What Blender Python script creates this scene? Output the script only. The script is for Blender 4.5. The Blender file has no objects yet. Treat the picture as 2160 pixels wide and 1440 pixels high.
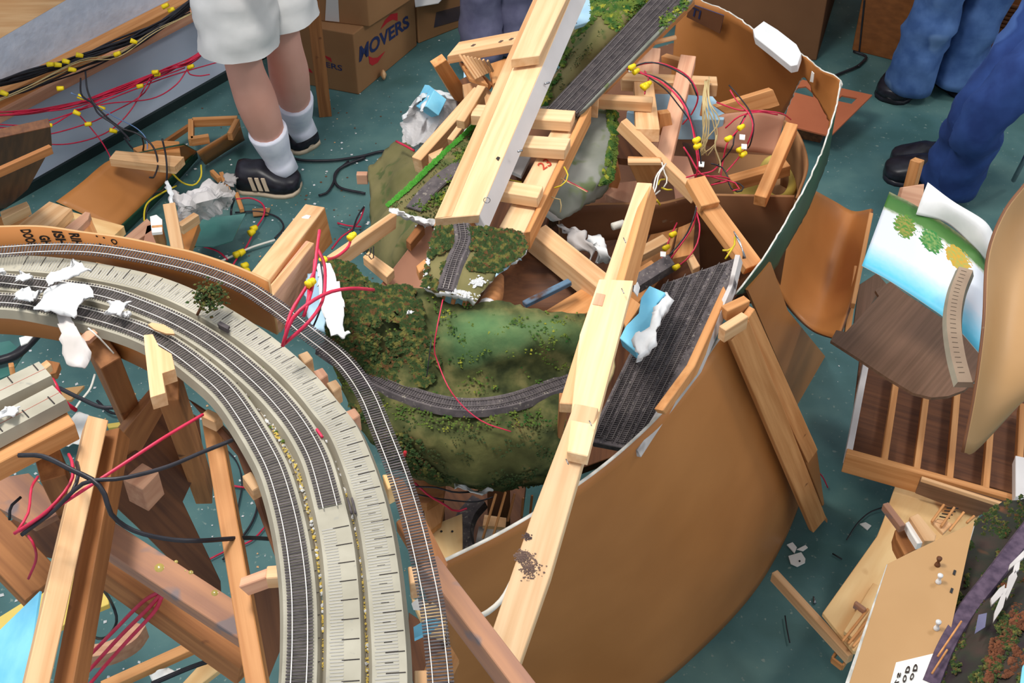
import bpy, bmesh, math, random
from mathutils import Vector, Matrix, noise
from mathutils.geometry import tessellate_polygon
random.seed(7)
D = bpy.data; SC = bpy.context.scene; COL = SC.collection
V = Vector

# ---------------------------------------------------------------- camera, world, lights
H = 2.5; F = 2700.0; PITCH = math.radians(42.2)
CAM = V((0, 0, H)); FW = V((0, math.cos(PITCH), -math.sin(PITCH))); UP = V((0, math.sin(PITCH), math.cos(PITCH))); RT = V((1, 0, 0))
cd = D.cameras.new('camera'); cam = D.objects.new('camera', cd); COL.objects.link(cam)
cam.location = CAM; cam.rotation_euler = (math.pi/2 - PITCH, 0, 0)
cd.sensor_width = 36; cd.lens = 36*F/2160; cd.clip_start = .05
SC.camera = cam
SC.view_settings.view_transform = 'Standard'; SC.view_settings.look = 'None'
SC.view_settings.exposure = 0.0; SC.view_settings.gamma = 1.0; SC.view_settings.use_curve_mapping = False
w = D.worlds.new('room_light'); SC.world = w; w.use_nodes = True
w.node_tree.nodes['Background'].inputs[0].default_value = (.86, .93, 1.0, 1); w.node_tree.nodes['Background'].inputs[1].default_value = 0.80
def area(name, loc, target, size, power, col, sy=None):
    l = D.lights.new(name, 'AREA'); l.size = size; l.energy = power; l.color = col
    if sy: l.shape = 'RECTANGLE'; l.size_y = sy
    o = D.objects.new(name, l); COL.objects.link(o); o.location = loc
    o.rotation_euler = (V(target) - V(loc)).to_track_quat('-Z', 'Y').to_euler(); return o
area('ceiling_light', (-.9, 1.7, 3.5), (.2, 2.3, .6), .9, 72, (1, .96, .9), .5)
area('ceiling_light', (-2.2, 4.8, 3.6), (-.5, 4.2, .3), .8, 95, (1, .97, .93), .5)
area('ceiling_light', (2.6, 2.8, 3.6), (1.6, 2.8, .3), .8, 40, (1, .97, .93), .5)

# ---------------------------------------------------------------- pixel to world
def ray(px, py): return FW + RT*((px-1080)/F) + UP*((720-py)/F)
def P(px, py, z):
    d = ray(px, py); return CAM + d*((z-H)/d.z)
def PL(px, py, p0, n):
    d = ray(px, py); return CAM + d*((p0-CAM).dot(n)/d.dot(n))
def depth(p): return (p-CAM).dot(FW)
def zfor(p, py):                      # height over point p that shows at row py
    d = ray(1080, py); return H + p.y*d.z/d.y
def smooth(pts, n, closed=False):     # Catmull-Rom resampled evenly
    pts = [V(p) for p in pts]
    if len(pts) == 2: return [pts[0].lerp(pts[1], i/(n-1)) for i in range(n)]
    q = [pts[0]*2-pts[1]] + pts + [pts[-1]*2-pts[-2]]; out = []
    for i in range(1, len(q)-2):
        for k in range(12):
            t = k/12; a, b, c, d = q[i-1:i+3]
            out.append(.5*((2*b)+(c-a)*t+(2*a-5*b+4*c-d)*t*t+(3*b-a-3*c+d)*t**3))
    out.append(pts[-1])
    L = [0]
    for a, b in zip(out, out[1:]): L.append(L[-1]+(b-a).length)
    res = []; j = 0
    for i in range(n):
        s = L[-1]*i/(n-1)
        while j < len(L)-2 and L[j+1] < s: j += 1
        t = (s-L[j])/max(L[j+1]-L[j], 1e-9); res.append(out[j].lerp(out[j+1], min(max(t, 0), 1)))
    return res
def relax(pts, it):
    for _ in range(it):
        pts = [pts[0]] + [(a+b*2+c)/4 for a, b, c in zip(pts, pts[1:], pts[2:])] + [pts[-1]]
    return pts
def plen(pts): return sum((b-a).length for a, b in zip(pts, pts[1:]))

# ---------------------------------------------------------------- materials
def lin(c):
    return tuple(((x/255)/12.92 if x/255 <= .04045 else ((x/255+.055)/1.055)**2.4) for x in c) + (1,)
MATS = {}
def mat(name, c1, c2=None, scale=8, st=(1, 1, 1), rough=.75, bump=0, speck=None, spk=.62, sps=60, metal=0, rnd=.12, lo=.35, hi=.65, detail=4, coat=0, c3=None, emit=0):
    m = D.materials.new(name); m.use_nodes = True; nt = m.node_tree; N = nt.nodes; Lk = nt.links.new
    b = N['Principled BSDF']; b.inputs['Roughness'].default_value = rough; b.inputs['Metallic'].default_value = metal
    b.inputs['Specular IOR Level'].default_value = .35
    if coat: b.inputs['Coat Weight'].default_value = coat
    tc = N.new('ShaderNodeTexCoord'); mp = N.new('ShaderNodeMapping'); mp.inputs['Scale'].default_value = st
    oi = N.new('ShaderNodeObjectInfo'); ad = N.new('ShaderNodeVectorMath'); ad.operation = 'ADD'
    mu = N.new('ShaderNodeMath'); mu.operation = 'MULTIPLY'; mu.inputs[1].default_value = 17
    Lk(oi.outputs['Random'], mu.inputs[0]); Lk(tc.outputs['Object'], ad.inputs[0]); Lk(mu.outputs[0], ad.inputs[1]); Lk(ad.outputs[0], mp.inputs[0])
    nz = N.new('ShaderNodeTexNoise'); nz.inputs['Scale'].default_value = scale; nz.inputs['Detail'].default_value = detail; Lk(mp.outputs[0], nz.inputs['Vector'])
    cr = N.new('ShaderNodeValToRGB'); e = cr.color_ramp.elements
    e[0].position = lo; e[1].position = hi; e[0].color = lin(c1); e[1].color = lin(c2 or c1)
    if c3: k = e.new((lo+hi)/2); k.color = lin(c3)
    Lk(nz.outputs[0], cr.inputs[0]); out = cr.outputs[0]
    if speck:
        n2 = N.new('ShaderNodeTexNoise'); n2.inputs['Scale'].default_value = sps; n2.inputs['Detail'].default_value = 2; Lk(tc.outputs['Object'], n2.inputs['Vector'])
        r2 = N.new('ShaderNodeValToRGB'); r2.color_ramp.elements[0].position = spk; r2.color_ramp.elements[1].position = min(spk+.06, 1)
        mx = N.new('ShaderNodeMix'); mx.data_type = 'RGBA'; Lk(n2.outputs[0], r2.inputs[0]); Lk(r2.outputs[0], mx.inputs[0]); Lk(out, mx.inputs[6]); mx.inputs[7].default_value = lin(speck); out = mx.outputs[2]
    if rnd:
        hs = N.new('ShaderNodeHueSaturation'); mr = N.new('ShaderNodeMapRange'); mr.inputs[3].default_value = 1-rnd; mr.inputs[4].default_value = 1+rnd
        Lk(oi.outputs['Random'], mr.inputs[0]); Lk(mr.outputs[0], hs.inputs['Value']); Lk(out, hs.inputs['Color']); out = hs.outputs[0]
    Lk(out, b.inputs['Base Color'])
    if bump:
        bp = N.new('ShaderNodeBump'); bp.inputs['Strength'].default_value = min(bump, 1); bp.inputs['Distance'].default_value = .004; Lk(nz.outputs[0], bp.inputs['Height']); Lk(bp.outputs[0], b.inputs['Normal'])
    if emit: b.inputs['Emission Color'].default_value = lin(c1); b.inputs['Emission Strength'].default_value = emit
    MATS[name] = m; return m
GR = (1.2, 26, 26)
mat('pine', (204, 154, 106), (224, 182, 136), 3.0, GR, .6, .15, speck=(150, 100, 60), spk=.74, sps=22)
mat('pine_lit', (220, 176, 130), (234, 198, 154), 3.0, GR, .6, .1, speck=(190, 140, 90), spk=.76, sps=22)  # copy of pine with strong light put into its colour
mat('pine_orange', (186, 124, 70), (212, 152, 96), 3.0, GR, .6, .15, speck=(120, 70, 36), spk=.74, sps=22)
mat('pine_pink', (196, 142, 112), (216, 166, 134), 3.0, GR, .65, .15)
mat('pine_aged', (140, 88, 48), (172, 114, 66), 3.0, GR, .65, .2, speck=(90, 52, 28), spk=.72, sps=20)
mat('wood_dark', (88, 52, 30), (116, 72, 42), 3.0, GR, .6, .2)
mat('wood_dirty', (150, 110, 92), (182, 132, 100), 2.4, (1.2, 18, 18), .75, .3, speck=(128, 112, 110), spk=.6, sps=16)
mat('plywood', (212, 162, 104), (232, 196, 140), 2.2, (1.5, 9, 9), .6, .1, speck=(186, 130, 78), spk=.66, sps=8)
mat('walnut', (106, 78, 58), (122, 90, 70), 3.4, (1.2, 44, 44), .5, .1, rnd=.05)
mat('hardboard', (174, 112, 58), (186, 122, 66), 5, rough=.42, rnd=.05)
mat('hardboard_tan', (180, 138, 90), (188, 146, 98), 5, rough=.5, rnd=.03)
mat('hardboard_pink', (186, 132, 106), (196, 142, 114), 5, rough=.6, rnd=.05)
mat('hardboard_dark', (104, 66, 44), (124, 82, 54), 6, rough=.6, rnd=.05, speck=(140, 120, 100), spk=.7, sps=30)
mat('panel_red', (176, 96, 62), (188, 106, 70), 5, rough=.55, rnd=.03)
mat('green_paint', (24, 62, 40), (34, 78, 50), 6, rough=.5)
mat('frayed_edge', (176, 172, 162), (214, 210, 202), 40, rough=.9)
mat('roadbed', (152, 146, 130), (172, 166, 150), 14, rough=.9, bump=.2, speck=(150, 146, 134), spk=.66, sps=70, rnd=.02)
mat('roadbed_side', (136, 128, 112), (154, 146, 128), 14, rough=.9, bump=.2, rnd=.02)
mat('imprint', (176, 172, 164), (166, 162, 154), 30, rough=.9)
mat('black_line', (38, 32, 30), (52, 44, 40), 20)
mat('tie', (66, 60, 62), (90, 82, 82), 50, rough=.8, rnd=.2)
mat('rail', (196, 190, 182), (214, 208, 200), 30, rough=.35, metal=.25, rnd=.02)
mat('rail_dull', (96, 88, 88), (120, 112, 108), 30, rough=.4, metal=.2, rnd=.02)
mat('plaster', (206, 206, 206), (228, 227, 226), 10, rough=.95, bump=.5, rnd=.03)
mat('plaster_grey', (168, 160, 154), (214, 208, 206), 6, rough=.95, bump=.5, speck=(128, 120, 118), spk=.62, sps=14)
mat('foam_blue', (112, 190, 222), (134, 206, 232), 20, rough=.8, bump=.2)
mat('foam_pale', (150, 184, 206), (176, 206, 222), 12, rough=.8, bump=.2)
mat('terrain', (52, 58, 26), (74, 78, 44), 9, rough=.95, bump=.6, speck=(94, 74, 40), spk=.6, sps=28, c3=(46, 66, 32), rnd=0)
mat('terrain_green', (38, 92, 62), (76, 92, 50), 5, rough=.95, bump=.4, rnd=0)
mat('terrain_olive', (98, 94, 56), (126, 116, 76), 8, rough=.95, bump=.4, speck=(84, 92, 50), spk=.58, sps=20, rnd=.03)
mat('terrain_rock', (104, 108, 96), (134, 134, 126), 9, rough=.95, bump=.6, speck=(100, 110, 76), spk=.58, sps=16, rnd=.03)
mat('foliage', (62, 66, 30), (112, 106, 52), 90, rough=1, speck=(100, 70, 40), spk=.58, sps=130, c3=(44, 70, 34), rnd=0)
mat('foliage_green', (40, 84, 34), (104, 118, 46), 40, rough=1, speck=(150, 150, 50), spk=.6, sps=40, rnd=0)
mat('grass_bright', (56, 132, 38), (84, 156, 56), 40, rough=1, rnd=0)
mat('ballast', (78, 72, 74), (100, 92, 92), 60, rough=1, speck=(132, 124, 116), spk=.62, sps=160, rnd=0)
mat('floor_vinyl', (66, 100, 98), (92, 126, 122), 5, rough=.42, speck=(126, 144, 136), spk=.66, sps=60, c3=(76, 112, 112), rnd=0, detail=9)
mat('wall_paint', (196, 206, 226), (208, 218, 236), 2, rough=.6, rnd=0)
mat('wall_stucco', (184, 194, 212), (198, 206, 222), 26, rough=.8, bump=.9, rnd=0)
mat('black', (26, 26, 30), (36, 36, 40), 20, rough=.5)
mat('baseboard', (28, 40, 40), (36, 50, 50), 8, rough=.5)
mat('cardboard', (150, 106, 68), (160, 116, 76), 5, rough=.8, rnd=.04)
mat('cardboard_dark', (112, 74, 46), (122, 82, 52), 5, rough=.8, rnd=.04)
mat('cabinet_wood', (116, 68, 34), (136, 82, 42), 3, (1, 14, 14), .4)
mat('ink_blue', (40, 50, 92)); mat('ink_red', (176, 38, 44)); mat('ink_black', (48, 36, 28)); mat('ink_thin_red', (196, 70, 50))
mat('tape', (196, 190, 186), rough=.35); mat('paper', (232, 228, 222), (240, 238, 232), 6, rough=.8)
mat('wire_red', (190, 30, 62), (206, 46, 80), 30, rough=.4); mat('wire_black', (30, 28, 34), (44, 42, 48), 30, rough=.4)
mat('wire_yellow', (206, 182, 40), rough=.5); mat('wire_tan', (190, 168, 120), rough=.6); mat('wire_white', (214, 208, 196), rough=.5); mat('wire_blue', (110, 140, 186), rough=.5)
mat('nut_yellow', (238, 206, 22), (246, 216, 30), 30, rough=.4)
mat('skin', (226, 164, 144), (236, 178, 160), 6, rough=.6, rnd=0); mat('hair', (60, 44, 34), rough=.8)
mat('shorts_cloth', (206, 204, 202), (222, 220, 218), 8, rough=.9, bump=.3, rnd=0); mat('sock', (224, 224, 238), (236, 236, 246), 30, rough=.9, rnd=0)
mat('denim', (58, 88, 140), (84, 116, 168), 14, rough=.9, bump=.3, speck=(104, 134, 180), spk=.56, sps=6, rnd=0)
mat('denim_dark', (34, 56, 112), (50, 78, 140), 10, rough=.9, bump=.3, speck=(70, 100, 160), spk=.58, sps=6, rnd=0)
mat('denim_grey', (92, 90, 116), (114, 112, 138), 14, rough=.9, bump=.3, rnd=0)
mat('shoe_black', (26, 24, 30), (42, 40, 50), 30, rough=.35, rnd=0); mat('sole_tan', (206, 184, 158), rough=.7)
mat('shirt', (120, 128, 140), (130, 138, 150), 6, rough=.9); mat('glue', (176, 156, 84), rough=.2, coat=.6)
mat('metal', (150, 154, 160), rough=.3, metal=.9); mat('white_paint', (206, 200, 198), (218, 212, 210), 8, rough=.5)
mat('teal_sheet', (60, 112, 104), (88, 136, 128), 6, rough=.25); mat('tape_yellow', (206, 178, 84), (216, 190, 100), 8, rough=.5)
mat('stain', (70, 54, 52), (110, 86, 74), 20)
M = MATS

# ---------------------------------------------------------------- object helpers
def finish(o, name, parent=None, label=None, cat=None, group=None, kind=None):
    if parent is not None: o.parent = parent; o.matrix_parent_inverse = parent.matrix_world.inverted()
    if label: o['label'] = label
    if cat: o['category'] = cat
    if group: o['group'] = group
    if kind: o['kind'] = kind
    return o
def mesh_obj(name, verts, faces, mats, mi=None, smooth_=False, M0=None, **kw):
    me = D.meshes.new(name); me.from_pydata([tuple(v) for v in verts], [], faces)
    for m in (mats if isinstance(mats, (list, tuple)) else [mats]): me.materials.append(M[m] if isinstance(m, str) else m)
    if mi: me.polygons.foreach_set('material_index', mi)
    if smooth_: me.polygons.foreach_set('use_smooth', [True]*len(faces))
    me.update(); o = D.objects.new(name, me); COL.objects.link(o)
    if M0 is not None: o.matrix_world = M0
    bpy.context.view_layer.update() if False else None
    return finish(o, name, **kw)
def empty(name, loc, label=None, cat=None, group=None, kind=None):
    o = D.objects.new(name, None); COL.objects.link(o); o.location = loc; o.matrix_world = Matrix.Translation(V(loc)); o.empty_display_size = .05
    return finish(o, name, None, label, cat, group, kind)
def frame(pts, n):
    c = sum(pts, V())/len(pts); best = max(((pts[(i+1) % len(pts)]-p) for i, p in enumerate(pts)), key=lambda e: e.length)
    x = best.normalized(); zz = n.normalized(); y = zz.cross(x).normalized(); x = y.cross(zz)
    return Matrix((x, y, zz)).transposed().to_4x4(), c
def slab(name, m, px, z=None, th=.02, label=None, cat=None, group=None, holes=(), kind=None, parent=None, back=None, side=None, bevel=True, toward=0.0):
    """flat board: outline given as pixels; z one height or three (first three corners)"""
    if z is None: pts = [p if isinstance(p, Vector) else P(*p) for p in px]; p0, n = pts[0], (pts[1]-pts[0]).cross(pts[2]-pts[0]).normalized()
    elif isinstance(z, (int, float)): p0, n = P(px[0][0], px[0][1], z), V((0, 0, 1)); pts = [P(a, b, z) for a, b in px]
    else:
        t = [P(px[i][0], px[i][1], z[i]) for i in range(3)]; p0 = t[0]; n = (t[1]-t[0]).cross(t[2]-t[0]).normalized()
        pts = [PL(a, b, p0, n) for a, b in px]
    if n.dot(CAM-p0) < 0: n = -n
    if toward: pts = [p+n*toward for p in pts]; p0 = p0+n*toward
    R, c = frame(pts, n); M0 = Matrix.Translation(c) @ R; I = M0.inverted()
    loops = [[I @ p for p in pts]] + [[I @ PL(a, b, p0, n) for a, b in h] for h in holes]
    for i, L in enumerate(loops):
        ar = sum(a.x*b.y-b.x*a.y for a, b in zip(L, L[1:]+L[:1]))
        if (ar < 0) == (i == 0): L.reverse()
    vs = [v for L in loops for v in L]; k = len(vs)
    tris = tessellate_polygon([[V((v.x, v.y, 0)) for v in L] for L in loops]) if (len(holes) or len(pts) > 4) else [tuple(range(len(pts)))]
    F_, mi = [], []
    for t in tris:
        t = list(t); ar = sum(vs[a].x*vs[b].y-vs[b].x*vs[a].y for a, b in zip(t, t[1:]+t[:1]))
        if ar < 0: t.reverse()
        F_.append(t); mi.append(0); F_.append([a+k for a in reversed(t)]); mi.append(1)
    s = 0
    for L in loops:
        for i in range(len(L)):
            a, b = s+i, s+(i+1) % len(L); F_.append([a+k, b+k, b, a]); mi.append(2)
        s += len(L)
    verts = vs + [v-V((0, 0, th)) for v in vs]
    o = mesh_obj(name, verts, F_, [m, back or m, side or m], mi, M0=M0, parent=parent, label=label, cat=cat, group=group, kind=kind)
    if bevel and th > .008:
        b = o.modifiers.new('edge', 'BEVEL'); b.width = .0012; b.segments = 1; b.limit_method = 'ANGLE'; b.angle_limit = 1
    return o
def beam(name, m, a, b, wpx, t=.019, roll=0, label=None, cat='board', group=None, parent=None, kind=None, wm=None, center=False):
    """straight lumber, top face centre line from a to b (px,py,z); wpx is the face width seen in pixels"""
    A = a if isinstance(a, Vector) else P(*a); B = b if isinstance(b, Vector) else P(*b)
    wd = wm or wpx*(depth(A)+depth(B))/2/F
    x = (B-A).normalized(); up = V((0, 0, 1))-x*x.z
    if up.length < .35: up = (CAM-(A+B)/2).normalized(); up = up-x*up.dot(x)
    up.normalize(); up = Matrix.Rotation(math.radians(roll), 3, x) @ up; y = up.cross(x)
    L = (B-A).length; M0 = Matrix.Translation((A+B)/2) @ Matrix((x, y, up)).transposed().to_4x4()
    z0 = t/2 if center else 0
    vs = [V((sx*L/2, sy*wd/2, z0+(0 if sz else -t))) for sz in (0, 1) for sy in (-1, 1) for sx in (-1, 1)]
    Fs = [(0, 2, 3, 1), (4, 5, 7, 6), (0, 1, 5, 4), (2, 6, 7, 3), (0, 4, 6, 2), (1, 3, 7, 5)]
    o = mesh_obj(name, vs, Fs, m, M0=M0, parent=parent, label=label, cat=cat if not parent else None, group=group, kind=kind)
    bv = o.modifiers.new('edge', 'BEVEL'); bv.width = min(.0012, t/5); bv.segments = 1
    return o
def tube(name, m, pts, r, n=None, sides=6, label=None, cat=None, group=None, parent=None, kind=None, raw=False):
    pts = [p if isinstance(p, Vector) else P(*p) for p in pts]
    if not raw: pts = smooth(pts, n or max(6, int(plen(pts)/.012)))
    vs, fs = [], []; up = V((.3, .1, 1)).normalized()
    for i, p in enumerate(pts):
        t = (pts[min(i+1, len(pts)-1)]-pts[max(i-1, 0)]).normalized(); u = up-t*up.dot(t)
        if u.length < .1: u = V((1, 0, 0))-t*t.x
        u.normalize(); up = u; v = t.cross(u)
        rr = r if not isinstance(r, (list, tuple)) else (lambda f: r[int(f)]*(1-f+int(f))+r[min(int(f)+1, len(r)-1)]*(f-int(f)))(i/max(1, len(pts)-1)*(len(r)-1))
        for k in range(sides):
            a = 2*math.pi*k/sides; vs.append(p+u*math.cos(a)*rr+v*math.sin(a)*rr)
    for i in range(len(pts)-1):
        for k in range(sides): a, b = i*sides+k, i*sides+(k+1) % sides; fs.append((a, b, b+sides, a+sides))
    fs.append(tuple(range(sides))[::-1]); fs.append(tuple(range(len(vs)-sides, len(vs))))
    return mesh_obj(name, vs, fs, m, smooth_=True, label=label, cat=cat, group=group, parent=parent, kind=kind)
def grid(name, mats, G, th=.003, label=None, cat=None, group=None, parent=None, kind=None, jag=0, smooth_=True, bump=0, bs=8, uv=True, crease=False):
    """sheet with thickness from a grid of points; mats front, back, edge"""
    nu, nv = len(G), len(G[0]); mats = list(mats) if isinstance(mats, (list, tuple)) else [mats]*3
    def nrm(i, j):
        a = G[min(i+1, nu-1)][j]-G[max(i-1, 0)][j]; b = G[i][min(j+1, nv-1)]-G[i][max(j-1, 0)]
        n = a.cross(b)
        return n.normalized() if n.length > 1e-12 else V((0, 0, 1))
    Ns = [[nrm(i, j) for j in range(nv)] for i in range(nu)]
    mid = sum((G[i][j] for i in range(0, nu, max(1, nu//6)) for j in range(0, nv, max(1, nv//6))), V()); cnt = len(range(0, nu, max(1, nu//6)))*len(range(0, nv, max(1, nv//6)))
    s = 1 if sum((Ns[i][j].dot(CAM-G[i][j]) for i in range(nu) for j in range(nv))) > 0 else -1
    top, bot = [], []
    for i in range(nu):
        for j in range(nv):
            p = G[i][j].copy(); n = Ns[i][j]*s
            if bump: p += n*bump*((noise.noise(p*bs)+.5*noise.noise(p*bs*2.7)) if not crease else (.5-1.6*abs(noise.noise(p*bs))-.9*abs(noise.noise(p*bs*2.3+V((5, 1, 2))))))
            if jag and (i in (0, nu-1) or j in (0, nv-1)):
                p += V((noise.noise(p*90), noise.noise(p*90+V((7, 3, 1))), noise.noise(p*90+V((2, 9, 4)))))*jag
            top.append(p); bot.append(p-n*th)
    K = nu*nv; fs, mi, uvs = [], [], []
    def quad(a, b, c, d, m_): fs.append((a, b, c, d) if s > 0 else (d, c, b, a)); mi.append(m_)
    for i in range(nu-1):
        for j in range(nv-1):
            a, b, c, d = i*nv+j, (i+1)*nv+j, (i+1)*nv+j+1, i*nv+j+1
            quad(a, b, c, d, 0); quad(d+K, c+K, b+K, a+K, 1)
    for i in range(nu-1):
        a, b = i*nv, (i+1)*nv; quad(b, a, a+K, b+K, 2); a, b = i*nv+nv-1, (i+1)*nv+nv-1; quad(a, b, b+K, a+K, 2)
    for j in range(nv-1):
        a, b = j, j+1; quad(a, b, b+K, a+K, 2); a, b = (nu-1)*nv+j, (nu-1)*nv+j+1; quad(b, a, a+K, b+K, 2)
    o = mesh_obj(name, top+bot, fs, mats, mi, smooth_=smooth_, label=label, cat=cat, group=group, parent=parent, kind=kind)
    if uv:
        ul = o.data.uv_layers.new(name='UVMap'); lv = [l.vertex_index for l in o.data.loops]
        for li, vi in enumerate(lv):
            q = vi % K; ul.data[li].uv = ((q//nv)/(nu-1), (q % nv)/(nv-1))
    return o
def polyl(pts, n):
    L = [0]
    for a, b in zip(pts, pts[1:]): L.append(L[-1]+(b-a).length)
    out = []; j = 0
    for i in range(n):
        s = L[-1]*i/(n-1)
        while j < len(L)-2 and L[j+1] < s: j += 1
        out.append(pts[j].lerp(pts[j+1], (s-L[j])/max(L[j+1]-L[j], 1e-9)))
    return out
def rows(R, nu, nv, lin_v=False, sharp=False):
    """rows of pixel polylines (px,py,z) -> grid[u][v]"""
    RR = [(polyl if sharp else smooth)([p if isinstance(p, Vector) else P(*p) for p in r], nu) for r in R]
    out = []
    for i in range(nu):
        c = [r[i] for r in RR]
        if lin_v or len(c) == 2: out.append([c[0].lerp(c[-1], k/(nv-1)) for k in range(nv)] if len(c) == 2 else smooth(c, nv))
        else: out.append((polyl if sharp else smooth)(c, nv))
    return out
def sweep(name, m, pts, prof, parent=None, closed=True, mi_of=None, mats=None, **kw):
    """profile (lateral, up) swept along a horizontal curve"""
    n = len(prof); vs, fs, mi = [], [], []
    for i, p in enumerate(pts):
        t = (pts[min(i+1, len(pts)-1)]-pts[max(i-1, 0)]); t.z = 0; t.normalize(); l = V((t.y, -t.x, 0))
        for (u, v) in prof: vs.append(p+l*u+V((0, 0, v)))
    for i in range(len(pts)-1):
        for k in range(n): a, b = i*n+k, i*n+(k+1) % n; fs.append((a, b, b+n, a+n)); mi.append(mi_of[k] if mi_of else 0)
    fs.append(tuple(range(n))[::-1]); fs.append(tuple(range(len(vs)-n, len(vs)))); mi += [0, 0]
    return mesh_obj(name, vs, fs, mats or m, mi, parent=parent, **kw)
def boxes(name, m, items, parent=None, kind=None, **kw):
    """items: (center, xdir, lx, ly, lz) small boxes joined into one mesh"""
    vs, fs = [], []
    for c, x, lx, ly, lz in items:
        x = x.normalized(); y = V((-x.y, x.x, 0)).normalized() if abs(x.z) < .9 else V((0, 1, 0)); z = x.cross(y); k = len(vs)
        for sz in (-1, 1):
            for sy in (-1, 1):
                for sx in (-1, 1): vs.append(c+x*sx*lx/2+y*sy*ly/2+z*sz*lz/2)
        fs += [tuple(q+k for q in f) for f in ((0, 2, 3, 1), (4, 5, 7, 6), (0, 1, 5, 4), (2, 6, 7, 3), (0, 4, 6, 2), (1, 3, 7, 5))]
    return mesh_obj(name, vs, fs, m, parent=parent, kind=kind, **kw)
def lumps(name, m, spots, r0, r1, flat=.8, parent=None, kind='stuff', **kw):
    vs, fs = [], []
    base = [V((1, 0, 0)), V((0, 1, 0)), V((-1, 0, 0)), V((0, -1, 0)), V((0, 0, 1)), V((0, 0, -1))]
    tri = [(0, 1, 4), (1, 2, 4), (2, 3, 4), (3, 0, 4), (1, 0, 5), (2, 1, 5), (3, 2, 5), (0, 3, 5)]
    for p in spots:
        r = random.uniform(r0, r1); k = len(vs); a = random.random()*6.28; ca, sa = math.cos(a), math.sin(a)
        for b in base:
            q = V((b.x*ca-b.y*sa, b.x*sa+b.y*ca, b.z*flat))*r*random.uniform(.7, 1.3); vs.append(p+q)
        fs += [tuple(i+k for i in t) for t in tri]
    return mesh_obj(name, vs, fs, m, parent=parent, kind=kind, **kw)
def on_grid(G, u, v):
    nu, nv = len(G), len(G[0]); a = u*(nu-1); b = v*(nv-1); i, j = min(int(a), nu-2), min(int(b), nv-2); fu, fv = a-i, b-j
    return (G[i][j]*(1-fu)+G[i+1][j]*fu)*(1-fv)+(G[i][j+1]*(1-fu)+G[i+1][j+1]*fu)*fv
def text(name, s, m, q, p0, n, parent, label=None, kind=None, bold=.012):
    """lettering stretched over four pixel corners bl, br, tr, tl on a plane"""
    cu = D.curves.new('t', 'FONT'); cu.body = s; cu.resolution_u = 3; cu.offset = bold; o = D.objects.new('t', cu); COL.objects.link(o)
    me = bpy.data.meshes.new_from_object(o.evaluated_get(bpy.context.evaluated_depsgraph_get())) if False else o.to_mesh()
    co = [v.co.copy() for v in me.vertices]; fs = [tuple(p.vertices) for p in me.polygons]; o.to_mesh_clear(); D.objects.remove(o)
    x0, x1 = min(c.x for c in co), max(c.x for c in co); y0, y1 = min(c.y for c in co), max(c.y for c in co)
    if n.dot(CAM-p0) < 0: n = -n
    vs = []
    for c in co:
        u, v = (c.x-x0)/(x1-x0), (c.y-y0)/(y1-y0)
        bx = (q[0][0]*(1-u)+q[1][0]*u)*(1-v)+(q[3][0]*(1-u)+q[2][0]*u)*v; by = (q[0][1]*(1-u)+q[1][1]*u)*(1-v)+(q[3][1]*(1-u)+q[2][1]*u)*v
        vs.append(PL(bx, by, p0, n)+n*.0015)
    return mesh_obj(name, vs, fs, m, parent=parent, label=label, kind=kind)
def decal(name, m, px, p0, n, parent, off=.0015, label=None):
    if n.dot(CAM-p0) < 0: n = -n
    return slab(name, m, [PL(a, b, p0, n)+n*off for a, b in px], None, th=.0008, parent=parent, bevel=False, label=label)
def plane_of(o): # front plane of a slab
    return o.matrix_world.translation.copy(), (o.matrix_world.to_3x3() @ V((0, 0, 1))).normalized()

# ================================================================ the room
fl = slab('floor', 'floor_vinyl', [V((-3.6, .2, 0)), V((5.5, .2, 0)), V((5.5, 7.6, 0)), V((-3.6, 7.6, 0))], None, th=.05, kind='structure', bevel=False)
WA, WB = P(480, 165, 0), P(0, 440, 0); WD = (WA-WB).normalized(); WN = V((WD.y, -WD.x, 0))      # wall base line and its normal into the room
def W(px, py, off=0.0): return PL(px, py, WA+WN*off, WN)
def wpt(s, z, off=0.0): return WB+WD*s+WN*off+V((0, 0, z))
ZR = W(200, 88).z                                                                              # height of the ledger on the wall
slab('wall_left', 'wall_paint', [wpt(-1.6, 0), wpt(3.9, 0), wpt(3.9, ZR+.02), wpt(-1.6, ZR+.02)], None, th=.12, kind='structure', bevel=False)
slab('wall_left_upper', 'wall_stucco', [wpt(-1.6, ZR+.02), wpt(3.9, ZR+.02), wpt(3.9, 2.7), wpt(-1.6, 2.7)], None, th=.1, kind='structure', bevel=False)
slab('baseboard_left', 'baseboard', [wpt(-1.6, 0, .012), wpt(3.9, 0, .012), wpt(3.9, .035, .012), wpt(-1.6, .035, .012)], None, th=.012, kind='structure', bevel=False)
slab('wall_back', 'hardboard_dark', [V((-2.2, 6.9, 0)), V((5.4, 6.9, 0)), V((5.4, 6.9, 2.7)), V((-2.2, 6.9, 2.7))], None, th=.1, kind='structure', bevel=False)

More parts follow.
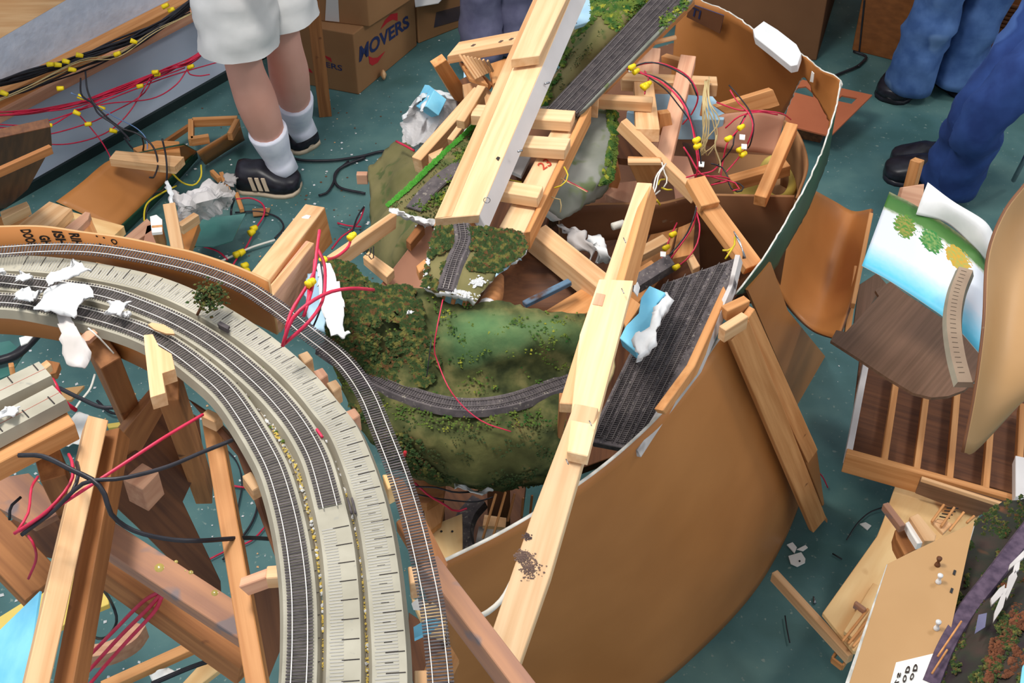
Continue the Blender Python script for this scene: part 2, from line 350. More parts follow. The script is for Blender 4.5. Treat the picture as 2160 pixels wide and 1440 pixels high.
# ledgers and rails of the benchwork still fixed to the wall
t = empty('wall_ledger', wpt(.5, ZR-.05), 'long pine ledger screwed along the painted wall above the wire bundle', 'ledger')
beam('ledger_board', 'pine_orange', wpt(-.9, ZR+.015, .03), wpt(2.6, ZR+.015, .03), 0, t=.075, wm=.055, parent=t)
beam('ledger_cap', 'pine_pink', wpt(-.9, ZR-.022, .066), wpt(2.6, ZR-.022, .066), 0, t=.036, wm=.018, parent=t)
slab('wooden_beam', 'pine', [W(-40, -20, .3), W(175, -20, .3), W(0, 82, .3), W(-40, 104, .3)], None, th=.05, label='pale wooden beam crossing the top left corner above the ledger', cat='board')
def wires(n, m, path, spread, r, label, group, sp2=0, name='wire'):
    for i in range(n):
        q = []; ph = random.random()*6; am = random.uniform(.4, 1)
        for k, (x, y, off) in enumerate(path):
            s = spread*math.sin(k*1.3+ph)*am
            q.append(W(x+random.uniform(-3, 3), y+s+random.uniform(-sp2, sp2), off+random.uniform(-.02, .02)))
        tube(name, m, q, r, n=26, sides=5, label=label, cat='wire', group=group)
wires(13, 'wire_black', [(-30, 182, .12), (60, 158, .12), (150, 130, .12), (235, 98, .12), (300, 72, .12), (360, 38, .13), (425, -12, .12)], 9, .0035, 'black cable in the bundle hanging below the wall ledger', 'black cables along the wall', 3, 'cable')
wires(5, 'wire_black', [(-20, 205, .13), (50, 186, .14), (120, 165, .13), (190, 140, .12), (260, 112, .12), (330, 66, .14), (400, 20, .12)], 7, .0028, 'black cable in the bundle hanging below the wall ledger', 'black cables along the wall', 4, 'cable')
wires(3, 'wire_tan', [(-20, 212, .15), (60, 180, .15), (170, 136, .15), (250, 122, .15), (330, 62, .15), (405, 22, .15)], 9, .0018, 'thin tan wire running through the black cable bundle on the wall', 'tan wires along the wall', 4)
wires(9, 'wire_red', [(-30, 242, .13), (60, 238, .14), (150, 222, .14), (250, 190, .15), (340, 150, .15), (400, 128, .15), (445, 98, .15)], 6, .0024, 'red wire in the bundle drooping along the wall to the person in shorts', 'red wires along the wall', 3)
for k, pth in enumerate([[(-20, 262, .16), (70, 262, .16), (170, 232, .16), (280, 190, .16), (360, 160, .15), (470, 128, .15)],
    [(-20, 272, .17), (80, 286, .17), (180, 262, .17), (230, 240, .16), (300, 200, .16), (325, 158, .15)],
    [(-20, 276, .18), (60, 298, .18), (140, 304, .18), (220, 282, .17), (270, 240, .17), (312, 172, .16), (322, 154, .15)],
    [(-20, 268, .15), (90, 270, .16), (150, 240, .16), (200, 216, .16), (290, 180, .16), (390, 143, .15)],
    [(155, 232, .16), (230, 218, .17), (320, 208, .17), (370, 180, .16), (396, 145, .15)],
    [(395, 143, .15), (400, 156, .16), (420, 160, .17), (442, 157, .17)],
    [(165, 240, .16), (190, 268, .18), (215, 300, .2), (232, 330, .22), (238, 352, .26)]]):
    tube('red_wire', 'wire_red', [W(*p) for p in pth], .0022, n=30, label=['red wire sagging just under the red bundle along the wall', 'red wire dipping below the bundle and rising to its middle', 'lowest long red wire loop hanging across the wall', 'red wire crossing the bundle towards the rightmost yellow nut', 'shallow red wire swag right of the blue wire on the wall', 'short red wire tail at the right end of the red bundle', 'red wire dropping from the bundle to the floor plank'][k], cat='wire')
for k, (x, y) in enumerate([(343, 15), (355, 23), (275, 85), (242, 116), (160, 115), (133, 128), (115, 136), (100, 136), (144, 145), (2, 194), (121, 187), (322, 153), (325, 157), (397, 143), (290, 183), (164, 202), (207, 227), (95, 265), (155, 235), (180, 262), (231, 274)]):
    p = W(x, y, .17); lo = k > 9
    tube('wire_nut', 'nut_yellow', [p, p+V((.02, random.uniform(-.004, .008), random.uniform(-.016, .01)))], [.0085, .0065], n=4, sides=8, raw=False,
         label='yellow wire nut on the red wires along the wall' if lo else 'yellow wire nut on the black cables below the ledger', cat='wire nut', group='yellow wire nuts on red wires' if lo else 'yellow wire nuts on black cables')
for k, pts in enumerate([[(170, 165), (172, 200), (195, 218), (208, 240), (240, 262), (265, 285), (273, 296)], [(180, 150), (186, 196), (210, 232), (252, 268), (290, 282), (322, 308), (333, 345), (325, 372), (316, 374)],
    [(342, 292), (350, 330), (352, 372), (345, 400), (325, 410), (308, 450), (310, 480), (322, 492)], [(262, 290), (275, 308), (295, 325), (303, 310), (300, 290)]]):
    tube('black_wire', 'wire_black', [W(x, y, .18+.05*i) if k < 2 or k == 3 else P(x, y, max(.05, .3-.05*i)) for i, (x, y) in enumerate(pts)], .003, label=['thin black cable dangling from the cable bundle beside the red wires', 'black cable dangling from the bundle and curling onto the floor boards', 'black wire lying down the brown trough beside the white plaster', 'short black wire curl hanging over the plank at the wall'][k], cat='wire')
tube('blue_wire', 'wire_blue', [W(150, 196, .2), W(190, 215, .2), W(240, 245, .22), W(290, 272, .25), W(310, 300, .3), W(306, 350, .35)], .0018, label='pale blue wire dangling across the wall behind the trough', cat='wire')
slab('drawer_panel', 'wood_dark', [(-40, 300), (107, 268), (110, 308), (60, 398), (12, 440), (-40, 440)], z=(.95, .95, .8), th=.02, label='dark brown wooden panel leaning on the wall at the left edge', cat='panel')
beam('wooden_strip', 'pine_aged', (-20, 362, .93), (106, 306, .93), 12, t=.02, label='brown wooden strip fixed across the dark leaning panel', cat='strip')

# ---------------------------------------------------------------- hill section used later: heights
ZT = 1.33
# ================================================================ curved main line in the foreground
PA = [(-90, 628), (0, 632), (60, 637), (200, 667), (300, 699), (367, 735), (433, 785), (480, 828), (525, 892), (562, 955), (581, 995), (601, 1060), (616, 1127), (626, 1193), (632, 1262), (633, 1360), (630, 1440), (622, 1560)]
PB = [(-90, 582), (0, 590), (60, 597), (140, 606), (217, 618), (290, 642), (383, 682), (467, 735), (548, 803), (600, 858), (635, 905), (665, 960), (681, 1010), (697, 1073), (711, 1140), (719, 1210), (724, 1300), (724, 1440), (716, 1560)]
PC = [(-90, 546), (0, 551), (100, 556), (200, 570), (300, 591), (383, 620), (467, 665), (533, 708), (600, 762), (650, 812), (690, 862), (724, 905), (763, 1000), (790, 1100), (806, 1200), (814, 1280), (820, 1360), (822, 1440), (818, 1560)]
PD = [(-90, 538), (0, 531), (100, 525), (200, 527), (300, 542), (400, 563), (467, 584), (524, 609), (564, 636), (600, 661), (650, 703), (720, 758), (770, 825), (802, 900), (841, 1000), (872, 1100), (896, 1200), (912, 1280), (922, 1360), (930, 1440), (936, 1560)]
def curve(px, z, n): return relax(smooth([P(x, y, z) for x, y in px], n), 14)
cA, cB, cC, cD = curve(PA, ZT, 220), curve(PB, ZT, 220), curve(PC, ZT, 220), curve(PD, ZT+.012, 240)
def at_s(pts, s):
    acc = 0
    for a, b in zip(pts, pts[1:]):
        L = (b-a).length
        if acc+L >= s: return a.lerp(b, (s-acc)/L), (b-a).normalized()
        acc += L
    return pts[-1], (pts[-1]-pts[-2]).normalized()
tie_mesh = {}
def track(parent, pts, gauge=.0165, tl=.028, tw=.0020, sp=.0043, th=.0013, individual=300, rail='rail', tie='tie', dz=0.0, rise=.003):
    L = plen(pts); n = int(L/sp); spots = []
    for i in range(n):
        p, t = at_s(pts, (i+.5)*sp); spots.append((p, t))
    def vis(p):
        d = depth(p); r = p-CAM; x = 1080+F*r.dot(RT)/d; y = 720-F*r.dot(UP)/d; return (-10 < x < 2170 and -10 < y < 1450), d
    order = sorted([s for s in spots if vis(s[0])[0]], key=lambda s: vis(s[0])[1]); near = order[:individual]; ids = set(id(s) for s in near)
    key = (tl, tw, th)
    if near and key not in tie_mesh:
        me = D.meshes.new('tie'); x, y, z = tw/2, tl/2, th; me.from_pydata([(a*x, b*y, c*z) for c in (0, 1) for b in (-1, 1) for a in (-1, 1)], [], [(0, 2, 3, 1), (4, 5, 7, 6), (0, 1, 5, 4), (2, 6, 7, 3), (0, 4, 6, 2), (1, 3, 7, 5)]); me.materials.append(M[tie]); tie_mesh[key] = me
    for p, t in near:
        o = D.objects.new('tie', tie_mesh[key]); COL.objects.link(o); x = t.normalized(); z = V((0, 0, 1)); y = z.cross(x).normalized()
        j = random.uniform(-.02, .02); x = (x+y*j).normalized(); y = z.cross(x).normalized(); x = y.cross(z)
        o.parent = parent; o.matrix_parent_inverse = parent.matrix_world.inverted(); o.matrix_world = Matrix.Translation(p+V((0, 0, dz))) @ Matrix((x, y, z)).transposed().to_4x4()
    rest = [s for s in spots if id(s) not in ids]
    if rest: boxes('far_ties', tie, [(p+V((0, 0, dz+th/2)), t, tw, tl, th) for p, t in rest], parent=parent, kind='stuff')
    for s in (-1, 1):
        u = s*gauge/2; sweep('rail', rail, pts, [(u-.0005, dz+th), (u-.0005, dz+th+rise*.45), (u+.0005, dz+th+rise*.45), (u+.0005, dz+th)], parent=parent)
cur = empty('curved_railroad_section', cA[120], 'curved grey roadbed section carrying two tracks with a bare lane outside', 'model railroad')
def road(pts, wt=.0185, wb=.0235, h=.012): return [(-wb, 0), (-wt, h), (wt, h), (wb, 0)]
LOW = -.014
def low(pts): return [p+V((0, 0, LOW)) for p in pts]
for pts in (cA, cB, cC): sweep('roadbed', None, low(pts), road(pts), parent=cur, mats=[M['roadbed'], M['roadbed_side']], mi_of=[1, 0, 1, 0])
# plywood subroadbed below the three lanes
GG = []
for i in range(0, 220, 4):
    a, c = cA[i], cC[i]; t = (cA[min(i+1, 219)]-cA[max(i-1, 0)]); t.z = 0; t.normalize(); l = V((t.y, -t.x, 0))
    GG.append([a-l*.024+V((0, 0, LOW)), c+l*.024+V((0, 0, LOW))])
grid('subroadbed', ['roadbed_side', 'pine_aged', 'pine_aged'], GG, th=.03, parent=cur, smooth_=False)
tA = empty('track', cA[100]); finish(tA, '', cur); track(tA, cA)
iB = int(220*.0)
# track B ends with a stub: cut it at row 1073
endB = P(697, 1073, ZT); kB = min(range(220), key=lambda i: (cB[i]-endB).length)
tB = empty('track', cB[60]); finish(tB, '', cur); track(tB, cB[:kB+1])
# kerfs (saw cuts) and tie imprints on the bare lanes
def marks(pts, s0, s1, u0, u1, step, wd, hgt, nm, m_, jit=0):
    it = []; s = s0
    while s < s1:
        p, t = at_s(pts, s); t.z = 0; t.normalize(); l = V((t.y, -t.x, 0)); a, b = p+l*u0, p+l*(u1+random.uniform(-jit, jit))
        it.append(((a+b)/2+V((0, 0, hgt)), (b-a), (b-a).length, wd, .0008)); s += step
    return it
LC = plen(cC); LBt = plen(cB); LBe = plen(cB[:kB+1]); LA = plen(cA)
boxes('saw_kerf', 'black_line', marks(cC, .1, LC, -.017, .004, .0262, .0010, -.0018, '', '') + marks(cC, .113, LC, -.004, .005, .0262, .0006, -.0018, '', '')
      + marks(cB, LBe+.03, LBt, -.017, .002, .0262, .0010, -.0018, '', '') + marks(cA, .1, LA, -.0215, -.0165, .03, .0009, -.0035, '', ''), parent=cur, kind='stuff')
boxes('tie_imprint', 'imprint', marks(cC, .1, LC, -.010, .0145, .0043, .0016, -.0020, '', '', .001) + marks(cB, LBe+.03, LBt, .000, .0145, .0043, .0016, -.0020, '', '', .001), parent=cur, kind='stuff')
# glue beads and ballast along the valleys
def valley(a, b, ia, ib, n, off=0):
    out = []
    for _ in range(n):
        i = random.uniform(ia, ib); k = int(i); p = a[k].lerp(b[min(range(max(0, k-6), min(220, k+7)), key=lambda q: (b[q]-a[k]).length)], .5); out.append(p+V((random.gauss(0, .0012), random.gauss(0, .003), LOW+.002)))
    return out
lumps('glue_bead', 'tape_yellow', valley(cA, cB, 120, 200, 170), .001, .0022, parent=cur)
lumps('glue_bead', 'tape_yellow', valley(cB, cC, 150, 215, 130), .001, .002, parent=cur)
lumps('plaster_crumb', 'plaster', valley(cA, cB, 20, 190, 90)+valley(cB, cC, 20, 215, 90), .001, .0034, parent=cur)
lumps('moss_clump', 'foliage_green', valley(cA, cB, 40, 130, 16)+valley(cB, cC, 50, 130, 22), .002, .0045, parent=cur)
# coil spring and couplers lying in the groove
for (x, y, a, b) in ((410, 655, 475, 690), (0, 0, 0, 0)):
    if x: boxes('metal_bracket', 'tie', [(P(472, 687, ZT+.004), V((1, -.7, 0)), .018, .006, .004), (P(472, 692, ZT+.004), V((1, -.7, 0)), .018, .003, .008)], label='small grey rail joiner clip lying between the roadbed lanes', cat='clip', kind='stuff')
for k in (0, 1): tube('joiner_rod', 'tie', [P(733+k*9, 1050, ZT+.001), P(742+k*8, 1083, ZT+.001)], .0014, label='thin dark joiner rod lying in the groove beside the track end', cat='rod', group='joiner rods in the groove')
tube('red_wire', 'wire_red', [P(668, 905, ZT+.001), P(680, 922, ZT+.001)], .002, label='short red wire stub lying between track end and bare lane', cat='wire')
# loose flex track
fx = empty('flex_track', cD[120], 'loose flexible track arching outside the grey roadbed', 'track')
track(fx, cD, individual=300, dz=.0)
# inner and outer fascias
OUT = [(-90, 480), (0, 479), (50, 478), (100, 480), (175, 491), (250, 501), (312, 513), (362, 524), (400, 532), (467, 553), (524, 575), (566, 595)]
top = smooth([P(x, y, ZT+.016) for x, y in OUT], 70)
G = [[p, p-V((0, 0, .10))] for p in top]
fo = grid('fascia_board', ['hardboard', 'hardboard', 'hardboard_tan'], G, th=.004, label='curved brown hardboard fascia with upside-down stencil lettering behind the outer track', cat='fascia', smooth_=True)
def fascia_text(s, q):
    cx = sum(a for a, b in q)/4; k = min(range(70), key=lambda i: abs((1080+F*(top[i]-CAM).dot(RT)/depth(top[i]))-cx)); tt = (top[min(k+2, 69)]-top[k-2 if k > 1 else 0]).normalized()
    text('lettering', s, 'ink_black', q, top[k], V((tt.y, -tt.x, 0)), fo, label='black stencil letters', bold=.045)
# columns of lettering: the words run away from the rim, letters turned on their side
fascia_text('DOOH', [(42, 483), (60, 519), (82, 518), (65, 482)])
fascia_text('GH', [(81, 495), (90, 517), (113, 514), (103, 495)])
fascia_text('ISH', [(109, 485), (124, 517), (146, 516), (132, 487)])
fascia_text('RIH', [(145, 490), (156, 516), (178, 517), (167, 491)])
fascia_text('O', [(231, 503), (242, 517), (251, 512), (244, 502)])
fascia_text('I', [(208, 514), (226, 521), (228, 518), (210, 511)])
for x, y in ((202, 497), (217, 500)): fascia_text('.', [(x, y), (x+5, y+3), (x+6, y), (x+1, y-3)])
INN = [(-90, 637), (0, 641), (60, 647), (112, 656), (150, 666), (200, 679), (240, 692), (302, 722), (340, 748)]
ti = smooth([P(x, y, ZT-.004) for x, y in INN], 40)
grid('fascia_board', ['hardboard', 'hardboard', 'hardboard_tan'], [[p, p-V((0, 0, .058))] for p in ti], th=.004, label='curved brown hardboard strip edging the inner side of the nearest track', cat='fascia')
# outer edge board seen below the flex track
OE = [(200, 556), (240, 566), (320, 582), (400, 612), (470, 650), (520, 684), (590, 736), (640, 786)]
te = smooth([P(x, y, ZT-.02) for x, y in OE], 40)
grid('fascia_board', ['hardboard_dark', 'hardboard_dark', 'hardboard_tan'], [[p, p-V((0, 0, .05))] for p in te], th=.004, label='dark hardboard strip under the gap between flex track and bare lane', cat='fascia')
# torn white plaster cloth on the tracks
def scrap(px, z, th=.002, m='plaster', label='', name='plaster_scrap', cat='plaster', group=None, jag=.006, bump=.008, curl=.01, nu=14, nv=10):
    """ragged piece: two edges given"""
    a, b = px; R = [[(x, y, z+(curl if i % 2 else 0)) for i, (x, y) in enumerate(a)], [(x, y, z+.004) for x, y in [((p[0]+q[0])/2, (p[1]+q[1])/2) for p, q in zip(a, b)]], [(x, y, z+(0 if i % 2 else curl)) for i, (x, y) in enumerate(b)]]
    return grid(name, m, rows(R, nu, nv), th=th, jag=jag, bump=bump, bs=30, label=label, cat=cat, group=group)
scrap(([(100, 585), (120, 568), (148, 560), (150, 540), (165, 552), (190, 568)], [(104, 602), (112, 602), (135, 592), (155, 585), (175, 576), (192, 570)]), ZT+.025, label='curled white plaster strip standing across the left tracks')
scrap(([(70, 640), (100, 610), (130, 600), (160, 594), (185, 600), (193, 622)], [(74, 648), (95, 655), (115, 660), (140, 664), (160, 668), (168, 640)]), ZT+.02, label='large torn white plaster sheet lying over both left tracks')
scrap(([(118, 655), (128, 654), (138, 655), (146, 658)], [(140, 770), (158, 775), (176, 772), (190, 745)]), ZT+.01, label='limp grey plaster cloth tail hanging off the inner hardboard strip', m='plaster_grey', curl=0)
scrap(([(32, 582), (45, 572), (58, 573), (68, 580)], [(36, 590), (45, 594), (58, 594), (68, 586)]), ZT+.015, label='small white plaster flake on the leftmost far track', jag=.004)
scrap(([(30, 618), (45, 608), (60, 608), (84, 622)], [(34, 626), (48, 632), (62, 630), (82, 624)]), ZT+.016, label='white plaster flake left of the large torn sheet', jag=.004)
scrap(([(-10, 566), (0, 564), (4, 568), (8, 572)], [(-10, 580), (0, 580), (4, 578), (8, 576)]), ZT+.015, label='white plaster flake at the left picture edge by the tracks', jag=.003)
scrap(([(226, 648), (236, 634), (250, 632), (264, 640)], [(228, 652), (240, 660), (252, 660), (266, 650)]), ZT+.016, label='white plaster lump between the two inner tracks', jag=.004, th=.006)
scrap(([(256, 660), (262, 656), (268, 657), (272, 662)], [(258, 664), (262, 667), (268, 667), (271, 664)]), ZT+.012, label='pea sized white plaster crumb beside the plaster lump', jag=.001, bump=.002, curl=.003, th=.005)
slab('wood_sliver', 'pine', [(312, 684), (320, 680), (345, 684), (365, 696), (368, 704), (350, 703), (325, 694)], z=ZT+.012, th=.003, label='pale pointed wood sliver lying across the inner rails', cat='sliver', bevel=False)
# little tree leaning over the bare lane
tr = empty('miniature_tree', P(418, 655, ZT), 'small green miniature tree leaning beside the bare roadbed lane', 'tree')
tube('trunk', 'wood_dark', [P(416, 664, ZT+.0), P(424, 648, ZT+.012), P(434, 630, ZT+.03)], .0022, parent=tr)
c0 = P(438, 622, ZT+.035)
lumps('foliage', 'foliage', [c0+V((random.gauss(0, .009), random.gauss(0, .010), random.gauss(0, .008))) for _ in range(420)], .0012, .0032, parent=tr)

# ---------------------------------------------------------------- two-lane roadbed chunk at the left
ch = empty('roadbed_block', P(40, 870, 1.33), 'short straight two-lane grey roadbed block on wood at the left edge', 'roadbed')
for (a, b) in (((-70, 868), (98, 786)), ((-50, 930), (128, 836))):
    pts = [P(a[0], a[1], 1.322).lerp(P(b[0], b[1], 1.322), i/11) for i in range(12)]
    sweep('roadbed', None, pts, [(-.0235, -.008), (-.018, .008), (.018, .008), (.0235, -.008)], parent=ch, mats=[M['roadbed'], M['roadbed_side']], mi_of=[1, 0, 1, 0])
    L = plen(pts); boxes('saw_kerf', 'black_line', marks(pts, .03, L, -.002, -.017 if a[0] < -60 else .016, .036, .0016, .0085, '', ''), parent=ch, kind='stuff')
    sweep('red_pencil_line', 'ink_thin_red', pts, [(.0005, .0082), (.0005, .0084), (.0009, .0084), (.0009, .0082)], parent=ch)
slab('wood_base', 'pine_orange', [(-60, 862), (88, 790), (160, 905), (152, 893), (-60, 992)][:2]+[(158, 893), (-60, 1006)], z=1.31, th=.03, parent=ch)
scrap(([(-10, 872), (10, 862), (25, 855), (42, 857)], [(-10, 888), (8, 880), (28, 876), (40, 866)]), 1.336, label='white plaster smear on the two-lane roadbed block', jag=.003, th=.003)

# ================================================================ benchwork under the curve, lower left
beam('wooden_post', 'pine_aged', (193, 706, 1.31), (280, 905, .86), 42, t=.05, roll=-20, label='brown square post leaning below the torn plaster cloth', cat='post')
slab('splintered_end', 'pine_pink', [(170, 708), (182, 698), (198, 694), (206, 702), (188, 718), (174, 720)], z=1.325, th=.006, label='pale splintered wood chip on top of the brown post', cat='chip')
slab('riser_cleat', 'pine', [(303, 706), (322, 704), (335, 730), (362, 746), (369, 778), (342, 787), (349, 828), (317, 838), (306, 740)], z=1.365, th=.022, label='pale notched riser cleat standing before the inner track', cat='cleat')
beam('wooden_post', 'pine_aged', (357, 778, 1.30), (432, 1010, .8), 38, t=.045, roll=12, label='brown post descending behind the pale notched riser', cat='post')
slab('plywood_gusset', 'pine_aged', [(316, 845), (360, 842), (250, 1035), (225, 1052), (205, 1100), (245, 930)], z=(1.12, 1.12, .9), th=.03, label='brown scuffed joist face slanting down between the two posts', cat='joist')
slab('plywood_gusset', 'wood_dark', [(345, 850), (420, 880), (428, 945), (404, 962), (420, 985), (386, 1058), (466, 1226), (470, 1290), (300, 1120), (225, 1050)], z=(1.05, 1.0, .95), th=.02, label='dark brown plywood gusset with a jagged right edge', cat='panel')
slab('wood_block', 'pine_pink', [(258, 1010), (300, 1032), (335, 995), (300, 975)], z=1.08, th=.05, label='pinkish block end jutting over the dark gusset', cat='block')
beam('diagonal_brace', 'pine', (208, 880, 1.27), (70, 1480, 1.22), 46, t=.038, roll=-26, label='long light brace running down to the bottom left corner', cat='brace')
beam('diagonal_brace', 'pine_aged', (232, 905, 1.235), (125, 1480, 1.18), 46, t=.03, roll=18, label='second brown board doubled behind the long light brace', cat='brace')
beam('cross_brace', 'wood_dirty', (212, 1118, 1.13), (560, 1345, 1.08), 62, t=.036, roll=8, label='dirty pinkish cross brace with dried glue drops', cat='brace')
cb = D.objects['cross_brace']; p0, n = plane_of(cb)
for k, (x, y, r) in enumerate([(336, 1197, .008), (371, 1184, .003), (391, 1203, .002), (402, 1207, .004), (453, 1250, .006)]):
    q = PL(x, y, p0, n); vs = []; 
    o = tube('glue_drop', 'glue', [q-n*.001, q+n*r*.12, q+n*r*.22], [r, r*.8, r*.3], n=4, sides=10, parent=cb)
beam('lower_brace', 'pine_aged', (215, 1180, 1.0), (520, 1395, .95), 44, t=.04, roll=-10, label='brown brace in shadow under the glue-spotted cross brace', cat='brace')
beam('broad_plank', 'pine_aged', (-50, 1090, 1.08), (92, 1236, 1.02), 92, t=.03, label='wide reddish brown plank entering from the left edge', cat='plank')
beam('wooden_prop', 'pine_aged', (96, 945, 1.25), (170, 1110, .95), 48, t=.045, label='brown leg below the two-lane roadbed block', cat='leg')
slab('plank_offcut', 'wood_dirty', [(-20, 1010), (60, 997), (142, 1072), (70, 1110), (-20, 1062)], z=(1.0, 1.0, .98), th=.02, label='pinkish dusty plank offcut behind the crossing wires', cat='plank')
slab('plank_offcut', 'wood_dark', [(60, 1062), (130, 1090), (118, 1180), (84, 1172), (20, 1100)], z=(.9, .9, .85), th=.02, label='dark plank under the crossing wires', cat='plank')
beam('upright_stick', 'pine_orange', (443, 880, 1.24), (548, 1490, 1.2), 40, t=.022, roll=10, label='long pine upright just inside the nearest track', cat='stick')
beam('wood_cleat', 'pine', (430, 868, 1.285), (460, 882, 1.285), 24, t=.02, label='pale cleat block on top of the long pine upright', cat='cleat')
beam('wood_cleat', 'pine', (520, 998, 1.29), (543, 1030, 1.285), 22, t=.024, label='small pale cleat at the inner roadbed edge', cat='cleat')
beam('wood_cleat', 'pine_pink', (505, 1228, 1.25), (562, 1207, 1.27), 26, t=.02, label='pinkish cross arm joining upright stick and roadbed', cat='arm')
beam('wood_cleat', 'pine', (562, 1206, 1.285), (590, 1204, 1.285), 34, t=.02, label='pale square block under the roadbed edge beside the cross arm', cat='block')
slab('dark_under_board', 'wood_dark', [(505, 1255), (600, 1215), (605, 1340), (560, 1450), (540, 1440)], z=(1.2, 1.2, 1.1), th=.02, label='dark board for the shadow below the nearest roadbed curve', cat='board')  # dark sheet standing in for the shadow under the roadbed
slab('dark_under_board', 'wood_dark', [(395, 840), (440, 870), (520, 960), (600, 1230), (560, 1240), (430, 1000)][:4]+[(500, 960)], z=(1.27, 1.27, 1.26), th=.02, label='dark strip of board under the inner roadbed rim', cat='board')
slab('blue_sky_card', 'foam_blue', [(84, 1246), (50, 1470), (-50, 1470), (-50, 1400), (0, 1328)], z=(1.12, 1.1, 1.0), th=.003, label='blue painted sky card in the bottom left corner', cat='card', bevel=False)
m = MATS['foam_blue']
slab('yellow_board', 'tape_yellow', [(-30, 1318), (60, 1262), (200, 1178), (214, 1184), (230, 1273), (160, 1302), (0, 1400), (-30, 1420)], z=(.35, .35, .35), th=.015, label='yellowish flat board lying low behind the long brace', cat='board')
beam('floor_stick', 'pine_orange', (215, 1445, .28), (432, 1347, .28), 24, t=.02, label='orange pine stick low in the bottom left debris', cat='stick')
slab('floor_offcut', 'pine', [(430, 1352), (444, 1336), (468, 1378), (470, 1392)], z=.3, th=.02, label='pale wedge at the end of the low orange stick', cat='wedge')
slab('floor_offcut', 'plywood', [(440, 1380), (485, 1395), (420, 1445), (380, 1445)], z=.26, th=.015, label='plywood scrap below the pale wedge', cat='scrap')
sweep('curved_wood_piece', 'pine_pink', smooth([P(190, 1402, .25), P(240, 1392, .25), (P(285, 1368, .25)), P(306, 1340, .25)], 14), [(-.02, 0), (-.02, .04), (.01, .04), (.01, 0)], label='kerfed curved wood roadbed piece on the floor', cat='curved wood')
scrap(([(316, 1425), (340, 1410), (360, 1408), (376, 1412)], [(320, 1440), (345, 1432), (362, 1428), (372, 1422)]), .28, label='white paper scrap on the floor near the orange stick', m='paper', jag=.006)
scrap(([(136, 1412), (142, 1400), (152, 1398), (160, 1402)], [(140, 1422), (146, 1420), (156, 1416), (158, 1408)]), .25, label='white plaster flake beside the curved wood piece', jag=.008)
scrap(([(186, 1198), (205, 1194), (218, 1198), (230, 1206)], [(190, 1208), (206, 1214), (220, 1218), (228, 1212)]), .36, label='white plaster flakes on the yellowish flat board', jag=.01)
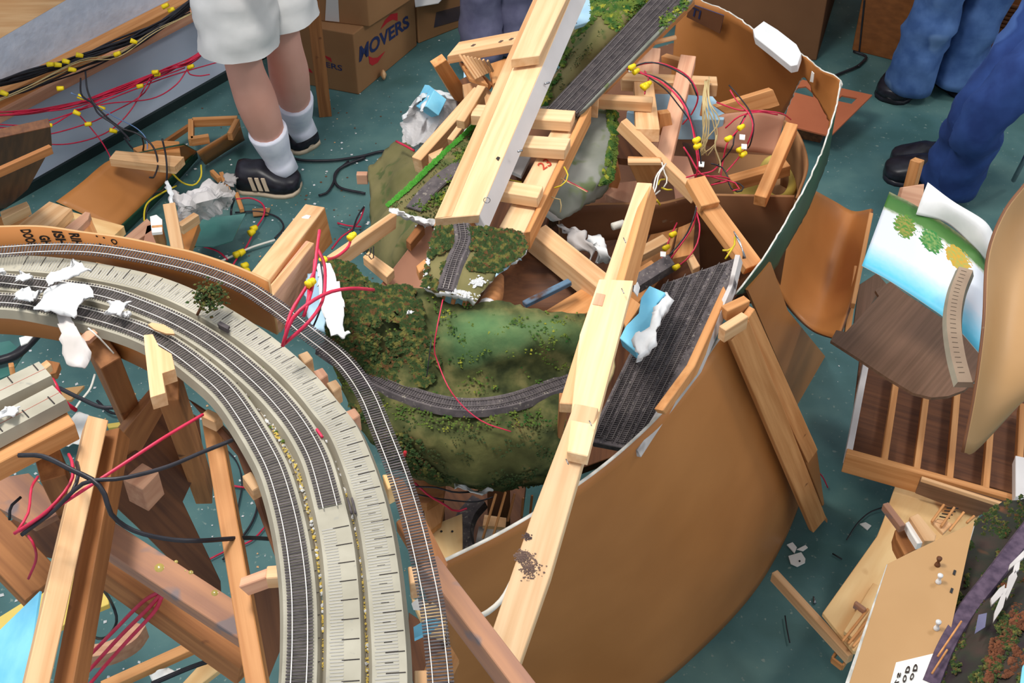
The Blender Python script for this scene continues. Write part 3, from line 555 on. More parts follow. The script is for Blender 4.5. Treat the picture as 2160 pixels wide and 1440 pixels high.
for nm, mt, pts, r, lb in [
  ('red_wire', 'wire_red', [(40, 1120, 1.3), (150, 1050, 1.33), (250, 985, 1.34), (350, 920, 1.34), (428, 874, 1.32)], .0022, 'taut red wire running up to the pale cleat on the upright'),
  ('red_wire', 'wire_red', [(30, 1125, 1.3), (90, 1085, 1.32), (130, 1045, 1.33), (152, 1010, 1.33), (152, 975, 1.32), (145, 958, 1.3)], .0022, 'red wire looping left of the long light brace'),
  ('red_wire', 'wire_red', [(38, 1118, 1.3), (60, 1080, 1.3), (66, 1030, 1.3), (80, 1005, 1.28)], .0018, 'thin red wire curling up to the roadbed block'),
  ('red_wire', 'wire_red', [(60, 1130, 1.2), (72, 1150, 1.2), (76, 1180, 1.15), (60, 1220, 1.1)], .0018, 'short red wire trailing below the wire junction'),
  ('black_cable', 'wire_black', [(40, 960, 1.34), (90, 962, 1.35), (150, 990, 1.36), (200, 1015, 1.36), (222, 1045, 1.35), (235, 1085, 1.33), (280, 1118, 1.3), (350, 1136, 1.28), (420, 1140, 1.26), (520, 1134, 1.2), (590, 1138, 1.1)], .0032, 'thick black cable snaking across the long brace'),
  ('black_cable', 'wire_black', [(45, 1128, 1.3), (110, 1080, 1.32), (155, 1035, 1.35), (190, 1014, 1.36), (260, 1008, 1.36), (350, 985, 1.35), (430, 952, 1.34), (490, 928, 1.33)], .0026, 'black wire crossing to the inner roadbed edge'),
  ('black_cable', 'wire_black', [(50, 1122, 1.29), (100, 1085, 1.3), (150, 1040, 1.34), (165, 1000, 1.34), (162, 975, 1.3)], .0026, 'black wire rising beside the red loop'),
  ('black_cable', 'wire_black', [(20, 1095, 1.2), (22, 1070, 1.22), (36, 1055, 1.22), (44, 1048, 1.22)], .002, 'short curled black wire left of the junction'),
  ('black_cable', 'wire_black', [(194, 1180, 1.0), (176, 1230, .9), (172, 1290, .7), (195, 1340, .5), (225, 1343, .4), (246, 1310, .45), (235, 1270, .5), (205, 1225, .7)], .003, 'black wire loop hanging down to the floor'),
  ('red_wire', 'wire_red', [(340, 1246, 1.05), (300, 1270, 1.0), (240, 1330, .9), (180, 1390, .8), (120, 1440, .75), (90, 1470, .7)], .003, 'leftmost of three red wires fanning to the bottom edge'),
  ('red_wire', 'wire_red', [(342, 1250, 1.05), (310, 1285, 1.0), (255, 1340, .9), (200, 1400, .8), (150, 1455, .75)], .003, 'middle one of three red wires fanning to the bottom edge'),
  ('red_wire', 'wire_red', [(343, 1254, 1.05), (325, 1290, 1.0), (270, 1350, .9), (225, 1400, .8), (175, 1460, .75)], .003, 'rightmost of three red wires fanning to the bottom edge'),
  ('black_cable', 'wire_black', [(320, 1442, .5), (400, 1408, .5), (460, 1388, .5), (520, 1372, .5)], .0045, 'black cable over the plywood scrap at the bottom'),
  ('black_cable', 'wire_black', [(125, 818, .9), (170, 840, .9), (225, 860, .9), (300, 845, .9), (330, 830, .9)], .004, 'black cable behind the brown leaning post'),
  ('black_cable', 'wire_black', [(-20, 765, .37), (30, 750, .37), (60, 725, .37), (78, 705, .37)], .012, 'fat black cable over the teal sheet at the left edge'),
  ('black_cable', 'wire_black', [(205, 845, .02), (230, 868, .02), (255, 872, .02), (290, 860, .02)], .004, 'black cable tangle between the posts'),
  ('white_wire', 'wire_white', [(200, 790, .3), (190, 820, .3), (170, 845, .3), (160, 860, .3)], .003, 'thin white wire on the floor behind the post'),
  ('white_wire', 'wire_white', [(186, 692, ZT+.02), (205, 708, ZT+.015), (226, 730, ZT-.01), (240, 745, ZT-.02)], .0012, 'stiff white wire stuck beside the splintered chip'),
  ('red_wire', 'wire_red', [(110, 800, 1.3), (122, 820, 1.3), (130, 842, 1.28), (160, 865, 1.25)], .003, 'thin red wire behind the roadbed block corner'),
  ('black_wire', 'wire_black', [(470, 940, .01), (500, 975, .01), (510, 1020, .01), (500, 1080, .01)], .002, 'hair thin black wire hanging inside the curve'),
  ('black_wire', 'wire_black', [(545, 1040, .01), (540, 1080, .01), (520, 1120, .01), (470, 1180, .01)], .003, 'thin black wire looping under the roadbed'),
  ('red_wire', 'wire_red', [(410, 1010, .01), (450, 1018, .01), (516, 1028, .01)], .003, 'short straight red wire behind the upright'),
  ('red_wire', 'wire_red', [(560, 1110, .01), (530, 1140, .01), (480, 1160, .01), (440, 1180, .01)], .0025, 'dark red wire sagging behind the upright')]:
    tube(nm, mt, pts, r, label=lb, cat='wire' if 'wire' in nm else 'cable')
slab('teal_sheet', 'teal_sheet', [(-30, 728), (20, 718), (50, 745), (20, 790), (-30, 810)], z=.35, th=.004, label='teal glossy sheet with white marks on the floor at left', cat='sheet', bevel=False)
slab('white_card', 'paper', [(40, 712), (75, 702), (58, 722), (44, 728)], z=.45, th=.003, label='white card corner beside the teal glossy sheet', cat='card', bevel=False)
beam('floor_stick', 'pine_orange', (24, 772, .5), (32, 815, .45), 11, t=.02, label='short orange stick beyond the two-lane block', cat='stick')
slab('floor_offcut', 'pine', [(50, 792), (98, 758), (108, 768), (66, 800)], z=.6, th=.02, label='pale board peeking over the two-lane block', cat='board')
slab('floor_offcut', 'pine_aged', [(98, 758), (126, 764), (118, 785), (104, 790)], z=.55, th=.02, label='brown wood corner peeking over the two-lane block', cat='board')
slab('floor_offcut', 'hardboard_tan', [(120, 820), (178, 812), (150, 842), (128, 845)], z=.2, th=.01, label='tan card scrap on the floor by the roadbed block', cat='scrap')
scrap(([(122, 925), (150, 880), (170, 868), (190, 875)], [(125, 935), (160, 940), (185, 925), (195, 890)]), .05, label='crumpled white paper between block and brace', m='paper', jag=.008)
slab('sliver_board', 'tape_yellow', [(225, 893), (262, 888), (260, 898), (228, 902)], z=.012, th=.01, label='yellow striped strip between the two posts', cat='strip')

# ================================================================ green hill section
hr = [[(690, 548, 1.16), (740, 556, 1.16), (785, 598, 1.15), (850, 602, 1.14), (900, 608, 1.14), (960, 638, 1.13), (1060, 642, 1.13), (1150, 656, 1.12), (1236, 660, 1.12)],
      [(690, 640, 1.14), (750, 650, 1.14), (800, 668, 1.13), (860, 680, 1.12), (920, 690, 1.11), (980, 700, 1.12), (1060, 712, 1.13), (1150, 712, 1.12), (1236, 700, 1.11)],
      [(690, 705, 1.1), (750, 735, 1.09), (800, 757, 1.07), (860, 778, 1.065), (920, 790, 1.06), (980, 795, 1.06), (1060, 790, 1.07), (1150, 772, 1.07), (1230, 745, 1.07)],
      [(690, 732, 1.065), (745, 768, 1.055), (800, 797, 1.05), (860, 818, 1.05), (920, 832, 1.05), (980, 839, 1.05), (1060, 833, 1.05), (1130, 815, 1.05), (1215, 785, 1.05)],
      [(700, 762, 1.05), (752, 795, 1.045), (803, 823, 1.045), (862, 845, 1.045), (920, 858, 1.045), (980, 863, 1.045), (1060, 857, 1.045), (1130, 842, 1.045), (1206, 820, 1.045)],
      [(740, 860, 1.02), (780, 880, 1.02), (820, 900, 1.02), (870, 920, 1.02), (930, 935, 1.02), (985, 940, 1.02), (1060, 935, 1.02), (1130, 925, 1.02), (1190, 905, 1.02)],
      [(800, 950, .96), (820, 960, .96), (845, 975, .96), (880, 990, .955), (930, 1003, .95), (985, 1012, .95), (1060, 1010, .95), (1120, 1000, .95), (1180, 985, .95)],
      [(822, 975, .90), (840, 985, .9), (860, 998, .9), (895, 1010, .89), (935, 1021, .88), (985, 1031, .88), (1060, 1034, .88), (1120, 1028, .88), (1172, 1018, .88)]]
HG = rows(hr, 60, 56)
hill = empty('scenery_hill', HG[30][30], 'large dark green scenery hill with a curved track below the wrecked pile', 'scenery')
def terr_mat():
    """hill paint: brown-green bush areas on the left, bright green sweep at the crest, olive flats"""
    m = D.materials.new('hill_paint'); m.use_nodes = True; N = m.node_tree.nodes; K = m.node_tree.links.new; b = N['Principled BSDF']; b.inputs['Roughness'].default_value = .95; b.inputs['Specular IOR Level'].default_value = .15
    tc = N.new('ShaderNodeTexCoord'); n1 = N.new('ShaderNodeTexNoise'); n1.inputs['Scale'].default_value = 30; n1.inputs['Detail'].default_value = 6; K(tc.outputs['Object'], n1.inputs['Vector'])
    r1 = N.new('ShaderNodeValToRGB'); e = r1.color_ramp.elements; e[0].position = .34; e[0].color = lin((48, 54, 32)); e[1].position = .68; e[1].color = lin((112, 106, 66)); k = e.new(.52); k.color = lin((78, 82, 48)); K(n1.outputs[0], r1.inputs[0])
    sx = N.new('ShaderNodeSeparateXYZ'); K(tc.outputs['UV'], sx.inputs[0])
    def blob(u, v, su, sv):
        a = N.new('ShaderNodeMath'); a.operation = 'SUBTRACT'; a.inputs[1].default_value = u; K(sx.outputs[0], a.inputs[0]); a2 = N.new('ShaderNodeMath'); a2.operation = 'DIVIDE'; a2.inputs[1].default_value = su; K(a.outputs[0], a2.inputs[0])
        c = N.new('ShaderNodeMath'); c.operation = 'SUBTRACT'; c.inputs[1].default_value = v; K(sx.outputs[1], c.inputs[0]); c2 = N.new('ShaderNodeMath'); c2.operation = 'DIVIDE'; c2.inputs[1].default_value = sv; K(c.outputs[0], c2.inputs[0])
        p = N.new('ShaderNodeMath'); p.operation = 'MULTIPLY'; K(a2.outputs[0], p.inputs[0]); K(a2.outputs[0], p.inputs[1]); q = N.new('ShaderNodeMath'); q.operation = 'MULTIPLY'; K(c2.outputs[0], q.inputs[0]); K(c2.outputs[0], q.inputs[1])
        s = N.new('ShaderNodeMath'); s.operation = 'ADD'; K(p.outputs[0], s.inputs[0]); K(q.outputs[0], s.inputs[1])
        nz = N.new('ShaderNodeTexNoise'); nz.inputs['Scale'].default_value = 9; K(tc.outputs['Object'], nz.inputs['Vector']); s2 = N.new('ShaderNodeMath'); s2.operation = 'ADD'; K(s.outputs[0], s2.inputs[0]); K(nz.outputs[0], s2.inputs[1])
        mr = N.new('ShaderNodeMapRange'); mr.inputs[1].default_value = .5; mr.inputs[2].default_value = 1.5; mr.inputs[3].default_value = 1; mr.inputs[4].default_value = 0; K(s2.outputs[0], mr.inputs[0]); return mr.outputs[0]
    def mix(f, a, c, amt=1):
        mx = N.new('ShaderNodeMix'); mx.data_type = 'RGBA'; g = N.new('ShaderNodeMath'); g.operation = 'MULTIPLY'; g.inputs[1].default_value = amt; K(f, g.inputs[0]); K(g.outputs[0], mx.inputs[0]); K(a, mx.inputs[6]); mx.inputs[7].default_value = lin(c); return mx.outputs[2]
    o = mix(blob(.60, .17, .22, .14), r1.outputs[0], (90, 126, 82), .8); o = mix(blob(.86, .13, .22, .10), o, (88, 112, 72), .8); o = mix(blob(.55, .70, .5, .13), o, (96, 92, 52), .6)
    K(o, b.inputs['Base Color']); bp = N.new('ShaderNodeBump'); bp.inputs['Strength'].default_value = .7; bp.inputs['Distance'].default_value = .006; K(n1.outputs[0], bp.inputs['Height']); K(bp.outputs[0], b.inputs['Normal'])
    MATS['hill_paint'] = m
terr_mat()
grid('terrain', ['hill_paint', 'plaster_grey', 'plaster'], HG, th=.012, parent=hill, bump=.010, bs=14, jag=.004)
PH = [(680, 716), (720, 743), (770, 775), (820, 802), (887, 827), (953, 842), (1020, 843), (1087, 831), (1153, 808), (1205, 790)]
ch_ = relax(smooth([P(x, y, 1.062) for x, y in PH], 140), 8)
sweep('ballast_bed', 'ballast', [p-V((0, 0, .020)) for p in ch_], [(-.019, 0), (-.0145, .011), (.0145, .011), (.019, 0)], parent=hill)
ht = empty('track', ch_[70]); finish(ht, '', hill); track(ht, ch_, gauge=.0125, tl=.0215, individual=260, rail='rail_dull', dz=-.009, rise=.0026)
def scatter(G, n, area, up=.002):
    out = []
    while len(out) < n:
        u, v = random.random(), random.random()
        if area(u, v): out.append(on_grid(G, u, v)+V((0, -.001, up)))
    return out
def nz2(u, v, s=7, o=0): return noise.noise(V((u*s+o, v*s*1.2, 3.3+o)))
lumps('bush_cover', 'foliage', scatter(HG, 5200, lambda u, v: v < .40 and (u < .40+.12*nz2(u, v)) and nz2(u, v, 18) > -.32), .0022, .0062, parent=hill)
lumps('bush_cover', 'foliage', scatter(HG, 1500, lambda u, v: v > .64 and u < .36 and nz2(u, v, 14, 2) > -.15), .002, .005, parent=hill)
lumps('ground_foam', 'foliage_green', scatter(HG, 1300, lambda u, v: (v < .42 and nz2(u, v, 16, 5) > .12) or (.5 < v < .58)), .001, .003, parent=hill)
lumps('dark_clumps', 'terrain', scatter(HG, 900, lambda u, v: v > .56 and nz2(u, v, 12, 9) > .05), .001, .003, parent=hill)
scrap(([(858, 658), (862, 655), (868, 655), (872, 658)], [(858, 661), (863, 662), (868, 660), (871, 659)]), 1.15, label='tiny white plaster crumb on the bushy hillside', jag=.001, bump=.002)
tube('red_wire', 'wire_red', [(934, 632, 1.16), (922, 690, 1.15), (916, 735, 1.12), (924, 765, 1.10), (945, 815, 1.09), (975, 855, 1.07), (1020, 890, 1.05), (1078, 910, 1.04)], .0011, label='long thin red wire draped down over the green hill', cat='wire')
tube('thin_rod', 'black', [(910, 715, 1.13), (900, 795, 1.09)], .0010, n=4, label='thin dark rod standing on the bushy hillside', cat='rod')
tube('red_bead', 'ink_red', [(852, 962, 1.0), (855, 952, 1.01)], .003, n=4, label='small red cap beside the flex track and hill rim', cat='cap')
# broken rim of plaster under the hill
scrap(([(958, 1022), (975, 1020), (990, 1028), (1042, 1034)], [(960, 1028), (980, 1032), (1000, 1038), (1040, 1038)]), .9, label='white cracked plaster rim under the hill front edge', jag=.003)
# tray of lumber and trestle parts below the hill
slab('plywood_square', 'plywood', [(880, 1120), (975, 1082), (976, 1160), (930, 1200), (895, 1215)], z=.78, th=.012, label='small plywood square with two holes under the hill', cat='plywood')
pq = D.objects['plywood_square']; p0, n = plane_of(pq)
for x, y in ((931, 1121), (954, 1121)): decal('screw_hole', 'black', [(x-3, y), (x, y-2.5), (x+3, y), (x, y+2.5)], p0, n, pq)
slab('debris_board', 'wood_dark', [(860, 1000), (1000, 1020), (1110, 1020), (1090, 1180), (960, 1260), (860, 1100)], z=.60, th=.02, label='dark board at the bottom of the gap under the hill', cat='board')
slab('debris_board', 'pine_aged', [(865, 1010), (940, 1015), (935, 1040), (900, 1062), (872, 1060)], z=.86, th=.02, label='brown board just under the left hill rim', cat='board')
for k, (x0, y0, x1, y1) in enumerate([(1046, 1040, 1018, 1135), (1066, 1036, 1040, 1130), (1103, 1050, 1100, 1090), (1122, 1045, 1118, 1085), (1085, 1040, 1070, 1100)]):
    beam('trestle_stick', 'pine_orange' if k < 2 else 'pine_aged', (x0, y0, .83), (x1, y1, .80), 5, t=.005, label='thin trestle stick leaning under the hill front', cat='stick', group='trestle sticks under the hill')
slab('timber_block', 'pine', [(1022, 1085), (1068, 1092), (1066, 1112), (1018, 1108)], z=.78, th=.008, label='pale crosspiece behind the trestle sticks', cat='block')
slab('timber_block', 'plaster_grey', [(1010, 1110), (1064, 1112), (1060, 1140), (1000, 1160)], z=.74, th=.008, label='grey card under the trestle sticks', cat='card')
sweep('curved_bed_piece', 'ballast', smooth([P(1010, 1060, .74), P(985, 1090, .74), P(975, 1130, .74), P(985, 1180, .74)], 14), [(-.02, 0), (-.014, .012), (.014, .012), (.02, 0)], label='dark curved ballast piece under the hill', cat='roadbed')
slab('orange_board', 'pine_orange', [(895, 1078), (900, 1040), (938, 1062), (930, 1100), (905, 1120)], z=.80, th=.015, label='orange board beside the dark gap under the hill', cat='board')
for nm, mt, pts, r, lb in [('black_wire', 'wire_black', [(870, 1026, .9), (920, 1028, .9), (960, 1038, .9), (1010, 1036, .88)], .0016, 'thin black wire strung under the hill rim'),
   ('black_wire', 'wire_black', [(880, 1042, .88), (930, 1052, .86), (1000, 1058, .84), (1040, 1048, .84)], .0014, 'second thin black wire lower under the hill rim'),
   ('red_wire', 'wire_red', [(875, 1018, .9), (905, 1045, .88), (935, 1062, .86), (960, 1078, .84), (985, 1072, .84)], .0018, 'orange red wire crossing under the hill rim')]:
    tube(nm, mt, pts, r, label=lb, cat='wire')
slab('blue_foam_slip', 'foam_blue', [(872, 1322), (905, 1303), (930, 1306), (908, 1330), (874, 1346)], z=1.15, th=.006, label='light blue foam slip seen through the flex track', cat='foam')
slab('white_card', 'paper', [(868, 1272), (880, 1262), (893, 1270), (886, 1285), (872, 1284)], z=1.15, th=.002, label='small white card seen through the flex track', cat='card', bevel=False)
slab('plywood_scrap', 'plywood', [(868, 1262), (940, 1275), (940, 1345), (900, 1330), (880, 1290)], z=1.0, th=.012, label='plywood scrap under the flex track near the bottom', cat='plywood')
slab('plywood_scrap', 'pine_orange', [(905, 1385), (950, 1360), (968, 1390), (940, 1450), (880, 1450)], z=.95, th=.012, label='orange board under the flex track at the bottom edge', cat='board')
slab('hardboard_scrap', 'wood_dark', [(862, 1290), (920, 1330), (960, 1450), (880, 1460), (860, 1400)], z=.8, th=.01, label='dark board under the bottom end of the flex track', cat='board')
slab('wood_cleat', 'pine', [(860, 1194), (878, 1192), (882, 1228), (864, 1232)], z=1.29, th=.03, label='pale cleat sticking out of the outer roadbed edge', cat='cleat')
slab('wood_cleat', 'pine', [(873, 1413), (902, 1412), (900, 1450), (874, 1450)], z=1.29, th=.03, label='pale cleat at the bottom of the outer roadbed edge', cat='cleat')
slab('wood_cleat', 'plywood', [(806, 1000), (828, 998), (836, 1022), (818, 1032)], z=1.29, th=.03, label='splintery plywood cleat at the outer roadbed edge', cat='cleat')
slab('support_rail', 'pine_aged', [(820, 1000), (868, 1150), (905, 1260), (945, 1190), (900, 1100), (850, 1010)], z=1.15, th=.02, label='reddish support rail seen beneath the flex track', cat='rail')
for k, (x, y) in enumerate(((640, 755), (672, 790), (700, 815), (740, 875))):
    slab('wood_cleat', 'pine_pink' if k % 2 else 'pine', [(x-12, y-8), (x+8, y-16), (x+20, y), (x+2, y+12)], z=1.27, th=.03, label=['pale cleat between flex track and lane below the crumpled plaster', 'pinkish cleat under the flex track, second along the rim', 'pale cleat under the flex track, third along the rim', 'pinkish cleat under the flex track beside the hill bushes'][k], cat='cleat')

# ================================================================ big girder board behind the fascia
t = empty('box_girder', P(610, 540, 1.2), 'tan box girder standing behind the curved fascia with doubled side boards', 'girder')
slab('top_board', 'pine', [(524, 580), (644, 430), (685, 437), (564, 596)], z=(1.27, 1.02, 1.02), th=.02, parent=t)
slab('side_board', 'pine_orange', [(568, 602), (685, 437), (702, 512), (650, 570), (590, 640)], z=(1.265, 1.02, .9), th=.02, parent=t)
slab('top_board', 'pine', [(568, 604), (653, 509), (663, 513), (578, 624)], z=(1.275, 1.16, 1.15), th=.01, parent=t)
slab('side_board', 'pine_pink', [(577, 624), (663, 513), (665, 556), (622, 660), (592, 702), (580, 690)], z=(1.272, 1.15, 1.05), th=.015, parent=t)
slab('plaster_spot', 'plaster', [(636, 462), (646, 457), (655, 459), (650, 466), (640, 468)], z=(1.07, 1.063, 1.063), th=.001, parent=t, bevel=False, toward=.004)
# crumpled plaster with painted blue flank between girder and hill
scrap(([(668, 552), (672, 610), (680, 660), (700, 695), (722, 712)], [(704, 560), (712, 600), (728, 640), (724, 680), (742, 706)]), 1.18, label='crumpled white plaster strip between girder and bushy hill', jag=.005, bump=.018, nu=22, nv=12)
scrap(([(648, 575), (646, 620), (650, 670), (662, 700)], [(678, 568), (686, 620), (688, 660), (682, 700)]), 1.165, label='blue painted plaster flank beside the crumpled white strip', m='foam_pale', jag=.004)
for pts, r, lb in [([(674, 486, 1.42), (668, 530, 1.42), (662, 575, 1.42), (640, 615, 1.41), (618, 650, 1.4), (606, 682, 1.4), (602, 710, 1.37)], .0024, 'red wire rising high above the girder end'),
   ([(668, 522, 1.4), (682, 550, 1.4), (686, 585, 1.4), (680, 635, 1.4), (650, 680, 1.4), (600, 725, 1.37)], .0024, 'red wire bowing over the crumpled plaster'),
   ([(788, 611, 1.36), (740, 608, 1.4), (690, 618, 1.41), (640, 648, 1.41), (612, 680, 1.4), (596, 730, 1.37)], .0026, 'red wire with a free end arching toward the hill'),
   ([(664, 548, 1.41), (660, 600, 1.41), (648, 645, 1.41), (640, 668, 1.4)], .0024, 'straight red wire in front of the blue flank'),
   ([(652, 600, 1.41), (650, 630, 1.41), (642, 665, 1.4)], .0024, 'short red wire below the yellow nuts'),
   ([(740, 500, 1.2), (735, 520, 1.2), (712, 540, 1.22), (688, 548, 1.3)], .0024, 'red wire ending in a nut on the thin stick')]:
    tube('red_wire', 'wire_red', pts, r, label=lb, cat='wire')
tube('black_wire', 'wire_black', [(676, 552, 1.35), (682, 600, 1.35), (676, 650, 1.33), (660, 690, 1.3)], .0014, label='thin black wire over the crumpled plaster', cat='wire')
for x, y, z, lb in [(652, 598, 1.42, 'yellow wire nut before the blue flank'), (658, 594, 1.42, 'second yellow wire nut touching the one on the blue flank'), (682, 548, 1.31, 'yellow wire nut at the top of the crumpled plaster'), (740, 500, 1.21, 'yellow wire nut on the thin stick left of the grass strip'), (744, 496, 1.21, 'smaller yellow wire nut beside the one on the thin stick')]:
    tube('wire_nut', 'nut_yellow', [P(x-4, y+3, z), P(x+5, y-3, z)], [.006, .0045], n=4, sides=8, label=lb, cat='wire nut')

# ================================================================ the pile: left scenery and sticks
slab('hardboard_sheet', 'hardboard_pink', [(800, 605), (905, 470), (925, 500), (900, 610), (840, 612)], z=(.98, .92, .9), th=.004, label='pinkish brown hardboard sheet behind the hill crest', cat='hardboard')
GO = rows([[(775, 352, .62), (815, 315, .65), (850, 298, .68), (880, 312, .7)], [(775, 430, .6), (810, 420, .66), (850, 410, .72), (905, 370, .76)], [(780, 520, .5), (800, 540, .62), (840, 500, .72), (880, 470, .78)], [(790, 575, .5), (815, 590, .6), (850, 560, .66), (890, 500, .72)]], 22, 22)
grid('scenery_sheet', ['terrain_olive', 'plaster_grey', 'plaster'], GO, th=.01, bump=.03, bs=7, jag=.006, label='large olive scenery shell drooping to the floor left of the grass strip', cat='scenery')
beam('thin_stick', 'pine', (697, 541, 1.14), (830, 450, 1.02), 17, t=.03, label='thin pine stick sloping from the hill to the grass strip', cat='stick')
slab('short_stick', 'pine', [(765, 541), (778, 529), (832, 568), (816, 584)], z=1.0, th=.02, label='short pine offcut over the gap behind the bushes', cat='stick')
slab('short_stick', 'pine_aged', [(856, 506), (884, 468), (896, 478), (866, 514)], z=.97, th=.02, label='short brown block under the torn grass strip edge', cat='block')
slab('short_stick', 'pine_orange', [(878, 560), (896, 545), (903, 560), (884, 575)], z=1.0, th=.02, label='tiny orange block left of the hanging track scenery', cat='block')
beam('side_stick', 'pine_pink', (752, 365, .6), (775, 365, .6), 14, t=.03, label='pinkish stick end poking out left of the olive shell', cat='stick')
for k in range(5): tube('twig', 'black', [(742+k*9, 520+k*5, 1.0), (755+k*8, 512+k*9, 1.0), (768+k*5, 532-k*3, 1.0)], .0012, n=6, label='dark bent twig among the debris behind the bushy hill', cat='twig', group='twigs behind the bushy hill')
# pale curled scenery with blue foam
GC = rows([[(840, 300, .62), (845, 262, .66), (856, 240, .7), (862, 228, .72)], [(862, 308, .64), (885, 268, .68), (895, 225, .72), (900, 214, .76)], [(890, 305, .66), (925, 262, .70), (935, 225, .74), (930, 200, .76)], [(915, 300, .62), (950, 255, .66), (968, 225, .70), (975, 200, .74)]], 22, 22)
grid('plaster_shell', ['plaster_grey', 'plaster', 'plaster'], GC, th=.012, bump=.02, bs=9, jag=.01, crease=True, smooth_=False, label='pale grey curled plaster shell left of the ladder frame', cat='plaster')
slab('foam_block', 'foam_blue', [(874, 222), (896, 178), (904, 179), (916, 190), (899, 224), (885, 228)], z=(.72, .74, .76), th=.04, label='small bright blue foam block on the plaster shell rim', cat='foam')
scrap(([(884, 226), (905, 206), (925, 188), (950, 200), (976, 198)], [(888, 234), (908, 214), (926, 198), (950, 208), (972, 206)]), .77, label='white torn plaster rim of the curled shell', jag=.008, nu=20, nv=5)
# grass strip with a dark road
GS = rows([[(815, 432, .98), (860, 392, 1.0), (933, 322, 1.02), (985, 275, 1.03), (1040, 215, 1.04)], [(826, 440, .98), (874, 400, .995), (946, 332, 1.015), (998, 285, 1.02), (1052, 225, 1.03)], [(850, 452, .985), (905, 430, .995), (965, 370, 1.005), (1015, 310, 1.01), (1068, 250, 1.02)], [(900, 468, .985), (945, 450, .985), (1000, 400, .995), (1040, 330, 1.0), (1090, 270, 1.01)]], 40, 24)
gs = empty('grass_strip', GS[20][10], 'green scenery strip with grassy rim and a dark road left of the main beam', 'scenery')
grid('terrain', ['terrain_olive', 'plaster_grey', 'plaster'], GS, th=.012, bump=.006, bs=10, jag=.004, parent=gs)
lumps('bright_grass', 'grass_bright', scatter(GS, 1500, lambda u, v: v < .07), .002, .0045, parent=gs)
lumps('bush', 'foliage_green', [c+V((random.gauss(0, .009), random.gauss(0, .008), random.gauss(.002, .002))) for c in [on_grid(GS, u, v) for u, v in ((.22, .62), (.3, .75), (.4, .68), (.36, .45), (.52, .3), (.5, .42), (.12, .55), (.6, .32), (.2, .78), (.7, .2))] for _ in range(70)], .0015, .004, parent=gs)
lumps('ground_foam', 'foliage', scatter(GS, 900, lambda u, v: nz2(u, v, 10) > .0 and v > .08), .0008, .002, parent=gs)
sweep('dark_road', 'ballast', smooth([on_grid(GS, u, v)+V((0, 0, .003)) for u, v in ((.06, .55), (.18, .42), (.32, .40), (.5, .52), (.65, .60))], 24), [(-.018, 0), (-.016, .003), (.016, .003), (.018, 0)], parent=gs)
scrap(([(822, 436), (845, 446), (870, 456), (905, 466), (935, 462)], [(820, 444), (850, 454), (880, 466), (910, 474), (930, 470)]), .99, label='white torn plaster fringe along the near end of the grass strip', jag=.006, nu=24, nv=4)
# boards at upper left of the pile
slab('plank', 'pine', [(943, 118), (968, 88), (1108, 62), (1088, 92)], z=1.0, th=.022, label='pale plank with dark screw marks at the top left of the pile', cat='plank')
pk = D.objects['plank']; p0, n = plane_of(pk)
for x, y in ((998, 96), (1056, 88), (1078, 83)): decal('screw_mark', 'stain', [(x-5, y+2), (x, y-2), (x+6, y-2), (x, y+2)], p0, n, pk)
slab('tilted_board', 'pine_orange', [(917, 142), (942, 126), (980, 185), (978, 218), (960, 212)], z=(1.02, 1.03, .9), th=.02, label='orange board standing on edge above the plaster shell', cat='board')
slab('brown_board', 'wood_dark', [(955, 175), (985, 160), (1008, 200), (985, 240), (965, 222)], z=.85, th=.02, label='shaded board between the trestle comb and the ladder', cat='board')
slab('tan_board', 'pine', [(975, 178), (1016, 168), (1044, 205), (1012, 242), (985, 232)], z=.93, th=.02, label='tan triangular board end under the main beam', cat='board')
slab('tan_board', 'pine_orange', [(1030, 135), (1080, 118), (1066, 165), (1040, 176)], z=.96, th=.02, label='tan block left of the upper lap board', cat='board')
cmb = empty('trestle_comb', P(1000, 140, 1.0), 'comb of thin parallel trestle sticks below the plank', 'trestle')
for k in range(8): beam('stick', 'pine', (970+k*8.5, 114+k*1.6, 1.02), (1006+k*5, 166-k*2.5, .98), 4.5, t=.006, parent=cmb)
slab('crosspiece', 'pine_orange', [(968, 128), (1010, 150), (1030, 178), (990, 165)], z=.965, th=.01, parent=cmb)
beam('crosspiece', 'pine_aged', (985, 125, .99), (1040, 178, .95), 6, t=.02, parent=cmb)
slab('shiny_scrap', 'foam_pale', [(978, 135), (992, 140), (1000, 170), (978, 172)], z=.8, th=.003, label='pale blue plastic scrap behind the trestle comb', cat='scrap')
# ladder-like sub-frame left rail and loose sticks
beam('frame_rail', 'pine', (878, 334, .95), (1010, 186, 1.0), 24, t=.045, label='long narrow rail running beside the plaster shell', cat='rail')
beam('loose_stick', 'pine', (971, 254, 1.075), (1016, 180, 1.09), 19, t=.022, label='pale stick lying on top of the narrow rail', cat='stick')
beam('loose_stick', 'pine', (949, 294, 1.0), (990, 240, 1.02), 15, t=.022, label='shorter pale stick below the one on the narrow rail', cat='stick')
slab('loose_block', 'pine', [(903, 325), (935, 310), (928, 330), (912, 335)], z=.99, th=.03, label='pale block tucked behind the grassy rim', cat='block')
slab('shade_board', 'pine_aged', [(896, 335), (945, 285), (950, 310), (905, 352)], z=.93, th=.02, label='shaded board between narrow rail and grass strip', cat='board')
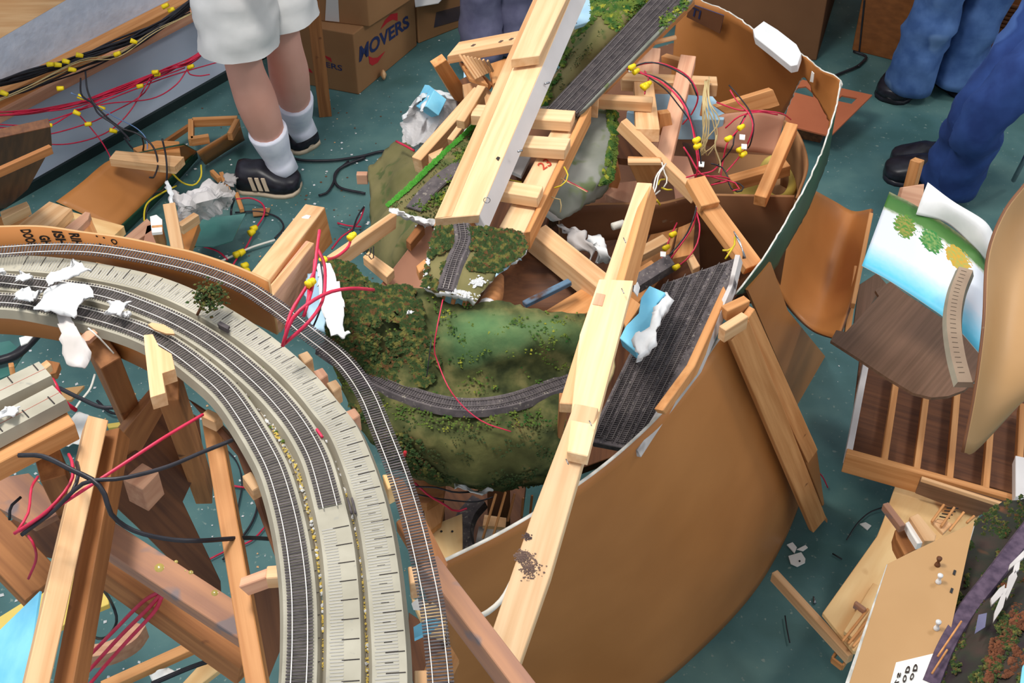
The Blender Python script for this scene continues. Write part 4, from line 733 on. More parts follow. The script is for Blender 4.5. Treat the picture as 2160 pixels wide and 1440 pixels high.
# main beam
t = empty('main_beam', P(1010, 450, 1.06), 'long pale L-shaped beam lying highest, across the middle of the pile', 'beam')
slab('top_board', 'pine_lit', [(917, 461), (1138, -30), (1216, -30), (1011, 453)], z=(1.10, 1.17, 1.17), th=.02, parent=t)
slab('flange', 'white_paint', [(1011, 453), (1216, -30), (1028, 486)][:2]+[(1238, -2), (1029, 487)], z=(1.10, 1.17, 1.13), th=.018, parent=t, label='whitish painted side flange')
slab('grain_strip', 'pine', [(917, 461), (1138, -30), (1152, -30), (952, 456)], z=(1.10, 1.17, 1.17), th=.001, parent=t, toward=.0008, bevel=False)
tb = D.objects['top_board']; 
o = [x for x in t.children if x.name.startswith('top_board')][0]; p0, n = plane_of(o)
decal('knot', 'black_line', [(1046, 335), (1050, 331), (1055, 333), (1051, 340)], p0, n, o)
for (x, y) in ((1030, 486), (0, 0)):
    if x: tube('clip_ring', 'metal', [P(1027, 422, 1.12)+V((.006*math.cos(a), 0, .006*math.sin(a))) for a in [i*.7 for i in range(10)]], .0007, n=24, parent=t)
for x, y in ((1098, 317), (1155, 174), (1212, 48)): tube('protruding_screw', 'metal', [P(x-6, y+3, 1.12), P(x+4, y, 1.12)], .0022, n=3, parent=t)
slab('lap_board', 'pine_lit', [(1078, 125), (1146, -30), (1208, -30), (1138, 117)], z=(1.17, 1.19, 1.19), th=.022, label='pale lap board lying on the upper end of the main beam', cat='board')
# ladder frame right of the main beam
lf = empty('ladder_frame', P(1150, 350, 1.0), 'ladder shaped pine frame with three rungs beside the main beam', 'frame')
slab('side_rail', 'pine_lit', [(1053, 478), (1193, 219), (1234, 222), (1107, 490)], z=(1.03, 1.05, 1.05), th=.022, parent=lf)
slab('side_rail', 'pine_orange', [(1107, 490), (1234, 221), (1248, 223), (1118, 488)], z=(1.035, 1.06, 1.06), th=.045, parent=lf)
lp0, ln = plane_of([x for x in lf.children][0])
text('handwriting', '23', 'ink_thin_red', [(1135, 357), (1160, 338), (1164, 332), (1138, 352)][:0] or [(1146, 360), (1166, 348), (1152, 334), (1132, 348)], lp0, ln, lf, label='red handwritten number')
slab('rung', 'pine_lit', [(1000, 219), (1214, 233), (1204, 257), (993, 243)], z=1.075, th=.024, parent=lf)
slab('rung', 'pine_lit', [(1104, 284), (1204, 291), (1192, 316), (1094, 309)], z=1.075, th=.024, parent=lf)
slab('rung', 'pine_lit', [(1062, 379), (1146, 392), (1134, 417), (1052, 404)], z=1.065, th=.024, parent=lf)
for k, (x, y) in enumerate(((1063, 487), (1093, 494))): tube('screw', 'metal', [P(x, y, 1.01), P(x+1, y+2, 1.01)], .003, n=3, parent=lf)
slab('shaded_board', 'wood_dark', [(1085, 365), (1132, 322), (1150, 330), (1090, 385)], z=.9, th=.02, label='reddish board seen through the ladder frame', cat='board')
slab('grey_shell', 'plaster_grey', [(1078, 360), (1095, 325), (1120, 330), (1100, 370)], z=.92, th=.01, label='grey plaster shell seen through the ladder frame', cat='plaster')
slab('dark_card', 'hardboard_dark', [(1110, 255), (1175, 262), (1165, 290), (1105, 285)], z=.92, th=.01, label='speckled dark board between the upper two rungs', cat='board')
# scenery between main beam and yard board (upper)
GU = rows([[(1140, 222, .98), (1170, 150, 1.0), (1205, 60, 1.02), (1228, -10, 1.05)], [(1165, 222, .98), (1205, 145, 1.02), (1250, 70, 1.06), (1290, -20, 1.08)], [(1185, 222, .98), (1240, 140, 1.01), (1300, 70, 1.05), (1350, -20, 1.1)], [(1195, 218, .97), (1270, 130, .99), (1330, 62, 1.02), (1410, -20, 1.06)]], 40, 24)
us = empty('upper_scenery', GU[20][10], 'mottled green scenery slope between the main beam and the three-track board', 'scenery')
grid('terrain', ['terrain_olive', 'plaster_grey', 'plaster'], GU, th=.012, bump=.012, bs=8, jag=.004, parent=us)
lumps('bush_cover', 'foliage_green', scatter(GU, 1500, lambda u, v: (u > .66+.25*nz2(u, v, 5) and v > .12) or (v < .16 and nz2(u, v, 12) > .1)), .003, .008, parent=us)
lumps('ground_foam', 'foliage', scatter(GU, 900, lambda u, v: nz2(u, v, 9, 4) > .1), .001, .0025, parent=us)
slab('blue_cloth', 'foam_pale', [(1216, 10), (1240, -25), (1320, -25), (1262, 40), (1228, 50), (1212, 55)], z=1.06, th=.01, label='pale blue painted plaster corner at the top of the slope', cat='plaster')
# three-track yard board (upper)
yb = empty('yard_board', P(1300, 130, 1.08), 'long narrow scenery board carrying weathered parallel tracks at the top', 'track board')
slab('deck', 'ballast', [(1146, 236), (1222, 236), (1460, -10), (1378, -10)], z=(1.07, 1.07, 1.11), th=.012, parent=yb)
slab('plaster_edge', 'terrain_rock', [(1222, 236), (1460, -10), (1465, -5), (1236, 228)], z=(1.073, 1.113, 1.11), th=.02, parent=yb)
slab('wood_edge', 'pine_orange', [(1225, 238), (1466, -3), (1466, 12), (1250, 226)], z=(1.055, 1.09, 1.04), th=.012, parent=yb)
yp0, yn = plane_of([c for c in yb.children if c.name.startswith('deck')][0])
for k in range(3):
    a, b = (1160+k*24, 236), (1392+k*27, -10); A, B = PL(a[0], a[1], yp0, yn), PL(b[0], b[1], yp0, yn)
    pts = [A.lerp(B, i/20)+yn*.0005 for i in range(21)]
    L = (B-A).length; dr = (B-A).normalized(); lat = dr.cross(yn)
    boxes('tie', 'tie', [(A+dr*s+yn*.001, lat, .022, .0024, .002) for s in [i*.0045 for i in range(int(L/.0045))]], parent=yb, kind='stuff')
    for s in (-1, 1): beam('rail', 'rail_dull', A+lat*s*.0065+yn*.004, B+lat*s*.0065+yn*.004, 0, t=.002, wm=.0014, parent=yb)
lumps('bush', 'foliage_green', [PL(x+random.gauss(0, 5), y+random.gauss(0, 5), yp0, yn)+yn*random.uniform(0, .008) for x, y in ((1412, 38), (1430, 24), (1444, 8), (1400, 50), (1300, 55)) for _ in range(60)], .002, .005, parent=yb)
tube('dowel', 'pine', [P(1378, 90, 1.05), P(1425, 79, 1.05)], .0055, n=3, sides=10, label='short pale dowel sticking out beside the yard board', cat='dowel')
# lower right scenery of the ladder
GR_ = rows([[(1232, 262, 1.0), (1200, 330, 1.0), (1165, 395, 1.0), (1145, 438, .98)], [(1262, 232, 1.0), (1245, 310, 1.0), (1210, 390, .99), (1187, 463, .95)], [(1290, 228, 1.0), (1285, 310, 1.0), (1262, 385, .98), (1232, 437, .94)], [(1302, 240, .98), (1300, 320, .98), (1292, 380, .96), (1270, 415, .92)]], 36, 26, sharp=True)
rs = empty('rock_scenery', GR_[18][12], 'grey rocky scenery wedge with a row of bushes right of the ladder frame', 'scenery')
grid('terrain', ['terrain_rock', 'plaster_grey', 'plaster'], GR_, th=.03, bump=.006, bs=14, jag=.004, parent=rs)
lumps('bush', 'foliage_green', scatter(GR_, 1700, lambda u, v: v > .72 and nz2(u, v, 10, 1) > -.25 and u < .85), .003, .0065, parent=rs)
tube('pale_cord', 'wire_tan', [(1170, 368, 1.02), (1195, 383, 1.02), (1225, 398, 1.01), (1238, 405, 1.01)], .0013, label='pale cord across the rocky wedge', cat='cord')
tube('pale_cord', 'wire_tan', [(1168, 372, 1.02), (1155, 400, 1.02), (1162, 416, 1.02), (1183, 422, 1.01), (1182, 448, .99)], .0013, label='pale cord looping under the rocky wedge edge', cat='cord')
tube('yellow_wire', 'wire_yellow', [(1190, 352, 1.06), (1198, 370, 1.06), (1190, 388, 1.05), (1170, 396, 1.04)], .0016, label='short yellow wire beside the ladder rail', cat='wire')
tube('red_wire', 'wire_red', [(1190, 378, 1.02), (1215, 390, 1.02), (1240, 404, 1.02)], .001, label='thin red wire on the rocky wedge', cat='wire')
tube('yellow_wire', 'wire_yellow', [(1062, 375, .99), (1080, 380, .99), (1100, 384, 1.0)], .0012, label='yellow wire behind the lowest rung', cat='wire')

# hanging chunk of track scenery
GH = rows([[(920, 480, 1.19), (905, 530, 1.17), (896, 575, 1.16), (892, 606, 1.15)], [(965, 478, 1.19), (958, 530, 1.175), (952, 585, 1.165), (945, 618, 1.155)], [(1020, 480, 1.19), (1015, 535, 1.175), (1005, 590, 1.165), (985, 628, 1.155)], [(1095, 488, 1.18), (1110, 528, 1.17), (1052, 574, 1.16), (1006, 634, 1.15)]], 30, 30)
hc = empty('track_scenery_chunk', GH[15][15], 'broken scenery chunk with a short track stub hanging over the hill', 'scenery')
grid('terrain', ['terrain_olive', 'plaster_grey', 'plaster'], GH, th=.014, bump=.006, bs=12, jag=.008, parent=hc)
lumps('bush_cover', 'foliage', scatter(GH, 2200, lambda u, v: (u < .33 and nz2(u, v, 5) > -.6) or (v > .55 and u < .62) or (v < .3 and nz2(u, v, 8, 3) > .12)), .002, .006, parent=hc)
pt = [on_grid(GH, u, v)+V((0, 0, .0)) for u, v in [(i/14, .30+.14*i/14) for i in range(15)]]
sweep('ballast_bed', 'ballast', pt, [(-.017, 0), (-.012, .007), (.012, .007), (.017, 0)], parent=hc)
track(hc, [p+V((0, 0, .007)) for p in pt], gauge=.0085, tl=.016, individual=60, rail='rail_dull', rise=.002)
lumps('white_break', 'plaster', [on_grid(GH, u, v)+V((0, 0, .001)) for u, v in [(random.uniform(.93, 1), random.random()) for _ in range(260)]+[(random.random(), random.uniform(0, .035)) for _ in range(200)]+[(.78+random.gauss(0, .03), .82+random.gauss(0, .04)) for _ in range(120)]], .001, .0035, parent=hc)
for k, (x, y) in enumerate(((934, 622), (955, 632), (978, 640))): beam('stick', 'pine_orange', (x+4, y-14, 1.13), (x-2, y+12, 1.12), 8, t=.008, parent=hc)
lg = empty('log_stub', P(1035, 620, 1.14), 'split log-like wood stub beside the hanging scenery chunk', 'wood stub')
tube('core', 'pine_aged', [P(1050, 585, 1.12), P(1042, 620, 1.12), P(1030, 645, 1.12)], [.011, .016, .017], n=8, sides=12, parent=lg)
tube('end_grain', 'plaster_grey', [P(1031, 644, 1.121), P(1028, 650, 1.121)], .0165, n=3, sides=12, parent=lg)
scrap(([(1055, 560), (1075, 548), (1098, 538)], [(1045, 582), (1066, 570), (1094, 543)]), 1.155, label='blue grey torn plaster lip of the hanging chunk', m='foam_pale', jag=.003)
for k in range(6): beam('comb_stick', 'pine_orange', (920+k*15, 470, 1.06), (917+k*15, 482, 1.05), 7, t=.006, label='short trestle stick end under the near end of the main beam', cat='stick', group='stick ends under the main beam')

# ================================================================ right part of the pile inside the ring
def sheet(name, mats, a, b, nu=40, nv=10, **kw): return grid(name, mats, rows([a, b], nu, nv), **kw)
# back ring panel
ring = sheet('backdrop_ring', ['hardboard', 'green_paint', 'frayed_edge'],
  [(1430, -35, .97), (1480, 3, .97), (1530, 22, .97), (1600, 70, .97), (1650, 94, .97), (1695, 118, .97), (1735, 150, .97), (1766, 162, .97), (1774, 178, .97)],
  [(1405, 330, .52), (1450, 330, .5), (1500, 320, .5), (1560, 300, .55), (1640, 262, .62), (1690, 166, .90), (1714, 196, .88), (1736, 232, .86), (1752, 262, .86)],
  nu=70, nv=14, th=.0035, jag=.003, label='large curved brown hardboard backdrop ring with frayed white rim, painted green outside', cat='backdrop')
sheet('backdrop_sheet', ['green_paint', 'hardboard', 'frayed_edge'],
  [(1774, 172, .97), (1770, 205, .97), (1757, 255, .97), (1735, 320, .97), (1700, 395, .97), (1640, 500, .97), (1600, 562, .97), (1552, 622, .97)],
  [(1762, 240, .90), (1750, 268, .88), (1748, 330, .82), (1728, 385, .80), (1706, 440, .80), (1662, 520, .80), (1628, 575, .80), (1574, 618, .86)],
  nu=60, nv=8, th=.0035, jag=.002, label='green painted end of the backdrop ring sweeping down to the two leaning posts', cat='backdrop')
q0 = P(1490, 35, .95)
slab('dark_label', 'ink_blue', [(1456, 8), (1527, 33), (1518, 71), (1448, 36)], z=(.965, .965, .90), th=.002, label='dark printed label stuck inside the backdrop ring', cat='label', bevel=False)
D.objects['dark_label'].data.materials[0] = M['hardboard_dark']
dl = D.objects['dark_label']; p0, n = plane_of(dl)
text('lettering', 'TI', 'ink_blue', [(1456, 30), (1476, 40), (1480, 22), (1460, 13)], p0, n, dl)
slab('foam_strip', 'plaster', [(1588, 62), (1611, 44), (1640, 62), (1680, 93), (1690, 112), (1682, 136), (1668, 139), (1630, 108), (1592, 78)], z=(.975, .985, .985), th=.022, label='white foam strip clinging to the rim of the backdrop ring', cat='foam')
slab('tape_flake', 'paper', [(1712, 150), (1717, 155), (1715, 174), (1708, 172)], z=(.96, .96, .93), th=.001, label='small white flake on the backdrop ring near its corner', cat='flake', bevel=False)
# cardboard tray inside the ring
bx = empty('open_carton', P(1580, 420, .8), 'open brown carton inside the ring holding scraps and a yellow hoop', 'carton')
sheet('front_wall', ['cardboard_dark', 'cardboard_dark', 'cardboard'], [(1470, 412, .86), (1570, 414, .86), (1676, 416, .86)], [(1480, 640, .45), (1570, 640, .45), (1640, 640, .45)], nu=12, nv=4, th=.006, parent=bx)
sheet('side_wall', ['cardboard', 'cardboard_dark', 'cardboard'], [(1652, 255, .86), (1682, 285, .86), (1700, 345, .86), (1684, 400, .86), (1678, 416, .86)], [(1645, 400, .6), (1660, 410, .6), (1670, 440, .6), (1665, 460, .6), (1660, 480, .6)], nu=20, nv=5, th=.006, parent=bx)
slab('bottom', 'cardboard', [(1440, 420), (1690, 430), (1660, 330), (1500, 320)], z=.62, th=.006, parent=bx)
sheet('carton_flap', ['hardboard_pink', 'cardboard', 'cardboard'], [(1512, 246, .9), (1560, 228, .92), (1610, 232, .92), (1656, 244, .9)], [(1508, 308, .84), (1550, 316, .84), (1600, 322, .83), (1636, 326, .83)], nu=20, nv=8, th=.005, label='pinkish curved card flap over the carton', cat='card')
tube('yellow_hoop', 'tape_yellow', [P(1640+34*math.sin(a), 378-44*math.cos(a), .70) for a in [i*.4 for i in range(16)]], .012, n=40, sides=8, label='yellow hoop lying in the open carton', cat='hoop')
slab('yellow_plate', 'tape_yellow', [(1545, 396), (1600, 382), (1622, 400), (1600, 414), (1550, 412)], z=.66, th=.006, label='yellow flat plate in the open carton', cat='plate')
beam('post', 'pine_orange', (1671, 259, .93), (1604, 414, .885), 26, t=.03, label='orange square post leaning in the open carton', cat='post')
beam('scrap_board', 'pine_orange', (1540, 376, .80), (1662, 342, .82), 26, t=.03, label='orange board crossing behind the leaning post in the carton', cat='board')
slab('scrap_board', 'pine_orange', [(1510, 226), (1631, 189), (1645, 222), (1620, 230), (1530, 240)], z=(.98, .99, .95), th=.018, label='knotty orange board leaning against the inner ring wall', cat='board')
# pale blue foam slab
slab('foam_slab', 'foam_pale', [(1383, 198), (1500, 198), (1530, 236), (1527, 252), (1440, 252), (1340, 240), (1322, 236), (1340, 210)], z=.90, th=.055, label='pale blue foam slab in the middle of the wreck', cat='foam')
# lumber in the upper right of the pile
beam('lumber_piece', 'pine_pink', (1368, 100, .93), (1362, 160, .95), 52, t=.02, label='pinkish board standing behind the horizontal crosspiece', cat='board')
slab('lumber_piece', 'pine', [(1336, 150), (1375, 150), (1392, 272), (1341, 271)], z=(.97, .97, 1.03), th=.03, label='pale board end pointing down in the centre of the wreck', cat='board')
slab('lumber_piece', 'pine', [(1310, 152), (1512, 161), (1514, 180), (1312, 168)], z=.985, th=.03, label='long pale horizontal crosspiece at the top of the wreck', cat='crosspiece')
slab('lumber_piece', 'pine', [(1262, 197), (1378, 203), (1376, 216), (1262, 209)], z=1.04, th=.025, label='pale crosspiece running from the yard board to the central board', cat='crosspiece')
slab('lumber_piece', 'pine', [(1250, 197), (1264, 196), (1262, 224), (1247, 222)], z=1.05, th=.03, label='small block at the left end of the lower crosspiece', cat='block')
beam('lumber_piece', 'pine_pink', (1452, 116, 1.0), (1396, 345, .955), 34, t=.03, label='long pinkish post running diagonally under the crosspiece', cat='post')
slab('lumber_piece', 'pine_orange', [(1391, 240), (1414, 237), (1422, 281), (1390, 286)], z=(1.0, 1.0, .95), th=.02, label='orange block beside the pale board end', cat='block')
beam('lumber_piece', 'pine_orange', (1437, 125, .96), (1400, 115, .95), 18, t=.02, label='short orange offcut behind the top crosspiece', cat='offcut')
beam('lumber_piece', 'pine', (1316, 252, 1.04), (1476, 408, .95), 19, t=.03, label='long thin stick slanting down to the drilled lap board', cat='stick')
beam('lumber_piece', 'pine_aged', (1493, 168, 1.0), (1480, 245, .93), 9, t=.01, label='thin brown lath hanging from the top crosspiece', cat='lath')
t = empty('drilled_board', P(1530, 460, 1.0), 'orange drilled lap-jointed board pointing at the green ring', 'board')
beam('upper_piece', 'pine_orange', (1468, 374, 1.03), (1500, 430, 1.01), 44, t=.02, parent=t)
beam('lower_piece', 'pine_orange', (1492, 425, 1.0), (1592, 560, .95), 45, t=.02, parent=t)
kids = [c for c in t.children]; p0, n = plane_of(kids[0])
for x, y in ((1464, 382), (1497, 396)): decal('bolt_hole', 'black', [(x-2.5, y), (x, y-2.5), (x+2.5, y), (x, y+2.5)], p0, n, t)
slab('lumber_piece', 'pine', [(1324, 333), (1391, 333), (1396, 343), (1325, 343)], z=1.0, th=.006, label='top edge strip of the upright board at the girder head', cat='strip')
slab('lumber_piece', 'pine_orange', [(1324, 343), (1396, 345), (1372, 388), (1345, 388)], z=(.995, .995, .93), th=.018, label='upright orange board standing at the head of the long girder', cat='board')
slab('lumber_piece', 'pine_orange', [(1288, 352), (1303, 352), (1309, 380), (1303, 398), (1276, 394)], z=(.95, .95, .9), th=.02, label='small orange post end right of the rocky wedge', cat='post')
slab('lumber_piece', 'pine_pink', [(1300, 385), (1345, 380), (1340, 432), (1300, 420), (1276, 408)], z=.86, th=.02, label='reddish board below the small orange post end', cat='board')
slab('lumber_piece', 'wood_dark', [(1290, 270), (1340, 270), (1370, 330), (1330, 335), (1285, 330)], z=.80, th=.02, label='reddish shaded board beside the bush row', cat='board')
slab('lumber_piece', 'pine_pink', [(1376, 290), (1408, 275), (1410, 340), (1390, 372), (1370, 330)], z=.88, th=.02, label='pinkish board behind the long thin stick', cat='board')
slab('hardboard_piece', 'hardboard_pink', [(1413, 328), (1450, 330), (1465, 372), (1460, 408), (1425, 424)], z=.88, th=.005, label='pinkish hardboard piece left of the drilled board', cat='hardboard')
slab('hardboard_piece', 'hardboard_dark', [(1440, 300), (1505, 310), (1520, 380), (1470, 400)], z=.78, th=.005, label='brown hardboard behind the red wire tangle', cat='hardboard')
slab('lumber_piece', 'pine_orange', [(1440, 440), (1405, 560), (1330, 660), (1300, 640), (1380, 480)], z=.66, th=.02, label='brown board deep in the gap right of the long girder', cat='board')
beam('lumber_piece', 'pine', (1330, 540, .78), (1405, 500, .80), 26, t=.02, label='pale offcut right of the long girder', cat='offcut')
beam('lumber_piece', 'pine_orange', (1325, 585, .80), (1378, 552, .82), 16, t=.03, label='orange stick end below the pale offcut', cat='stick')
slab('lumber_piece', 'pine_orange', [(1432, 475), (1466, 462), (1462, 535), (1418, 545)], z=.74, th=.02, label='orange board with pencil marks behind the red cable', cat='board')
slab('lumber_piece', 'pine', [(1450, 540), (1463, 535), (1477, 560), (1462, 568)], z=.88, th=.015, label='small pale stub touching the dark track deck', cat='stub')
# curved dark fascia inside and added dark boards standing in for the dark depth of the pile
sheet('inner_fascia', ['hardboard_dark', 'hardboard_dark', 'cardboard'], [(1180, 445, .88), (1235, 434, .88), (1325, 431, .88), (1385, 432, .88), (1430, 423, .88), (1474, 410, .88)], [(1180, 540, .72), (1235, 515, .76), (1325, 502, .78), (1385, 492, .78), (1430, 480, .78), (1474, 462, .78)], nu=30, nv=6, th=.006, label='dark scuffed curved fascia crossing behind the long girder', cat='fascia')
slab('dark_filler', 'wood_dark', [(1050, 540), (1240, 440), (1480, 440), (1600, 560), (1480, 700), (1240, 700), (1080, 680)], z=.58, th=.02, label='added dark brown filler at the bottom of the wreck behind the hill', cat='panel')
slab('dark_filler', 'hardboard_dark', [(1230, 150), (1420, 90), (1520, 240), (1660, 330), (1660, 440), (1270, 450), (1180, 420), (1180, 230)], z=.60, th=.02, label='added brown filler sheet deep in the wreck under the wire tangle', cat='panel')
slab('dark_filler', 'wood_dark', [(905, 345), (1100, 130), (1240, 180), (1150, 480), (960, 520), (905, 470)], z=.72, th=.02, label='added dark filler for the dark space under main beam and ladder', cat='panel')
slab('dark_filler', 'wood_dark', [(1225, 560), (1420, 540), (1420, 860), (1300, 960), (1190, 1000), (1185, 860)], z=.60, th=.02, label='added dark filler deep between the long girder and the track deck', cat='board')
# support crib standing on the floor under the wreck
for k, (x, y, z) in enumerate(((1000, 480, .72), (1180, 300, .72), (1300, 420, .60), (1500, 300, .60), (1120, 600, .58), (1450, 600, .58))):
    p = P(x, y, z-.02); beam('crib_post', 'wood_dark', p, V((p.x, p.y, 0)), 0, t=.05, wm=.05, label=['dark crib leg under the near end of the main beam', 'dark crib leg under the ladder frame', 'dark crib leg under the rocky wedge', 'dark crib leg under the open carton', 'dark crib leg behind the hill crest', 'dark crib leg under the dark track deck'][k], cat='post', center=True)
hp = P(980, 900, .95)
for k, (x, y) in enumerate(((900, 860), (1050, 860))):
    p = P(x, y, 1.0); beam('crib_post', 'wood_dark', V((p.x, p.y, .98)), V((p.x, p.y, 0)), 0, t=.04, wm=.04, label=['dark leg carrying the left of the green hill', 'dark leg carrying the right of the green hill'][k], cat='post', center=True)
sheet('curved_dark_board', ['wood_dark', 'wood_dark', 'wood_dark'], [(1060, 560, .95), (1120, 520, .94), (1190, 545, .93), (1250, 590, .92)], [(1050, 660, .86), (1110, 668, .86), (1180, 668, .86), (1240, 650, .86)], nu=16, nv=6, th=.008, label='dark brown curved panel behind the hill crest', cat='panel')
beam('blue_painted_lath', 'foam_blue', (1105, 638, .97), (1202, 590, .98), 15, t=.01, label='lath streaked with sky blue paint behind the hill crest', cat='lath')
D.objects['blue_painted_lath'].data.materials[0] = mat('blue_streak', (84, 56, 42), (92, 120, 144), 14, (1, 1, 1), .6, lo=.42, hi=.5)
slab('orange_offcut', 'pine_orange', [(1150, 655), (1240, 600), (1262, 650), (1230, 662)], z=.93, th=.02, label='orange offcut wedged between hill crest and long girder', cat='offcut')
# slanting post left of girder
t = beam('slanting_post', 'pine', (1135, 482, .985), (1300, 615, .955), 46, t=.05, label='thick pale post slanting from the ladder to the long girder', cat='post')
slab('post_end', 'pine_orange', [(1322, 620), (1352, 642), (1340, 662), (1320, 690), (1305, 660)], z=(.95, .94, .93), th=.02, label='orange end of the slanting post right of the girder', cat='block')
GPl = rows([[(1228, 506, .90), (1236, 515, .91), (1250, 530, .9)], [(1250, 500, .9), (1258, 520, .92), (1262, 548, .9)], [(1275, 508, .9), (1284, 530, .91), (1290, 556, .88)]], 12, 12)
grid('plaster_shell', ['plaster', 'plaster', 'plaster'], GPl, th=.006, bump=.02, bs=14, jag=.008, label='white plaster ball peeking out left of the long girder', cat='plaster')
GPk = rows([[(1168, 470, .92), (1195, 490, .92), (1215, 530, .9)], [(1190, 462, .93), (1218, 490, .93), (1238, 530, .91)], [(1225, 480, .92), (1238, 510, .93), (1252, 545, .9)]], 16, 12)
grid('plaster_shell', ['plaster_grey', 'plaster_grey', 'plaster_grey'], GPk, th=.006, bump=.03, bs=16, jag=.006, label='folded grey plaster behind the slanting post', cat='plaster')
tube('white_dowel', 'wire_white', [P(1292, 478, .93), P(1315, 471, .93)], .008, n=3, sides=10, label='white dowel poking out left of the long girder', cat='dowel')
# long foreground girder
lg2 = empty('long_girder', P(1250, 900, 1.0), 'long pale lapped girder crossing the centre down to the bottom edge', 'girder')
slab('upper_plank', 'pine_lit', [(1344, 384), (1376, 386), (1312, 612), (1256, 640)], z=(1.08, 1.08, 1.12), th=.02, parent=lg2)
slab('upper_flange', 'pine_orange', [(1374, 386), (1386, 420), (1342, 600), (1310, 612)], z=(1.08, 1.04, 1.08), th=.015, parent=lg2)
slab('middle_plank', 'pine_lit', [(1264, 588), (1336, 591), (1240, 962), (1196, 952), (1223, 705)], z=1.165, th=.02, parent=lg2)
slab('side_plank', 'pine', [(1240, 655), (1262, 655), (1212, 852), (1180, 850)], z=1.14, th=.02, parent=lg2)
slab('side_plank', 'pine_aged', [(1180, 852), (1200, 852), (1184, 930), (1176, 925)], z=(1.12, 1.12, 1.0), th=.02, parent=lg2)
slab('lower_plank', 'pine_lit', [(1212, 850), (1262, 860), (1160, 1215), (1095, 1402), (1033, 1345), (1122, 1085)], z=(1.175, 1.175, 1.08), th=.022, parent=lg2)
slab('joint_mark', 'pine_pink', [(1258, 618), (1277, 622), (1270, 646), (1250, 642)], z=1.165, th=.0008, parent=lg2, bevel=False, toward=.001)
lpk = [c for c in lg2.children if c.name.startswith('lower_plank')][0]; p0, n = plane_of(lpk)
MS = D.materials.new('ink_smudge'); 
sm = [P(*a, 1.03)+V((0, 0, .0006)) for a in []]
for (cx, cy, rx, ry) in ((1118, 1196, 16, 20), (1100, 1172, 12, 9), (1112, 1130, 6, 6)):
    sp = []
    for _ in range(240 if rx > 8 else 60):
        x, y = random.gauss(cx, rx*.62), random.gauss(cy, ry*.62); q = PL(x, y, p0, n)
        if 1035+(1402-y)*.215 < x < 1098+(1402-y)*.285: sp.append(q+n*.0003)
    lumps('ink_smudge', 'stain', sp, .0006, .0022, flat=.15, parent=lpk)
for x, y in ((1317, 507), (1313, 614), (1196, 974), (1245, 893)): tube('staple', 'metal', [P(x-2, y-6, 1.18), P(x+3, y+5, 1.18)], .0008, n=3, parent=lg2)
tube('bent_cable', 'wire_tan', [(1290, 745, .95), (1294, 775, .94), (1285, 800, .93), (1278, 815, .92)], .0035, label='short pale cable bending out from under the girder', cat='cable')
tube('white_cable', 'wire_white', [(1110, 1165, .9), (1085, 1215, .93), (1060, 1262, .94), (1030, 1290, .94), (1004, 1303, .92)], .0042, label='white cable curving beside the girder over the brown panel', cat='cable')
beam('crossing_strut', 'wood_dirty', (905, 1180, 1.24), (1150, 1500, 1.20), 44, t=.045, label='dusty pinkish strut crossing the girder at the bottom', cat='strut')
slab('wood_cleat', 'pine_aged', [(835, 1100), (860, 1080), (905, 1160), (900, 1210)], z=1.18, th=.02, label='brown board edge beneath the flex track beside the plywood square', cat='board')
# big curved hardboard panel
BP = rows([[(925, 1192, .93), (1060, 1125, .93), (1180, 1052, .93), (1290, 972, .93), (1390, 880, .93), (1470, 785, .93), (1520, 715, .93), (1565, 672, .93)],
           [(945, 1345, .6), (1100, 1290, .6), (1250, 1215, .6), (1370, 1130, .6), (1470, 1040, .6), (1550, 950, .6), (1600, 880, .6), (1640, 820, .6)],
           [(960, 1500, .25), (1130, 1440, .25), (1310, 1370, .25), (1440, 1280, .25), (1545, 1180, .25), (1625, 1080, .25), (1670, 1010, .25), (1700, 960, .25)],
           [(975, 1660, .0), (1170, 1580, .0), (1360, 1470, .0), (1490, 1360, .0), (1590, 1250, .0), (1650, 1150, .0), (1684, 1070, .0), (1700, 1020, .0)]], 60, 30)
grid('hardboard_sheet', ['hardboard', 'green_paint', 'frayed_edge'], BP, th=.006, label='huge curved brown hardboard panel leaning in the right foreground', cat='panel')
# dark track deck right of centre
dk = empty('track_deck', P(1400, 780, .93), 'weathered dark track deck sloping down beside the huge hardboard panel', 'track deck')
slab('deck', 'ballast', [(1560, 540), (1548, 600), (1344, 950), (1246, 932), (1250, 905), (1398, 598)], z=(1.0, .99, .90), th=.014, parent=dk)
dp0, dn = plane_of(dk.children[0])
slab('plaster_edge', 'plaster_grey', [PL(x, y, dp0, dn)+dn*.004 for x, y in ((1552, 540), (1562, 541), (1546, 606), (1474, 772), (1398, 872), (1346, 952), (1336, 950), (1390, 864), (1464, 764), (1538, 604))], None, th=.02, parent=dk, bevel=False)
slab('wood_edge', 'pine_orange', [(1548, 592), (1560, 588), (1470, 790), (1404, 874), (1398, 866), (1466, 772)], z=(.985, .96, .95), th=.015, parent=dk)
for k in range(4):
    A, B = PL(1262+k*24, 922+k*6, dp0, dn), PL(1417+k*36, 592-k*12, dp0, dn); L = (B-A).length; dr = (B-A).normalized(); lat = dr.cross(dn)
    boxes('tie', 'tie', [(A+dr*s+dn*.0012, lat, .019, .0024, .0024) for s in [i*.0043 for i in range(int(L/.0043))]], parent=dk, kind='stuff')
    for s in (-1, 1): beam('rail', 'rail_dull', A+lat*s*.0058+dn*.004, B+lat*s*.0058+dn*.004, 0, t=.002, wm=.0013, parent=dk)
lumps('ballast_grit', 'ballast', [PL(x, y, dp0, dn)+dn*.001 for x, y in [(lambda t, s: ((1256+t*84)*(1-s)+(1405+t*150)*s, (925+t*22)*(1-s)+(598-t*52)*s))(random.random(), random.random()) for _ in range(2200)]], .0008, .0018, parent=dk)
